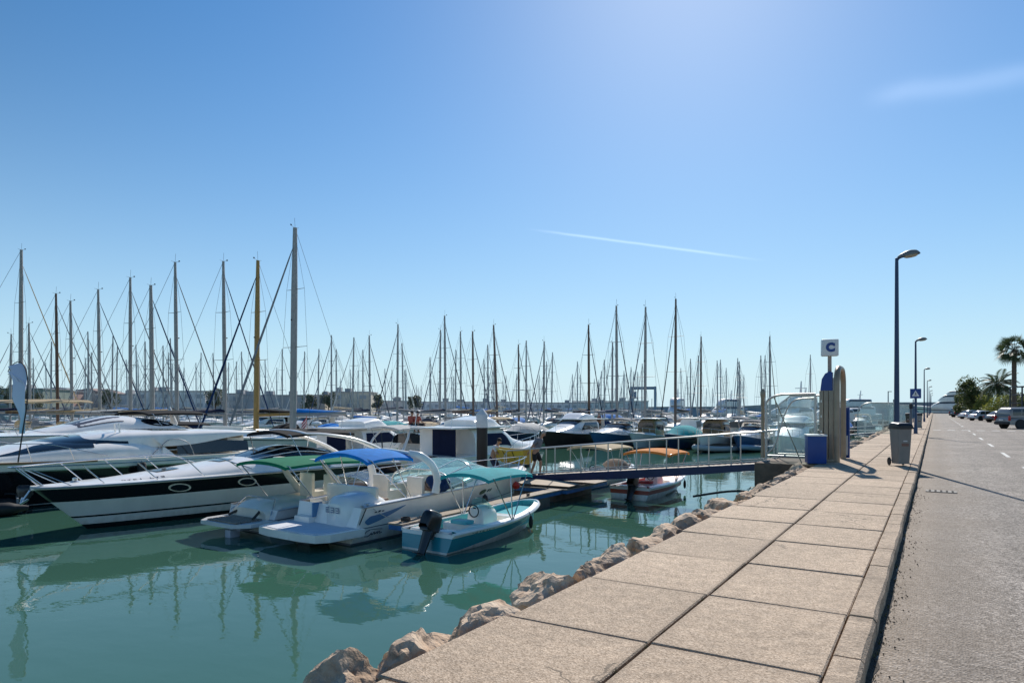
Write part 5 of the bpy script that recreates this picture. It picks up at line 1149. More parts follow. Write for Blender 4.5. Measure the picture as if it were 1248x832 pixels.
def motorboat(label, loc, rz, style='cabin', L=8.5, hull=gel, can=NAVY, haze=0.0, group=None, detail=True, stripe=None, top=1.0, name='motor_boat'):
    t = thing(name, label, 'motor boat', loc, rz, group); B = L * .32 + .1; G = gel(haze)
    f0 = .62 + L * .035
    h = Hull(L, B, [(0, f0), (.5, f0 * 1.08), (1, f0 * 1.45)], rake=L * .10, e=2.6, m=.64, sr=.9, kw0=.9, kw1=.42)
    hm = hull(haze)
    h.mesh([(.08, 1), (.80, 0), (.87, 2), (1, 0)], [hm, antif(haze), stripe(haze) if stripe else hm], t, nu=22 if detail else 14, sub=1)
    h.deck(G, t, 0, 1, .08); h.gunwale(G, t, .03)
    cv = cnv(*can, haze)
    if style == 'cabin':        # saloon with side windows, aft curtain and open flybridge
        zt = f0 + 1.22 * top; y0 = L * .20
        c = Shell([(y0, B * .41, f0 * .98, zt - f0, 5), (L * .46, B * .40, f0 * 1.02, zt - f0, 4.2), (L * .60, B * .35, f0 * 1.10, .72, 3.2), (L * .86, B * .18, f0 * 1.3, .05, 2.4)]); c.mesh('cabin', G, t, 22, 20)
        gl = cnv(*can, haze) if detail and can == NAVY else glass(haze)
        for V in ((lambda v: v), (lambda v: 1 - v)): c.win('cabin_window', gl, t, [((.04, V(.025)), (.50, V(.03)), (.38, V(.20)), (.05, V(.20)))], off=.012)
        c.win('windscreen', gl, t, [((.41, .27), (.56, .30), (.56, .70), (.41, .73))], off=.014)
        if detail:
            mb = MB(); mb.box((0, L * .26, zt + .04), (B * .84, L * .50, .09), ch=.04); mb.build('fly_deck', G, t)
            mb = MB(); 
            for q in range(3): mb.box((-B * .02 + B * .15 * q, L * .065 + .01 * (q % 2), (f0 + zt) / 2 - .02), (B * .15, .05, zt - f0))
            mb.build('aft_curtain', cv, t); mb = MB(); mb.box((-B * .24, L * .075, (f0 + zt) / 2 - .02), (B * .28, .06, zt - f0)); mb.build('aft_bulkhead', G, t)
            fb = Shell([(L * .24, B * .33, zt + .07, .34, 4.5), (L * .38, B * .32, zt + .07, .52, 3.8), (L * .50, B * .24, zt + .05, .06, 3)]); fb.mesh('flybridge', G, t, 12, 16)
            mb = MB(); mb.tube([(-B * .36, L * .03, zt + .1), (-B * .36, L * .04, zt + .75), (B * .36, L * .04, zt + .75), (B * .36, L * .03, zt + .1)], .018, 6); mb.build('fly_rail', steel(haze), t)
    elif style == 'express':
        c = Shell([(L * .40, B * .42, f0 * 1.02, .55, 3.2), (L * .55, B * .40, f0 * 1.1, .60, 2.8), (L * .80, B * .2, f0 * 1.3, .15, 2.4), (L * .9, .1, f0 * 1.38, .02, 2)]); c.mesh('cabin', G, t, 16, 16)
        w = Shell([(L * .34, B * .40, f0 + .5, .55, 3), (L * .46, B * .36, f0 + .55, .45, 2.7), (L * .58, B * .22, f0 + .58, .03, 2.4)]); w.mesh('windscreen', glass(haze), t, 10, 16)
        bimini(t, L * .10, L * .42, B * .40, f0 + 1.35, cv, f0, [(L * .14, L * .22), (L * .38, L * .3)] if detail else [], tubes=detail, arch=.15, tm=steel(haze))
        mb = MB()
        for sd in (-1, 1): mb.tube(curve([(sd * B * .45, L * .10, f0), (sd * B * .43, L * .17, f0 + .8), (sd * B * .34, L * .22, f0 + 1.25)], 4), [.11, .10, .10, .09, .09, .08, .08, .07, .06], 8, flat=.5)
        mb.tube([(-B * .34, L * .22, f0 + 1.25), (B * .34, L * .22, f0 + 1.25)], .06, 8); mb.build('arch', G, t)
    elif style == 'covered':    # boat under a tent-like cover
        c = Shell([(L * .03, B * .44, f0 * .95, .35, 2), (L * .35, B * .47, f0 * .98, 1.0 * top, 1.7), (L * .6, B * .42, f0 * 1.05, .95 * top, 1.7), (L * .88, B * .2, f0 * 1.25, .1, 1.8)]); c.mesh('tent_cover', cv, t, 18, 18)
    elif style == 'wheelhouse':
        c = Shell([(L * .36, B * .30, f0, 1.45 * top, 5), (L * .55, B * .30, f0, 1.5 * top, 5), (L * .60, B * .28, f0, 1.35 * top, 5)]); c.mesh('wheelhouse', mat('varnished_cabin', (.20, .12, .05), .4, 0, 4, .3, haze=haze) if can == BROWN else G, t, 10, 18)
        gl = glass(haze)
        for V in ((lambda v: v), (lambda v: 1 - v)): c.win('cabin_window', gl, t, [((.08, V(.03)), (.9, V(.03)), (.9, V(.21)), (.08, V(.21)))], off=.012)
        mb = MB(); mb.grid(lambda a, b: c.P(1, .30 + .40 * b) * 1 + Vector((0, .015, -.15 - .35 * a)), 2, 6); mb.build('windscreen', gl, t, fix=False)
        mb = MB(); mb.box((0, L * .47, f0 + 1.52 * top), (B * .66, L * .30, .07), ch=.03); mb.build('roof', G, t)
        k = Shell([(L * .62, B * .34, f0, .4, 3), (L * .85, B * .2, f0 * 1.25, .2, 2.4)]); k.mesh('cuddy', G, t, 10, 14)
        MB().tube([(0, L * .45, f0 + 1.5 * top), (0, L * .44, f0 + 3.2 * top)], .025, 6).build('mast', alu(haze), t)
    if detail: rail(t, h, .48, .99, .5, 5, inset=.1)
    return t

# the two navy-covered cruisers on the far side of the main pontoon
BN = on(520, 560, -.6)
motorboat('white flybridge cruiser with navy window covers and curtain, left of the black mooring pile', (-20.3, 24.9, WATER), R(-3), 'cabin', 9.6, gel, NAVY, top=1.1)
t = motorboat('white cabin cruiser with a navy canopy and oval navy window, behind the blue canopy', (-27.6, 25.0, WATER), R(2), 'cabin', 9.0, gel, NAVY, top=1.0)
flag(t, -1.2, .1, 1.0, [(.5, .04, .05), (.75, .73, .7)] * 3, .7, .5, 1.9)
motorboat('white express cruiser with a bright windscreen between the two navy covered cruisers', (-24.0, 24.9, WATER), R(0), 'express', 8.2, gel, WHITE)
motorboat('white cruiser with black soft top and oval cabin windows behind the sweeping coupe roof', (-37.5, 25.2, WATER), R(180), 'express', 11.5, gel, BLACK)
for x in (-20.3, -24.0, -27.6, -37.5): take(x, 30, 1.8, 5.6)
take(-12.6, 27, 1.2, 3.2); take(-9.3, 25, 1, 3)
def grey_yacht():
    t = thing('motor_yacht', 'tall pale grey motor yacht at the left border, behind the black hulled yacht', 'motor yacht', (-32.6, 20.2, WATER), R(180), 'motor boats on the near side of the main pontoon'); G = gelg()
    h = Hull(16.5, 4.3, [(0, 1.9), (.3, 2.15), (.7, 2.2), (1, 2.3)], rake=1.9, e=2.6, m=.64, sr=.92, kw0=.92, kw1=.4, draft=.5)
    h.mesh([(.06, 1), (.74, 0), (.765, 2), (1, 0)], [G, antif(), mat('hull_line', (.10, .11, .14), .4)], t, nu=40); h.deck(gel(), t, 0, 1, .1); h.gunwale(steel(), t, .03)
    fn, ax = h.side(1); mb = MB(); patch(mb, fn, ax, 0, 0, 0, 0, .012, disc=(.56, .86, .012, .05)); patch(mb, fn, ax, .40, .44, .58, .62, .012, 2, 1); mb.build('vent', rubber(), t, fix=False)
    c = Shell([(.4, 1.5, 2.0, .30, 3.2), (1.8, 1.6, 2.05, .72, 3), (3.6, 1.5, 2.1, .85, 2.8), (5.6, 1.2, 2.15, .40, 2.6), (7.4, .6, 2.2, .03, 2.2)]); c.mesh('cabin', gel(), t, 28, 24)
    for V in ((lambda v: v), (lambda v: 1 - v)): mb = MB(); patch(mb, c.P, c.ax, 0, 0, 0, 0, .012, disc=(.24, V(.22), .11, .10)); mb.build('oval_window', glass(), t, fix=False)
    c.win('windscreen', mat('brown_screen', (.10, .07, .05), .2), t, [((.46, .2), (.72, .2), (.72, .8), (.46, .8))], off=.014)
    bimini(t, -.4, 2.6, 1.5, 3.05, cnv(*BLACK), 1.95, [(-.2, .3), (2.4, 1.6)], arch=.14)
    mb = MB(); mb.tube([(1.2, -.2, 1.95), (1.25, -.3, 2.5), (1.35, -.1, 3.3), (1.3, .1, 2.7)], [.12, .18, .10, .04], 10); mb.build('outboard_cover', gelg(), t)
    rail(t, h, .42, .99, .5, 7, inset=.14, lean=.12)
grey_yacht()
motorboat('low white motor boat at the left border between the flag and the tall grey yacht', (-37.6, 20.0, WATER), R(180), 'express', 9.5, gel, CREAM)
for i in range(5): motorboat('white motor boat farther along the near side of the main pontoon beyond the left border', (-42.5 - 4.4 * i, 20.0, WATER), R(180), ('express', 'cabin')[i % 2], 9.5, gel, (CREAM, NAVY, BLACK)[i % 3], group='boats past the left border') if False else None

# row facing the viewer on the second pontoon (y = 58.5)
RY = 58.2
def facing(px, L, *a, **k):
    q = (px - CX) / FPX; Yw = RY - L / 2; D = Yw / (CA + q * SA); p = at(px, HZ, D)
    take(p.x, RY - L / 2, L * .17, L / 2); return motorboat(a[0], (p.x, RY, WATER), R(180) + k.pop('yaw', 0), a[1], L, *a[2:], **k)
facing(694, 10.5, 'dark brown hulled cruiser with pale blue sloping roof in the middle of the basin', 'cabin', brownh, DARKB, top=1.05)
facing(640, 8.0, 'dark blue boat under white peaked cover, left of the dark brown hulled cruiser', 'covered', navyh, WHITE)
facing(590, 8.5, 'white motor boat with tan deck gear just behind the white cap of the black pile', 'express', gel, CREAM)
facing(748, 9.0, 'navy hulled open boat with a white sheer line, right of the dark brown hulled cruiser', 'express', bluh, GREY)
facing(792, 8.2, 'grey blue boat with a brown wooden cabin front and white roof', 'wheelhouse', gelg, BROWN)
facing(832, 7.6, 'dark blue boat with teal and white cover, seen over the orange canopy', 'covered', navyh, TEAL)
facing(872, 8.6, 'white trawler with varnished wooden wheelhouse near the gate end of the basin', 'wheelhouse', gel, BROWN)
facing(545, 8.6, 'white express boat with grey canopy hidden behind the navy covered flybridge cruiser', 'express', gel, GREY)
facing(470, 8.4, 'pale blue grey boat with turquoise cover beside the people in red', 'covered', gelg, TEAL)
facing(425, 9.0, 'white cruiser with silver cover and black windows beyond the navy canopy', 'express', gel, WHITE)
facing(515, 7.8, 'white boat under a beige cover between the turquoise cover and the flybridge', 'covered', gel, CREAM)
facing(370, 9.0, 'white cabin boat with a grey canopy across the basin left of the striped flag', 'cabin', gel, GREY)
facing(318, 9.0, 'white cabin boat with black canopy across the basin beside the yellow mast', 'cabin', gel, BLACK)
facing(912, 7.0, 'white boat with blue hull side behind the small brown covered dinghy', 'express', bluh, GREY)
facing(965, 9.5, 'white motor yacht seen through the glass panel of the gate', 'cabin', gel, GREY)
p = on(897, 546, WATER + .2); rib('pale inflatable dinghy with brown cover afloat beyond the footbridge handrail', (p.x, p.y, WATER), R(150), 4.2, mat('pale_tube', (.46, .46, .45), .5), cnv(*BROWN))
p = on(938, 545, WATER + .2); rib('plain pale blue inflatable dinghy near the shore end of the footbridge', (p.x, p.y, WATER), R(165), 4.2, mat('pale_blue_tube', (.32, .42, .52), .5), None)

# ================================================================== sailing boats
def sailboat(label, loc, rz, H=14.0, hull=gel, sail=NAVY, cover=NAVY, spar=alu, haze=0.0, group=None, detail=True, lean=0.0, bim=None, furl=True, boom=True, rscale=1.0, flagc=None):
    """mast foot over the origin; H = mast head above the water"""
    t = thing('sailing_boat', label, 'sailing boat', loc, rz, group); L = H * .78; B = L * .30; ym = L * .56; f0 = .72 + L * .022
    G = gel(haze); hm = hull(haze)
    h = Hull(L, B, [(0, f0), (.5, f0 * .98), (1, f0 * 1.25)], rake=L * .09, e=2.1, m=.78, sr=.72, kw0=.78, kw1=.55, draft=.4)
    off = Vector((0, -ym, 0))
    def shift(o): o.location = off; return o
    shift(h.mesh([(.10, 1), (.84, 0), (.90, 1), (1, 0)], [hm, antif(haze) if hull is not navyh else gel(haze)], t, nu=20 if detail else 12, sub=1)); shift(h.deck(G, t, 0, 1, .10))
    c = Shell([(L * .30, B * .28, f0 + .02, .50, 3.5), (L * .50, B * .28, f0 + .04, .42, 3), (L * .70, B * .16, f0 * 1.08, .08, 2.4)]); shift(c.mesh('coachroof', G, t, 14 if detail else 6, 14 if detail else 8))
    if detail:
        for V in ((lambda v: v), (lambda v: 1 - v)): shift(c.win('coachroof_window', glass(haze), t, [((.08, V(.13)), (.75, V(.13)), (.7, V(.22)), (.08, V(.24)))], off=.01))
        sp = Shell([(L * .26, B * .30, f0 + .3, .75, 2.6), (L * .36, B * .27, f0 + .4, .45, 2.5), (L * .42, B * .22, f0 + .42, .04, 2.2)]); shift(sp.mesh('spray_hood', cnv(*cover, haze), t, 8, 14))
    top = Vector((math.tan(lean) * (H - f0), -.012 * H, H)); foot = Vector((0, 0, f0 + .3)); rm = (.058 + .0045 * H) * rscale * (1.25 if detail else 1.0)
    M = lambda k: foot.lerp(top, k)
    MB().tube([foot - Vector((0, 0, .4)), M(.3), M(.7), top], [rm, rm, rm * .95, rm * .62], 10 if detail else 6).build('mast', spar(haze), t)
    hb = f0 + 1.75
    if boom:
        e = L * .40; MB().tube([(0, -.1, hb), (0, -e, hb + .12)], rm * .7, 8).build('boom', spar(haze), t)
        mb = MB(); mb.tube([(0, -.12, hb + .28), (0, -.5, hb + .34), (0, -e * .5, hb + .26), (0, -e, hb + .2)], [.14, .20, .16, .09], 10 if detail else 6, flat=.75); mb.build('sail_cover', cnv(*cover, haze), t)
    bow = Vector((0, L - ym - .12, f0 * 1.25)); hi = M(.93)
    if furl:
        MB().tube([bow, bow.lerp(hi, .1), bow.lerp(hi, .45), bow.lerp(hi, .9), hi], [.025, .062 * rscale, .055 * rscale, .035 * rscale, .012], 8 if detail else 5).build('furled_sail', cnv(*sail, haze), t)
    W_ = wire(haze); mb = MB(); stern = Vector((0, -ym + .1, f0))
    wr = .011 + .004 * H / 14 * (2 if haze > .1 else 1)
    mb.tube([stern, top], wr, 4); mb.build('backstay', W_, t)
    for k, wd in ((.42, .95), (.70, .7)):
        s = M(k); w = B * .36 * wd
        mb = MB(); mb.tube([s + Vector((-w, -.1, .04)), s, s + Vector((w, -.1, .04))], [.018, .03, .018], 5); mb.build('spreader', spar(haze), t)
    for sd in (-1, 1):
        a = M(.42) + Vector((sd * B * .36 * .95, -.1, .04)); b_ = M(.70) + Vector((sd * B * .36 * .7, -.1, .04))
        mb = MB(); mb.tube([Vector((sd * B * .46, -.1, f0)), a, b_, M(.97)], wr * .8, 4); mb.build('shroud', W_, t)
    if detail:
        mb = MB(); mb.tube([top, top + Vector((0, .05, .75))], .012, 4); mb.tube([top + Vector((0, -.35, .06)), top, top + Vector((.0, .35, .10))], .012, 4); mb.box(top + Vector((.0, .38, .16)), (.03, .12, .1)); mb.tube([M(.55) + Vector((0, .1, 0)), M(.55) + Vector((0, .3, .03))], .05, 6); mb.build('masthead_gear', rubber(), t)
        shift(rail(t, h, .72, .99, .55, 3, inset=.06, name='pulpit')); 
        mb = MB()
        for sd in (-1, 1):
            pth = [h.P(u, sd, 1) + Vector((-sd * .06, 0, .6)) for u in (.02, .2, .4, .6, .75)]; mb.tube(pth, .008, 4)
            for u in (.02, .2, .4, .6): q = h.P(u, sd, 1) + Vector((-sd * .06, 0, 0)); mb.tube([q, q + Vector((0, 0, .6))], .012, 5)
        shift(mb.build('guard_rail', steel(haze), t))
    if flagc: flag(t, 0, -ym + .15, f0, flagc, .6, .45, 1.5)
    if bim: 
        o = bimini(t, -L * .02, L * .44, B * .50, f0 + 2.9, cnv(*bim, haze), f0, [(L * .02, L * .10), (L * .40, L * .30)], arch=.25, tm=steel(haze))
        for ch in _KIDS[t.name]:
            if ch.name.startswith(('bimini', 'canopy_frame')): ch.location = off
    return t

def place_mast(px, top_py, H, bow, pref_rows=None):
    """find a free berth whose mast lines up at this bearing with a plausible height"""
    best = None
    for dh in [0, .3, -.3, .6, -.6, .9, -.9, 1.2, -1.2, 1.6, -1.6, 2, -2, 2.5, -2.5, 3, -3, 3.6, 4.2, -3.6, 5, 5.8, 6.6, 7.4, 8.2, 9, 10]:
        Hh = H + dh
        if Hh < 8: continue
        D = FPX * (Hh - 3.3) / (HZ - top_py); p = at(px, HZ, D); L = Hh * .78; ym = L * .56
        yc = p.y + (L / 2 - ym) * bow
        if p.x + L * .17 > -5.2: continue
        bad = any(abs(yc - (yp + 1.2)) < L / 2 + 1.1 for yp in (22.3 - 1.2, 58.5, 92, 126, 166))
        if p.y > 172: bad = False
        pen = abs(dh) + (100 if not free(p.x, yc, L * .155, L / 2) else 0) + (6 if bad else 0)
        if best is None or pen < best[0]: best = (pen, Hh, p, yc, L)
    pen, Hh, p, yc, L = best
    take(p.x, yc, L * .155, L / 2); return Hh, Vector((p.x, p.y, WATER)), pen
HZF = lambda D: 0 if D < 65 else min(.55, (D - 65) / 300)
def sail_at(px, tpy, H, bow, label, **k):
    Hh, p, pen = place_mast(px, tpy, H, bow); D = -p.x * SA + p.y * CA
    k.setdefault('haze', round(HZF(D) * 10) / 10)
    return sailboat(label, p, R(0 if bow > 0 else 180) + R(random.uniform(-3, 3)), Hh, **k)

SPAIN = [(.45, .02, .02), (.75, .45, .02), (.75, .45, .02), (.45, .02, .02)]; STRIPES = [(.5, .04, .05), (.75, .73, .7)] * 3
big = [  # px, top, height, bow, label, options
 (357, 277, 16.5, -1, 'tallest sailing boat, thick grey mast with two spreaders rising over the blue canopy', dict(sail=GREY, cover=BLUE, rscale=1.5, flagc=STRIPES)),
 (312, 317, 15.0, -1, 'sailing boat with a yellow varnished wooden mast', dict(spar=wood, sail=DARKB, cover=BLACK, rscale=1.35)),
 (274.5, 319, 15.5, 1, 'sailing boat with bare grey mast and dark forestay crossing just left of the yellow mast', dict(sail=DARKB, cover=NAVY)),
 (216, 320, 15.5, 1, 'sailing boat with pale furled sail, its grey mast second left of the yellow mast', dict(sail=GREY, cover=CREAM)),
 (186, 348, 14.0, 1, 'sailing boat with thick dark mast and blue furled sail above the black soft top', dict(sail=DARKB, cover=BLACK, spar=alu, rscale=1.3, flagc=SPAIN)),
 (159, 339, 14.5, 1, 'sailing boat with a slim pale mast left of the thick dark mast', dict(sail=GREY, cover=WHITE, lean=R(1.2))),
 (122, 353, 14.5, 1, 'sailing boat with a dark mast and dark furled sail, its boat under a cream awning', dict(sail=DARKB, cover=CREAM, bim=CREAM)),
 (88, 367, 14.0, 1, 'sailing boat with grey mast right of the reddish mast near the left border', dict(sail=GREY, cover=GREY)),
 (70.5, 358, 14.0, 1, 'sailing boat with dark reddish mast and cream awning near the left border', dict(sail=GREY, cover=CREAM, spar=bwood, bim=CREAM)),
 (25, 306, 16.0, 1, 'sailing boat with the tall leaning grey mast behind the feather flag', dict(sail=CREAM, cover=NAVY, lean=R(2.2), rscale=1.2)),
 (37, 394, 13.5, 1, 'sailing boat with shorter grey mast just right of the feather flag', dict(sail=DARKB, cover=GREY)),
 (12, 407, 13.0, -1, 'sailing boat with the mast nearest the left border', dict(sail=GREY, cover=GREY)),
 (543, 385, 14.0, 1, 'sailing boat with the taller dark mast of the close pair left of the black pile', dict(sail=NAVY, cover=NAVY)),
 (536, 402, 13.0, -1, 'sailing boat with the shorter grey mast of the close pair left of the black pile', dict(sail=DARKB, cover=GREY)),
 (562, 404, 13.0, 1, 'sailing boat with a plain grey mast between the close pair and the brown masts', dict(sail=GREY, cover=WHITE)),
 (577, 404, 12.0, 1, 'sailing boat with a brown mast right above the black pile', dict(spar=bwood, sail=DARKB, cover=BROWN)),
 (606.5, 396, 12.0, 1, 'sailing boat with a leaning brown mast right of the black pile', dict(spar=bwood, sail=GREY, cover=CREAM, lean=R(-2.2))),
 (484, 395, 13.0, -1, 'sailing boat with grey mast and dark furled forestay behind the people in red', dict(sail=NAVY, cover=GREY)),
 (451, 409, 12.5, 1, 'sailing boat with crossing dark stays above the turquoise cover', dict(sail=NAVY, cover=NAVY)),
 (718, 396, 13.0, 1, 'sailing boat with slim dark mast rising behind the pale blue cabin roof', dict(sail=NAVY, cover=NAVY, spar=bwood)),
 (752, 373, 14.0, 1, 'sailing boat with dark mast, radar and dark furled sail left of the blue boat hoist', dict(sail=NAVY, cover=DARKB)),
 (786, 374, 14.0, -1, 'sailing boat with the mast standing in front of the blue boat hoist', dict(sail=GREY, cover=GREY)),
 (823, 364, 14.5, -1, 'sailing boat with the tallest mast right of the blue boat hoist, thin black spar', dict(sail=BLACK, cover=BLACK, spar=bwood)),
 (854, 410, 13.0, -1, 'sailing boat with dark mast above the varnished wheelhouse', dict(sail=GREY, cover=GREY, spar=bwood)),
 (938.5, 410, 13.0, 1, 'sailing boat with dark mast just left of the gate and a slanting stay', dict(sail=BROWN, cover=GREY)),
 (632.5, 420, 12.0, 1, 'sailing boat with bare black mast above the man in grey', dict(sail=NAVY, cover=NAVY, spar=bwood)),
 (662.5, 416, 12.5, -1, 'sailing boat with grey mast and dark furled sail left of the dark brown hull', dict(sail=DARKB, cover=NAVY)),
 (746, 417, 12.5, -1, 'sailing boat with grey mast close left of the radar mast', dict(sail=GREY, cover=GREY)),
]
for px, tp, H, bow, lab, kw in big: sail_at(px, tp, H, bow, lab, group='sailing boats in the marina', **kw)

# far sailing boats: prototypes, then copies
def make_proto(haze, k):
    st = [dict(sail=NAVY, cover=NAVY), dict(sail=GREY, cover=GREY), dict(sail=DARKB, cover=CREAM, hull=navyh), dict(sail=WHITE, cover=BLUE)][k]
    return sailboat('x', (0, 0, 0), 0, 12.0, haze=haze, detail=False, **st)
PROTO = {}
LAB = {.2: 'sailing boat in the middle distance, one of the thin bare masts across the marina', .4: 'small hazy sailing boat in the far ranks of masts', .5: 'tiny hazy sailing boat at the back of the marina'}
def far_sail(px, tpy, H=None, bow=None):
    H = H or random.uniform(10.5, 13.5); bow = bow or random.choice((1, -1))
    Hh, p, pen = place_mast(px, tpy, H, bow)
    if pen > 90: return None
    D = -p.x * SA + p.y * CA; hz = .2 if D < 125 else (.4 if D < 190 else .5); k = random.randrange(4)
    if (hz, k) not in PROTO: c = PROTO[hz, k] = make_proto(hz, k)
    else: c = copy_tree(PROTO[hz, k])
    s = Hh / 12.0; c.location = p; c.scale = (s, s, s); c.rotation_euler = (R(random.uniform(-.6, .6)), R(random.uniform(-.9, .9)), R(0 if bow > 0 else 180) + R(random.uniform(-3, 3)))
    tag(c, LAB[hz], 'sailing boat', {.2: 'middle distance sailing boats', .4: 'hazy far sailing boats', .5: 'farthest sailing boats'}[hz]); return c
far = [(109, 404), (136, 409), (141, 421), (177, 416), (199, 421), (209, 412), (167, 420), (261, 430), (288, 440), (62, 416), (156, 438), (103, 436), (317, 435), (324, 438), (344, 425), (370, 428), (387, 425),
       (404, 408), (410, 425), (429, 411), (442, 426), (470, 449), (492, 418), (415, 461), (427, 450), (477, 450), (524, 435), (555, 426), (591, 437), (595, 420), (602, 430), (616, 457), (629, 455), (641, 415),
       (657, 456), (666, 440), (672, 429), (704, 440), (698, 466), (736.5, 438), (761, 456), (782, 443), (841.6, 437), (850, 433), (875, 439), (878.5, 438), (899.6, 436), (901.5, 440), (928.7, 433), (932.5, 433), (988, 432), (698, 462), (732, 452), (768, 447)]
for q in far: far_sail(*q)
rq = random.Random(23)
for i in range(62):
    px = rq.uniform(5, 930); far_sail(px, rq.uniform(446, 474) if px > 300 else rq.uniform(425, 465), 12)

# far motor boats, in rows
MP = {}
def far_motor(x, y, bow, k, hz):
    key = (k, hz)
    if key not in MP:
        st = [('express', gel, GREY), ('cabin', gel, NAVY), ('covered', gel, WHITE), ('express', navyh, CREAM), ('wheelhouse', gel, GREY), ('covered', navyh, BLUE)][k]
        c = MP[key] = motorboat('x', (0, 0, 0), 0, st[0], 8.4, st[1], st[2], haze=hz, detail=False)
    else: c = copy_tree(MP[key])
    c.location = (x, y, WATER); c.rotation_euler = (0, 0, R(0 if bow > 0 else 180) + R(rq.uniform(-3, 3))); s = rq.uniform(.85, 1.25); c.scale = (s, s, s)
    tag(c, {0: 'white motor boat in the first ranks across the basin', .1: 'motor boat in the ranks behind the second pontoon', .2: 'small motor boat in the middle ranks of the marina', .4: 'tiny motor boat in the far ranks of the marina'}[hz], 'motor boat', {0: 'first rank motor boats', .1: 'second rank motor boats', .2: 'middle rank motor boats', .4: 'far rank motor boats'}[hz])
for y, side, x0, x1, step, hz in ((61.2, 1, -95, -8, 4.4, .1), (91.5, -1, -120, -8, 4.4, .1), (94.8, 1, -125, -8, 4.6, .2), (125.5, -1, -140, -10, 4.8, .2), (128.8, 1, -150, -10, 5.0, .4), (165.5, -1, -170, -12, 5.6, .4), (168.8, 1, -170, -12, 6, .4)):
    x = x0
    while x < x1:
        xx = x + rq.uniform(-.5, .5); D = -xx * SA + (y + 4 * side) * CA; xc = xx * CA + y * SA; px = CX + FPX * xc / D if D > 1 else -999
        s = 1.0
        if -20 < px < 1070 and free(xx, y + side * 4.7, 1.55, 4.4, .1) and rq.random() < .88:
            take(xx, y + side * 4.7, 1.55, 4.4); far_motor(xx, y, -side if False else side, rq.randrange(6), hz)
        x += step
for x in (-46, -49.5):
    if free(x, 29, 1.6, 4.5): take(x, 29, 1.6, 4.5); motorboat('cream canopied white boat behind the tall pale grey yacht' if x == -46 else 'white boat with beige awning low behind the feather flag', (x, 24.8, WATER), 0, 'express', 9, gel, CREAM)
# ================================================================== large moored yachts near the breakwater, right of the gate
def big_yacht(label, loc, rz, L, haze, tiers=3):
    t = thing('motor_yacht', label, 'motor yacht', loc, rz, None); B = L * .21; f = L * .085
    h = Hull(L, B, [(0, f), (.5, f * 1.05), (1, f * 1.5)], rake=L * .11, e=2.4, m=.7, sr=.9, kw0=.92, kw1=.4, draft=.8)
    h.mesh([(.08, 1), (.50, 0), (.62, 2), (1, 0)], [gel(haze), antif(haze), glass(haze * .6)], t, nu=24, sub=1); h.deck(gel(haze), t, 0, 1, .1)
    z = f; y0, y1 = L * .10, L * .74
    for k in range(tiers):
        w = B * (.42 - .06 * k); H = 2.1 if k < 2 else 1.2
        s = Shell([(y0, w, z, H, 5), (y0 + (y1 - y0) * .7, w, z + .05, H, 4.5), (y0 + (y1 - y0) * .88, w * .8, z + .1, H * .6, 3.2), (y1, w * .35, z + .15, .1, 2.5)]); s.mesh('deckhouse', gel(haze), t, 18, 18)
        for V in ((lambda v: v), (lambda v: 1 - v)): s.win('window_band', glass(haze * .6), t, [((.04, V(.12)), (.80, V(.12)), (.72, V(.26)), (.04, V(.27)))], off=.03)
        z += H; y0 += L * .05; y1 -= L * .12
    mb = MB(); mb.tube([(0, (y0 + y1) / 2 - 1, z - .3), (0, (y0 + y1) / 2 - 1.4, z + 2.4)], [.25, .10], 8); mb.box((0, (y0 + y1) / 2 - 1.2, z + 1.2), (1.8, .4, .12)); mb.build('radar_mast', gel(haze), t)
    return t
def ground_at(px, D, z=WATER): p = at(px, HZ, D); return Vector((p.x, p.y, z))
big_yacht('big white motor yacht with dark hull windows just right of the gate arch', ground_at(1036, 118), R(165), 13, .12, 1)
big_yacht('big white motor yacht seen through the gate glass', ground_at(985, 118), R(172), 15, .12, 2)
big_yacht('small white motor yacht low on the water near the glass screens of the next gate', ground_at(1056, 128), R(120), 14, .15, 1)
big_yacht('long blue and white superyacht ending the road, partly behind the trees', ground_at(1198, 205, -.2), R(62), 21, .08, 3)
for i, q in enumerate(((1012, 160), (1070, 190), (905, 190), (830, 175))):
    big_yacht(['hazy motor yacht behind the notice board', 'hazy motor yacht above the far glass screens', 'hazy grey motor yacht left of the gate against the breakwater', 'hazy grey motor yacht right of the boat hoist'][i], ground_at(*q), R(100 + 30 * i), 19, .3, 2)

# next gate along the quay: arched glass screen
def screen(y, label, hz=0):
    t = thing('glass_screen', label, 'gate', (-2.75, y, 0), 0, 'gates farther along the quay'); mb = MB()
    fr = [Vector((.5, 0, .05)), Vector((.5, 0, 1.95)), Vector((-.8, 0, 1.95))] + [Vector((-.8 - .8 * math.sin(R(a)), 0, 1.35 + .6 * math.cos(R(a)))) for a in range(15, 91, 15)] + [Vector((-1.6, 0, -.2)), Vector((-.6, 0, -.3))]
    mb.tube(fr, .04, 8); mb.tube([(.5, 0, 1.8), (.5, 1.5, 1.8), (.5, 1.5, .05)], .04, 8); mb.build('frame', mat('pale_rail_far', (.5, .54, .52), .4, .3), t)
    mb = MB(); mb.poly([(.48, 0, .1), (.48, 0, 1.92), (-.8, 0, 1.92), (-1.3, 0, 1.75), (-1.55, 0, 1.35), (-1.56, 0, -.1)]); mb.poly([(.5, .02, .1), (.5, 1.48, .1), (.5, 1.48, 1.78), (.5, .02, 1.78)]); mb.build('glass_panel', clear('screen_glass', (.80, .92, .90), .3), t, smooth=False)
    MB().lathe([(.06, 0), (.05, 2.6)], (.7, .8, 0), 10).build('post', POLEB, t)
screen(50.5, 'arched glass screen of the next jetty gate behind the wheelie bin')
screen(88, 'distant arched glass screen farther along the quay')
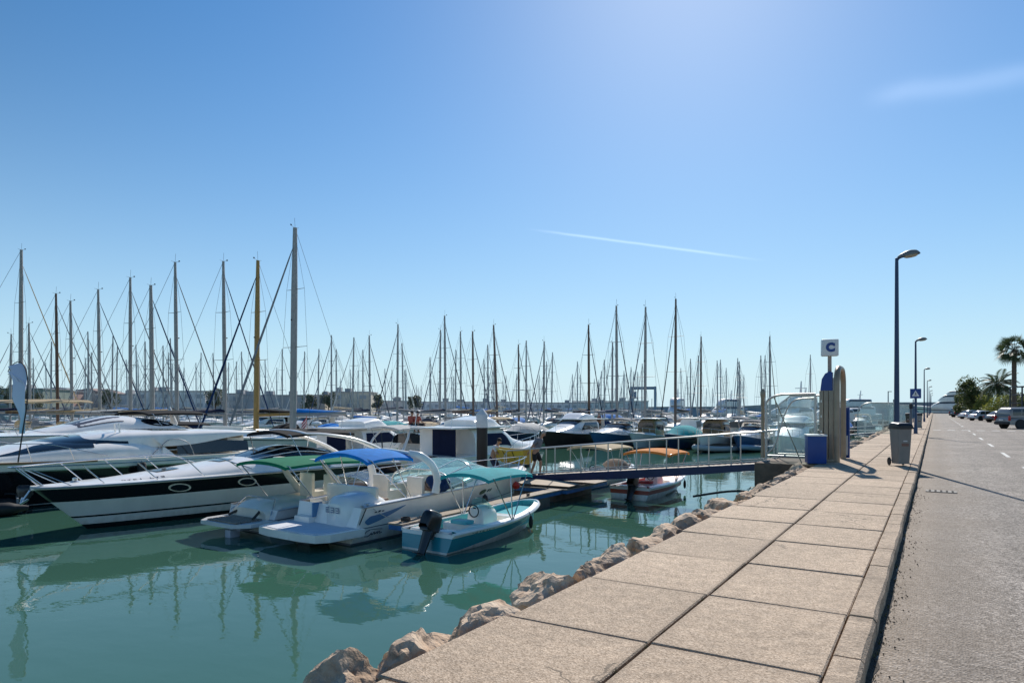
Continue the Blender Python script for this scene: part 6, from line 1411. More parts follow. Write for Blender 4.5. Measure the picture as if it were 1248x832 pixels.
def footbridge_far(y, label):
    t = thing('footbridge', label, 'footbridge', (0, 0, 0), 0, 'footbridges farther along'); mb = MB(); mb.box((-6.5, y, -.62), (6.8, 1.0, .12), rot=Matrix.Rotation(R(-6), 3, 'Y')); mb.build('deck', mat('grey_walkway', (.36, .36, .36), .6), t)
    for s in (-.5, .5):
        mb = MB(); mb.tube([(-3.3, y + s, .75), (-9.8, y + s, .08)], .03, 6)
        for k in range(6): x = -3.4 - k * 1.25; mb.tube([(x, y + s, .72 + (x + 3.3) * .103), (x, y + s, -.3 + (x + 3.3) * .103)], .025, 5)
        mb.build('handrail', PALE, t)
footbridge_far(59.7, 'footbridge of the second pontoon beyond the gate'); footbridge_far(93.2, 'footbridge of the third pontoon beyond the gate')

# ================================================================== breakwater, boat hoist, sheds
HC = (.42, .47, .52)
mb = MB(); P0 = at(600, HZ, 400); P1 = at(1150, HZ, 300); n = 60
def bw(a, b):
    p = P0.lerp(P1, a); lo = .55 if a < .6 else .55 + .45 * min(1, (a - .6) / .15); d = (P1 - P0).normalized(); nrm = Vector((-d.y, d.x, 0)); prof_ = [(-9, WATER - .5), (-4, .6), (-2.5, 1.8), (-2.4, 4.1 * lo), (1.2, 4.2 * lo), (1.3, 1.5), (6, WATER - .5)]
    q = prof_[int(round(b * 6))]; return Vector((p.x, p.y, 0)) - nrm * q[0] + Vector((0, 0, q[1] + (.25 * noise.noise((p.x * .3, q[0], 2)) if q[1] < 3 else .05 * noise.noise((p.x * .05, 1, 1)))))
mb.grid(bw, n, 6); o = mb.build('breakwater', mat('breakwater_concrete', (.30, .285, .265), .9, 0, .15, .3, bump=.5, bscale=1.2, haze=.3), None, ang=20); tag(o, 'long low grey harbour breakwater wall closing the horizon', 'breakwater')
t = thing('boat_hoist', 'tall blue steel gantry boat hoist in the distance beyond the masts', 'boat hoist', ground_at(784, 190, 0), R(20)); bs = mat('hoist_blue', (.06, .16, .26), .5, haze=.15)
for sx in (-3.3, 3.3):
    mb = MB(); mb.box((sx, -3, 3.2), (.7, .7, 8.4)); mb.box((sx, 3, 3.2), (.7, .7, 8.4)); mb.box((sx, 0, 7.2), (.6, 6.4, .8)); mb.build('side_frame', bs, t, smooth=False)
    for sy in (-3, 3): MB().lathe([(.2, -.3), (.7, -.3), (.75, 0), (.7, .3), (.2, .3)], (sx, sy, -.9), 14, axis='x').build('wheel', rubber(), t)
MB().box((0, 3, 7.3), (7.2, .7, .8)).build('cross_beam', bs, t, smooth=False)
MB().box((-2.4, -3.2, 5.2), (1.2, 1.4, 2.0), ch=.1).build('engine_house', bs, t)
tag(MB().box(ground_at(784, 196, -1), (16, 10, 1.4)).build('hoist_quay', mat('quay_far', (.3, .29, .28), .9, haze=.2), None, smooth=False), 'grey concrete quay under the blue boat hoist', 'quay')

LEAFS = {}
def leaf_mat(name, a, b_, trans=.25):
    m = bpy.data.materials.new(name); m.use_nodes = True; t = m.node_tree; p = t.nodes['Principled BSDF']; p.inputs['Roughness'].default_value = .55
    g = t.nodes.new('ShaderNodeNewGeometry'); r = t.nodes.new('ShaderNodeMix'); r.data_type = 'RGBA'; r.inputs[6].default_value = _lin(a); r.inputs[7].default_value = _lin(b_)
    t.links.new(g.outputs['Random Per Island'], r.inputs[0]); t.links.new(r.outputs[2], p.inputs['Base Color'])
    tr = t.nodes.new('ShaderNodeBsdfTranslucent'); t.links.new(r.outputs[2], tr.inputs[0]); mx = t.nodes.new('ShaderNodeMixShader'); mx.inputs[0].default_value = trans
    t.links.new(p.outputs[0], mx.inputs[1]); t.links.new(tr.outputs[0], mx.inputs[2]); t.links.new(mx.outputs[0], t.nodes['Material Output'].inputs[0]); return m
LG = leaf_mat('dark_leaves', (.045, .075, .022), (.14, .16, .05), .4); LY = leaf_mat('yellow_green_leaves', (.11, .15, .025), (.30, .30, .06), .4); LP = leaf_mat('palm_fronds', (.03, .055, .02), (.09, .12, .045))
BARK = mat('bark', (.13, .10, .075), .9, 0, 5, .4, bump=.6, bscale=12)
def tree(label, loc, H, Rr, lm, seed, trunk_h=.35, n=5200, leaf=.16, cat='tree', name='broadleaf_tree', grp=None):
    rn = random.Random(seed); t = thing(name, label, cat, loc, 0, grp)
    mb = MB(); th = H * trunk_h; mb.tube([(0, 0, -.2), (.1, 0, th * .5), (.05, .1, th), (0, .05, H * .7)], [H * .032, H * .026, H * .02, H * .006], 10); cl = []
    for k in range(16):
        z = H * rn.uniform(trunk_h * 1.0, .93); a = rn.uniform(0, 6.28); r = Rr * rn.uniform(.25, .85) * (1 - .65 * abs((z / H) - .6))
        c = Vector((math.cos(a) * r, math.sin(a) * r, z)); cl.append((c, Rr * rn.uniform(.24, .46)))
        mb.tube([(0, .05, max(th * .7, z * .55)), (c * .5 + Vector((0, 0, z * .38))), c], [H * .012, H * .008, H * .003], 6)
    mb.build('trunk', BARK, t)
    mb = MB()
    for i in range(n):
        c, r = cl[rn.randrange(len(cl))]; d = Vector((rn.gauss(0, 1), rn.gauss(0, 1), rn.gauss(0, .8))).normalized(); p = c + d * r * (.45 + .65 * rn.random() ** .6)
        a = Vector((rn.gauss(0, 1), rn.gauss(0, 1), rn.gauss(0, .6))).normalized(); b = a.cross(Vector((rn.gauss(0, 1), rn.gauss(0, 1), rn.gauss(0, 1)))).normalized(); s = leaf * rn.uniform(.6, 1.3)
        mb.add([p - a * s, p + b * s * .55, p + a * s, p - b * s * .55], [(0, 1, 2, 3)])
    mb.build('crown', lm, t, smooth=False, fix=False); return t
leaf_far = leaf_mat('hazy_leaves', (.10, .13, .09), (.17, .19, .13))  # leaf colours paled to paint in the distance haze
def shed(px0, px1, top, D, label, col, roof='flat', k=0):
    c = ground_at((px0 + px1) / 2, D, 0); w = (px1 - px0) / FPX * D; H = EYE + (HZ - top) / FPX * D; dep = 14
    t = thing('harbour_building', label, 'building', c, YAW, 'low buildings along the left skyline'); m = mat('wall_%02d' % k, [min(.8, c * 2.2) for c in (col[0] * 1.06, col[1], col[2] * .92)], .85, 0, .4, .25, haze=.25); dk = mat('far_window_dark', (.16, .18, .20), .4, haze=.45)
    MB().box((0, dep / 2, (H - 2.6) / 2), (w, dep, H + 2.6)).build('wall', m, t, smooth=False)
    if roof == 'flat': MB().box((0, dep / 2, H + .15), (w + .6, dep + .6, .3)).build('roof', mat('flat_roof', (.22, .22, .22), .9, haze=.3), t, smooth=False)
    elif roof == 'gable': MB().prism([(-w / 2 - .3, H), (w / 2 + .3, H), (0, H + 1.8)], 'y', -.3, dep + .3).build('roof', mat('tile_roof_%d' % k, (.24, .12, .08), .9, haze=.25), t, smooth=False)
    ru = random.Random(k)
    for q in range(ru.randrange(2, 5)): u = ru.uniform(-.42, .42); MB().box((w * u, 3 + q * 2, H + .9), (ru.uniform(1.2, 3.4), 2, ru.uniform(.8, 2.0))).build('roof_unit', mat('roof_unit_grey', (.34, .33, .32), .8, haze=.3), t, smooth=False)
    nx = max(2, int(w / 3.4)); rows = max(1, int(H / 3))
    for j in range(rows):
        for i in range(nx):
            if (i * 7 + j * 3 + k) % 5 == 0: continue
            f = MB().box((-w / 2 + w * (i + .5) / nx, -.02, H - 1.6 - 2.9 * j), (w / nx * .55, .08, 1.25)).build('window', dk, t, smooth=False)
    return t
random.seed(5)
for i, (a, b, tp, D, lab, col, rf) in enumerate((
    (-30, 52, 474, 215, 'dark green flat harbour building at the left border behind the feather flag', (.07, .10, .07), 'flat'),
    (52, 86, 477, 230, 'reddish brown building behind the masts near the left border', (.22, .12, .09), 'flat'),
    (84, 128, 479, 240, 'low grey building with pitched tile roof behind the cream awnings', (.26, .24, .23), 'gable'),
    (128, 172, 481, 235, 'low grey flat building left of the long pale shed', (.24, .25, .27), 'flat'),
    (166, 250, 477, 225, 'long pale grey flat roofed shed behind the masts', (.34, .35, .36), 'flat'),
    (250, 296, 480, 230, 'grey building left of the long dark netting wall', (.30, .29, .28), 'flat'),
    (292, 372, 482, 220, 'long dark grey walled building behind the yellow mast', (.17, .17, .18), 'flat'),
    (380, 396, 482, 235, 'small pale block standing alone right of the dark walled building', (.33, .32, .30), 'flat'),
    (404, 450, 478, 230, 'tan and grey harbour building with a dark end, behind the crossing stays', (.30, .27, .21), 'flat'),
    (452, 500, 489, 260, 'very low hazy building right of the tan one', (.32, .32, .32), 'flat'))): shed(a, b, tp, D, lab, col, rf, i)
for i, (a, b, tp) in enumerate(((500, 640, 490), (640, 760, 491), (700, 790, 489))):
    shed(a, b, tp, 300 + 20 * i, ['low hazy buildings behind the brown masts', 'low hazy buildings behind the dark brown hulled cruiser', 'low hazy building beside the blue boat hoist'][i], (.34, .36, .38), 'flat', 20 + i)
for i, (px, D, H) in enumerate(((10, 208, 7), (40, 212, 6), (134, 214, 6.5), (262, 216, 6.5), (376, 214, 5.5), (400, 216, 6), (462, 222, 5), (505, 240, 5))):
    q = ground_at(px, D, -.2); tree('dark tree between the low buildings along the left skyline', q, H + 1, H * .5, leaf_far, 90 + i, n=1300, leaf=.34, grp='trees among the skyline buildings')
# land under the far buildings
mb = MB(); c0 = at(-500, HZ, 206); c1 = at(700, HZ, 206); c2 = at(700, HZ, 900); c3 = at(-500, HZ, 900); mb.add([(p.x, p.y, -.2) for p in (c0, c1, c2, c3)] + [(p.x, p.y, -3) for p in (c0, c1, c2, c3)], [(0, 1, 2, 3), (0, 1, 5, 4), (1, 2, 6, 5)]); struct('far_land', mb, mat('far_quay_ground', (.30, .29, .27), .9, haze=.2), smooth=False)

# ================================================================== cars
def car(label, loc, rz, paint, kind='suv', grp='parked cars'):
    t = thing('parked_car', label, 'car', loc, rz, grp); suv = kind == 'suv'
    L, Wd, H = (4.75, 1.88, 1.78) if suv else (4.35, 1.76, 1.42)
    belt = .98 if suv else .86; rs = .37 if suv else .31
    body = Shell([(0, Wd * .44, .42, belt - .62, 5), (.10, Wd * .485, .32, belt - .36, 6), (L * .35, Wd / 2, .28, belt - .26, 6), (L * .66, Wd / 2, .28, belt - .26, 6), (L * .80, Wd * .49, .30, belt - .36 + (.0 if suv else -.05), 5), (L * .97, Wd * .45, .34, belt - .5, 5), (L, Wd * .40, .42, belt - .66, 4)])
    o = body.mesh('body', paint, t, 50, 28)
    # wheel arches: dark discs set into the flanks
    if suv: cab = Shell([(.12, Wd * .46, belt - .05, .50, 6), (.30, Wd * .45, belt - .05, H - belt + .03, 5.5), (L * .50, Wd * .44, belt - .05, H - belt + .05, 5.5), (L * .60, Wd * .43, belt - .05, (H - belt) * .92, 5), (L * .74, Wd * .45, belt - .08, .06, 5)])
    else: cab = Shell([(.30, Wd * .44, belt - .06, .06, 5), (L * .26, Wd * .40, belt - .06, H - belt + .04, 4.2), (L * .46, Wd * .40, belt - .06, H - belt + .07, 4.2), (L * .56, Wd * .40, belt - .06, (H - belt) * .86, 4.2), (L * .72, Wd * .43, belt - .08, .05, 5)])
    cab.mesh('roof', paint, t, 30, 24); gl = glass()
    for V in ((lambda v: v), (lambda v: 1 - v)):
        for a, b in (((.06, .27), (.29, .50), (.52, .72)) if suv else ((.20, .42), (.44, .74))): 
            cab.win('side_window', gl, t, [((a, V(.006)), (b, V(.006)), (b - (.05 if b > .6 else 0), V(.17)), (a + .01, V(.17)))], off=.012)
    cab.win('windscreen', gl, t, [((.70 if suv else .66, .26), (.94, .17), (.94, .83), (.70 if suv else .66, .74))], off=.012)
    if suv:
        mb = MB(); mb.grid(lambda a, b: Vector(((2 * b - 1) * Wd * .38, .10 - .02 + a * .10, belt + .04 + a * .52)), 2, 4); mb.build('rear_window', gl, t, fix=False)
        for s in (-1, 1): MB().tube([(s * .70, .5, H + .05), (s * .70, L * .55, H + .05)], .025, 6).build('roof_rail', mat('bright_fittings', (.6, .58, .55), .3, .6), t)
    else: cab.win('rear_window', gl, t, [((.03, .2), (.22, .27), (.22, .73), (.03, .8))], off=.012)
    MB().box((0, .0, .48), (Wd * .92, .16, .24), ch=.05).build('rear_bumper', rubber() if suv else paint, t); MB().box((0, L - .02, .46), (Wd * .88, .16, .24), ch=.05).build('front_bumper', rubber() if suv else paint, t)
    for s in (-1, 1):
        MB().box((s * Wd * .44, .04, belt - (.10 if suv else .16)), (.16, .14, .40 if suv else .18), ch=.03).build('tail_light', mat('tail_red', (.5, .015, .012), .25), t)
        MB().box((s * Wd * .36, L - .06, .68), (.34, .14, .16), ch=.04).build('headlight', mat('headlamp', (.75, .77, .8), .1), t)
        MB().box((s * (Wd * .5 + .10), L * .62, belt + .06), (.18, .10, .14), ch=.03).build('mirror', paint, t)
        for y in (L * .185, L * .80):
            MB().lathe([(rs + .07, -.05), (rs + .07, .012)], (s * (Wd / 2 - .0), y, rs), 24, axis='x').build('wheel_arch', rubber(), t)
            w = MB().lathe([(rs * .55, -.11), (rs * .95, -.11), (rs, -.06), (rs, .06), (rs * .95, .10), (rs * .6, .10)], (0, 0, 0), 24, axis='x').build('wheel', rubber(), t); w.location = (s * (Wd / 2 - .06), y, rs)
            hb = MB(); hb.lathe([(.02, .07), (.09, .09), (rs * .58, .10), (rs * .62, .085)] if s > 0 else [(.02, -.07), (.09, -.09), (rs * .58, -.10), (rs * .62, -.085)], n=20, axis='x'); hb.build('rim', mat('alloy_rim', (.35, .35, .37), .35, .7), w)
    MB().box((0, -.075, .74), (.5, .012, .11)).build('number_plate', WHITEP, t)
    return t
def carp(px, D): p = at(px, HZ, D); return (p.x, p.y, ROAD)
silver = mat('car_silver', (.27, .25, .235), .35, .1, coat=.4); whitec = mat('car_white', (.74, .74, .74), .25, coat=.6); darkc = mat('car_dark', (.03, .035, .05), .25, coat=.6)
car('silver grey SUV with rear spare-free tailgate and red tail light, parked at the right border', carp(1221, 57), R(-58), silver, 'suv', None)
car('white saloon car parked in the row left of the silver SUV', carp(1183, 93), R(-58), whitec, 'saloon')
car('white hatchback half hidden beyond the white saloon car', carp(1171, 108), R(-58), whitec, 'saloon')
car('dark car in shade under the trees next to the superyacht', carp(1160, 128), R(-60), darkc, 'suv')
car('dark saloon between the white saloon and the silver SUV', carp(1204, 82), R(-58), darkc, 'saloon')

# ================================================================== trees and palms
def palm(label, loc, H, Rf, seed, nf=38, trunk=.26, fan=True, grp='palms beyond the car park'):
    rn = random.Random(seed); t = thing('palm_tree', label, 'palm tree', loc, 0, grp); mb = MB(); prof_ = []
    k = 40
    for i in range(k + 1):
        z = -.2 + (H + .2) * i / k; r = trunk * (1.25 - .35 * min(1, i / 8) + (.12 if i > k - 6 else 0)) + .018 * (i % 2); prof_.append((r, z))
    mb.lathe(prof_, n=12); mb.build('trunk', BARK, t)
    for f in range(nf):
        a = f * 2.399 + rn.uniform(-.2, .2); el = math.asin(max(-.75, min(.985, .97 - 1.6 * (f + .5) / nf))) + R(rn.uniform(-8, 8)); l = Rf * rn.uniform(.85, 1.1); d = Vector((math.cos(a) * math.cos(el), math.sin(a) * math.cos(el), math.sin(el))); sd = Vector((-math.sin(a), math.cos(a), 0))
        pts = []; p = Vector((0, 0, H)); dd = d.copy()
        for q in range(9): pts.append(p.copy()); p = p + dd * l / 8; dd = (dd + Vector((0, 0, (-.02 - .012 * q) if fan else (-.07 - .03 * q)))).normalized()
        mb = MB(); mb.tube(pts, [.03 - .0028 * q for q in range(9)], 4); up = sd.cross(d).normalized()
        if fan:       # fan palm: leaflets radiate from the end of the stalk
            c = pts[4]; td = (pts[8] - pts[4]).normalized(); sq = Matrix.Rotation(rn.uniform(-1.2, 1.2), 3, td) @ sd; up = sq.cross(td)
            for w in range(-8, 9):
                ang = R(w * 10); ld = (td * math.cos(ang) + sq * math.sin(ang)).normalized(); ll = l * .56 * (1 - .35 * (abs(w) / 8) ** 2); dr = Vector((0, 0, -.16 * ll)); ws = .022 * l
                pp = ld.cross(up).normalized() * ws
                mb.add([c, c + ld * ll * .55 + pp, c + ld * ll + dr, c + ld * ll * .55 - pp], [(0, 1, 2, 3)])
        else:
            for q in range(2, 9):
                for e in (0, .5):
                    if q == 8 and e: continue
                    c = pts[q] if e == 0 else pts[q].lerp(pts[q + 1], .5); tg = (pts[min(q + 1, 8)] - pts[q - 1]).normalized()
                    for s in (-1, 1):
                        ld = (sd * s + tg * .7 + Vector((0, 0, -.25))).normalized(); ll = l * .30 * (1 - .5 * abs(q - 4.5) / 4.5); mb.add([c, c + ld * ll * .5 + tg * .08, c + ld * ll + Vector((0, 0, -.12 * ll)), c + ld * ll * .5 - tg * .08], [(0, 1, 2, 3)])
        mb.build('frond', LP, t, smooth=False, fix=False)
    return t
def gp(px, D): p = at(px, HZ, D); return (p.x, p.y, ROAD)
palm('tall fan palm with a shaggy crown by the right border', gp(1236, 80), 8.6, 2.2, 3)
palm('short palm with drooping fronds left of the tall fan palm', gp(1216.5, 98), 5.2, 2.7, 4, nf=46, fan=False)
tree('dark green tree hiding the end of the superyacht', gp(1189, 112), 6.4, 3.4, LG, 8, n=7000)
tree('smaller dark tree at the left edge of the tree group', gp(1180, 124), 4.8, 2.6, LG, 9, n=3600)
for i, (px, D, H, r) in enumerate(((1203, 108, 3.6, 2.4), (1221, 92, 3.2, 2.6), (1238, 88, 3.0, 2.4), (1252, 84, 3.2, 2.4))): tree(['yellow green bush between the dark tree and the short palm', 'yellow green bush under the short palm', 'yellow green bush at the foot of the tall fan palm', 'yellow green bush at the right border behind the SUV'][i], gp(px, D), H, r, LY if i < 2 else LG, 20 + i, trunk_h=.15, n=3800, leaf=.13, cat='bush', name='bush', grp='bushes beyond the car park')
t = thing('steel_frame', 'dark steel pergola frame cut by the right border, beside the tall palm', 'pergola', gp(1249, 72), R(20)); dk = mat('dark_steel', (.03, .03, .035), .5)
for x, y in ((-.25, 0), (2.2, 0), (-.25, 2.5), (2.2, 2.5)): MB().box((x, y, 2.0), (.12, .12, 4.2)).build('post', dk, t, smooth=False)
mb = MB()
for z in (2.3, 3.2, 4.05): mb.box((1, 0, z), (2.6, .08, .1)); mb.box((1, 2.5, z), (2.6, .08, .1)); mb.box((-.25, 1.25, z), (.08, 2.5, .1))
mb.build('beams', dk, t, smooth=False)
# hedge wall at the very end of the car park and distant scrub
for i in range(14):
    y = 95 + i * 15; tree('scrubby dark tree lining the far side of the road', (20 + rq.uniform(-1.5, 4), y, ROAD), rq.uniform(3.5, 5.5), 2.8, LG, 60 + i, n=1500, leaf=.24, grp='scrub trees lining the road') if i > 1 else None
# radio masts far away
for px, tp, lab in ((1082.5, 477, 'thin lamp mast above the far glass screens'), (1089, 487, 'short hooked lamp mast right of the thin one above the far glass screens')):
    D = 150; q = ground_at(px, D, 0); t = thing('harbour_mast', lab, 'mast', q); H = EYE + (HZ - tp) / FPX * D
    mb = MB(); mb.tube([(0, 0, -2), (0, 0, H)], [.16, .10], 8); mb.build('pole', mat('far_mast_grey', (.25, .27, .29), .5), t); MB().box((.3, 0, H), (.8, .25, .15)).build('lantern', LHEAD, t)
# ================================================================== people
SKIN = mat('skin', (.40, .22, .14), .5)
def skinned(name, verts, edges, radii, m, parent=None, sub=2):
    me = bpy.data.meshes.new(name); me.from_pydata(verts, edges, []); b = bmesh.new(); b.from_mesh(me); ly = b.verts.layers.skin.verify(); b.verts.ensure_lookup_table()
    for v, r in zip(b.verts, radii): v[ly].radius = (r, r) if not isinstance(r, tuple) else r; v[ly].use_root = v.index == 0
    b.to_mesh(me); b.free(); me.materials.append(m)
    o = bpy.data.objects.new(name, me); COL.objects.link(o); s = o.modifiers.new('skin', 'SKIN'); s.use_smooth_shade = True; q = o.modifiers.new('subdivision', 'SUBSURF'); q.levels = sub; q.render_levels = sub
    dg = bpy.context.evaluated_depsgraph_get(); m2 = bpy.data.meshes.new_from_object(o.evaluated_get(dg)); bpy.data.objects.remove(o); m2.name = name
    m2.polygons.foreach_set('use_smooth', [True] * len(m2.polygons))
    if not len(m2.materials): m2.materials.append(m)
    o = bpy.data.objects.new(name, m2); COL.objects.link(o)
    if parent is not None: o.parent = parent
    return o
class Graph:
    def __init__(s): s.v = []; s.e = []; s.r = []
    def n(s, p, r, prev=None):
        s.v.append(tuple(p)); s.r.append(r); i = len(s.v) - 1
        if prev is not None: s.e.append((prev, i))
        return i
    def chain(s, pts, rs, prev=None):
        for p, r in zip(pts, rs): prev = s.n(p, r, prev)
        return prev
def person(label, loc, rz, J, shirt, shorts, hair, cat='person', grp=None, hat=None):
    """J: joints in local metres (x right, y forward, z up)"""
    V = {k: Vector(v) for k, v in J.items()}
    g = Graph(); pel = g.n(V['pelvis'], .125); sp = g.n(V['pelvis'].lerp(V['chest'], .5), .125, pel); ch = g.n(V['chest'], .145, sp); nb = g.n(V['neck'], .062, ch)
    hd = V['head']; ax = (hd - V['neck']).normalized(); g.chain([V['neck'].lerp(hd, .5), hd - ax * .02, hd + ax * .07], [.056, .088, .080], nb)
    for s in 'lr':
        sh = g.n(V['sh_' + s], .062, ch); el = g.chain([V['sh_' + s].lerp(V['el_' + s], .5), V['el_' + s]], [.050, .040], sh); wr = g.chain([V['el_' + s].lerp(V['wr_' + s], .4), V['wr_' + s]], [.040, .026], el)
        d = (V['wr_' + s] - V['el_' + s]).normalized(); side = d.cross(Vector((0, 1, .3))).normalized(); pal = g.chain([V['wr_' + s] + d * .05, V['wr_' + s] + d * .09], [(.034, .022), (.036, .020)], wr)
        cur = side.cross(d).normalized()
        for k, ln in zip((-1.5, -.5, .5, 1.5), (.062, .075, .080, .068)):
            b0 = V['wr_' + s] + d * .095 + side * .019 * k; g.chain([b0, b0 + d * ln * .5 + cur * .01, b0 + d * ln * .8 + cur * .035], [.0095, .009, .008], pal)
        tb = V['wr_' + s] + d * .05 - side * .035; g.chain([tb, tb + d * .03 - side * .02 + cur * .012, tb + d * .055 - side * .018 + cur * .03], [.011, .010, .009], pal - 1)
        hp = g.n(V['hip_' + s], .098, pel); kn = g.chain([V['hip_' + s].lerp(V['kn_' + s], .45), V['kn_' + s]], [.082, .056], hp); an = g.chain([V['kn_' + s].lerp(V['an_' + s], .35), V['an_' + s]], [.058, .036], kn)
        f = Vector((0, 1, 0)); g.chain([V['an_' + s] + Vector((0, .06, -.045)), V['an_' + s] + Vector((0, .16, -.06))], [.036, .030], an)
    body = skinned('person', g.v, g.e, g.r, SKIN); body.location = loc; body.rotation_euler = (0, 0, rz); tag(body, label, cat, grp)
    # face
    mb = MB(); fw = Vector((0, 1, 0)); fw = (fw - ax * fw.dot(ax)).normalized(); rt = fw.cross(ax)
    mb.tube([hd + fw * .075 + ax * .03, hd + fw * .105 - ax * .008, hd + fw * .08 - ax * .012], [.010, .016, .010], 6)
    for s in (-1, 1): mb.tube([hd + rt * .082 * s + ax * .025, hd + rt * .092 * s, hd + rt * .082 * s - ax * .03], [.010, .016, .008], 6)
    mb.build('nose_and_ears', SKIN, body)
    mb = MB()
    for s in (-1, 1): mb.tube([hd + fw * .080 + rt * .030 * s + ax * .028, hd + fw * .086 + rt * .030 * s + ax * .028], .010, 8)
    mb.tube([hd + fw * .082 - rt * .022 - ax * .040, hd + fw * .086 - ax * .042, hd + fw * .082 + rt * .022 - ax * .040], .006, 6); mb.build('eyes_and_mouth', mat('dark_features', (.08, .03, .025), .4), body)
    hm = mat('hair_' + hair[0], hair[1], .8)
    mb = MB(); c = hd + ax * .045 - fw * .012
    def hairf(a, b):
        th = a * R(105); ph = b * 2 * math.pi; v = ax * math.cos(th) + (fw * math.cos(ph) + rt * math.sin(ph)) * math.sin(th)
        k = .104 if not (math.cos(ph) > .25 and th > R(62)) else .070
        return c + v * k
    mb.grid(hairf, 12, 24); mb.build('hair', hm, body)
    G2 = Graph(); a = G2.n(V['pelvis'] + (V['chest'] - V['pelvis']) * .05, .142); b_ = G2.n(V['pelvis'].lerp(V['chest'], .5), .145, a); c_ = G2.n(V['chest'], .165, b_); G2.n(V['chest'].lerp(V['neck'], .75), .085, c_)
    for s in 'lr': G2.chain([V['sh_' + s], V['sh_' + s].lerp(V['el_' + s], .45), V['sh_' + s].lerp(V['el_' + s], .75)], [.082, .072, .066], c_)
    o = skinned('shirt', G2.v, G2.e, G2.r, shirt, body)
    if shorts:
        G3 = Graph(); a = G3.n(V['pelvis'] + (V['chest'] - V['pelvis']) * .12, .146); p_ = G3.n(V['pelvis'], .150, a)
        for s in 'lr': G3.chain([V['hip_' + s], V['hip_' + s].lerp(V['kn_' + s], .5), V['hip_' + s].lerp(V['kn_' + s], .95)], [.118, .105, .088], p_)
        skinned('shorts', G3.v, G3.e, G3.r, shorts, body)
    mb = MB()
    for s in 'lr': q = V['an_' + s]; mb.box(q + Vector((0, .055, -.066)), (.095, .27, .05), ch=.02)
    mb.build('shoes', mat('dark_shoes', (.05, .035, .03), .7), body)
    return body
DKS = mat('black_shorts', (.015, .015, .018), .8, 0, 8, .2); GSH = mat('grey_shirt', (.16, .17, .20), .85, 0, 8, .15); WSH = mat('white_shirt', (.72, .70, .70), .85, 0, 8, .1); RSH = mat('red_shirt', (.42, .10, .07), .85, 0, 8, .15)
# man bending and holding the stern of the yellow dinghy, on the footbridge; faces -x (towards the dinghy) while stepping on
k = (655 - CX) / FPX; Dm = 22.35 / (CA + k * SA); pm = at(655, 582, Dm); zf = gz(pm.x) + .035
person('man in grey T-shirt and black shorts on the footbridge, pulling the yellow dinghy', (pm.x, 22.35, zf), R(-82),
       dict(pelvis=(0, -.08, .92), chest=(0, .06, 1.27), neck=(0, .16, 1.44), head=(0, .24, 1.57), sh_l=(-.19, .06, 1.36), sh_r=(.19, .06, 1.36), el_l=(-.27, -.10, 1.10), el_r=(.27, -.10, 1.10), wr_l=(-.25, -.24, .90), wr_r=(.25, -.24, .90),
            hip_l=(-.10, -.08, .86), hip_r=(.10, -.08, .86), kn_l=(-.11, .10, .48), kn_r=(.12, -.06, .47), an_l=(-.11, .06, .09), an_r=(.13, -.20, .09)), GSH, DKS, ('grey', (.40, .37, .34)))
k2 = (603 - CX) / FPX; D2 = 22.35 / (CA + k2 * SA); p2 = at(603, 570, D2)
person('man in white shirt bending forward at the lower end of the yellow dinghy', (p2.x, 22.4, -1.2), R(-75),
       dict(pelvis=(0, -.12, .84), chest=(0, .02, 1.18), neck=(0, .09, 1.34), head=(0, .15, 1.46), sh_l=(-.19, .02, 1.26), sh_r=(.19, .02, 1.26), el_l=(-.26, .14, 1.00), el_r=(.26, .16, 1.00), wr_l=(-.22, .40, .90), wr_r=(.22, .40, .90),
            hip_l=(-.10, -.12, .78), hip_r=(.10, -.12, .78), kn_l=(-.13, .10, .46), kn_r=(.13, .04, .45), an_l=(-.12, -.05, .09), an_r=(.13, -.20, .09)), WSH, mat('navy_shorts', (.02, .03, .07), .8), ('black', (.015, .012, .01)))
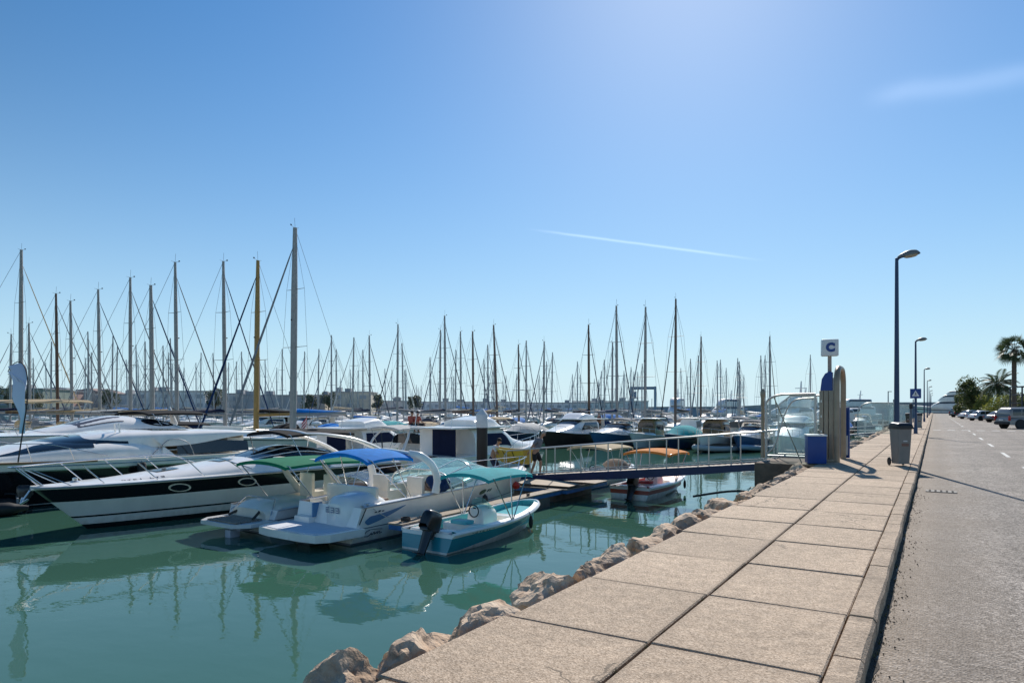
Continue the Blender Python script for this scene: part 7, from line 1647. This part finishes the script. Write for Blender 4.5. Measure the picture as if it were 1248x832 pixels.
# yellow dinghy carried between them
YEL = mat('yellow_plastic', (.66, .47, .05), .4, 0, 3, .15)
xa, xb = p2.x + .45, pm.x - .42; Lb = xb - xa
t = thing('yellow_dinghy', 'yellow plastic dinghy carried between the two men on the footbridge', 'dinghy', (xb, 22.38, -.52), R(90)); t.rotation_euler = (R(0), R(0), R(90))
h = Hull(max(1.6, Lb + .5), .95, [(0, .50), (.5, .48), (1, .56)], rake=.35, e=2.2, m=.75, sr=.88, kw0=.70, kw1=.4, draft=.06)
h.mesh([(.5, 0), (1, 0)], [YEL], t, nu=26); h.gunwale(mat('yellow_rim', (.72, .60, .22), .4), t, .03); h.well([YEL, mat('yellow_inside', (.50, .33, .03), .5), mat('yellow_inside', (.50, .33, .03), .5)], t, .03, .9, .06, .06)
mb = MB()
for u in (.30, .62):
    pts = [h.P(u, -1, q) + Vector((-.012, 0, 0)) for q in (1.0, .5, 0)] + [h.keel(u) - Vector((0, 0, .012))] + [h.P(u, 1, q) + Vector((.012, 0, 0)) for q in (0, .5, 1.0)]; mb.tube(pts, .016, 6)
mb.build('strap', mat('black_strap', (.015, .015, .015), .8), t)
MB().box((0, h.L * .42, .34), (.78, .2, .04)).build('thwart', YEL, t)
# two people seated on the flybridge, seen from behind
for i, (px, lab) in enumerate(((503, 'person in a red brown top seated on the far flybridge, left of the pair'), (509.5, 'person in a red brown top seated on the far flybridge, right of the pair'))):
    k = (px - CX) / FPX; D = 28.1 / (CA + k * SA); p = at(px, 512, D)
    person(lab, (p.x, 28.0, WATER + 2.36 - .10), R(5 - 20 * i), dict(pelvis=(0, 0, .14), chest=(0, .02, .46), neck=(0, .03, .62), head=(0, .06, .74), sh_l=(-.19, .02, .54), sh_r=(.19, .02, .54), el_l=(-.26, .12, .30), el_r=(.26, .12, .30), wr_l=(-.18, .34, .24), wr_r=(.18, .34, .24),
           hip_l=(-.10, .02, .13), hip_r=(.10, .02, .13), kn_l=(-.12, .42, .16), kn_r=(.12, .42, .16), an_l=(-.12, .46, -.2), an_r=(.12, .46, -.2)), RSH, DKS, ('dark', (.03, .02, .016)), grp='people on the flybridge')
k = (729 - CX) / FPX; D = 56.5 / (CA + k * SA); p = at(729, 530, D)
person('bare armed person in dark brown standing in the stern of the dark brown hulled cruiser', (p.x - .2, 57.2, WATER + 1.12), R(150), dict(pelvis=(0, 0, .90), chest=(0, .02, 1.25), neck=(0, .03, 1.44), head=(0, .05, 1.58), sh_l=(-.19, .02, 1.36), sh_r=(.19, .02, 1.36), el_l=(-.26, .0, 1.08), el_r=(.26, .0, 1.08), wr_l=(-.24, .15, .86), wr_r=(.24, .15, .86),
       hip_l=(-.10, 0, .84), hip_r=(.10, 0, .84), kn_l=(-.11, .03, .47), kn_r=(.11, .03, .47), an_l=(-.11, 0, .09), an_r=(.11, 0, .09)), mat('brown_shirt', (.15, .06, .045), .85), DKS, ('dark', (.03, .02, .016)))
# flags on staffs, as parts of the boats that fly them
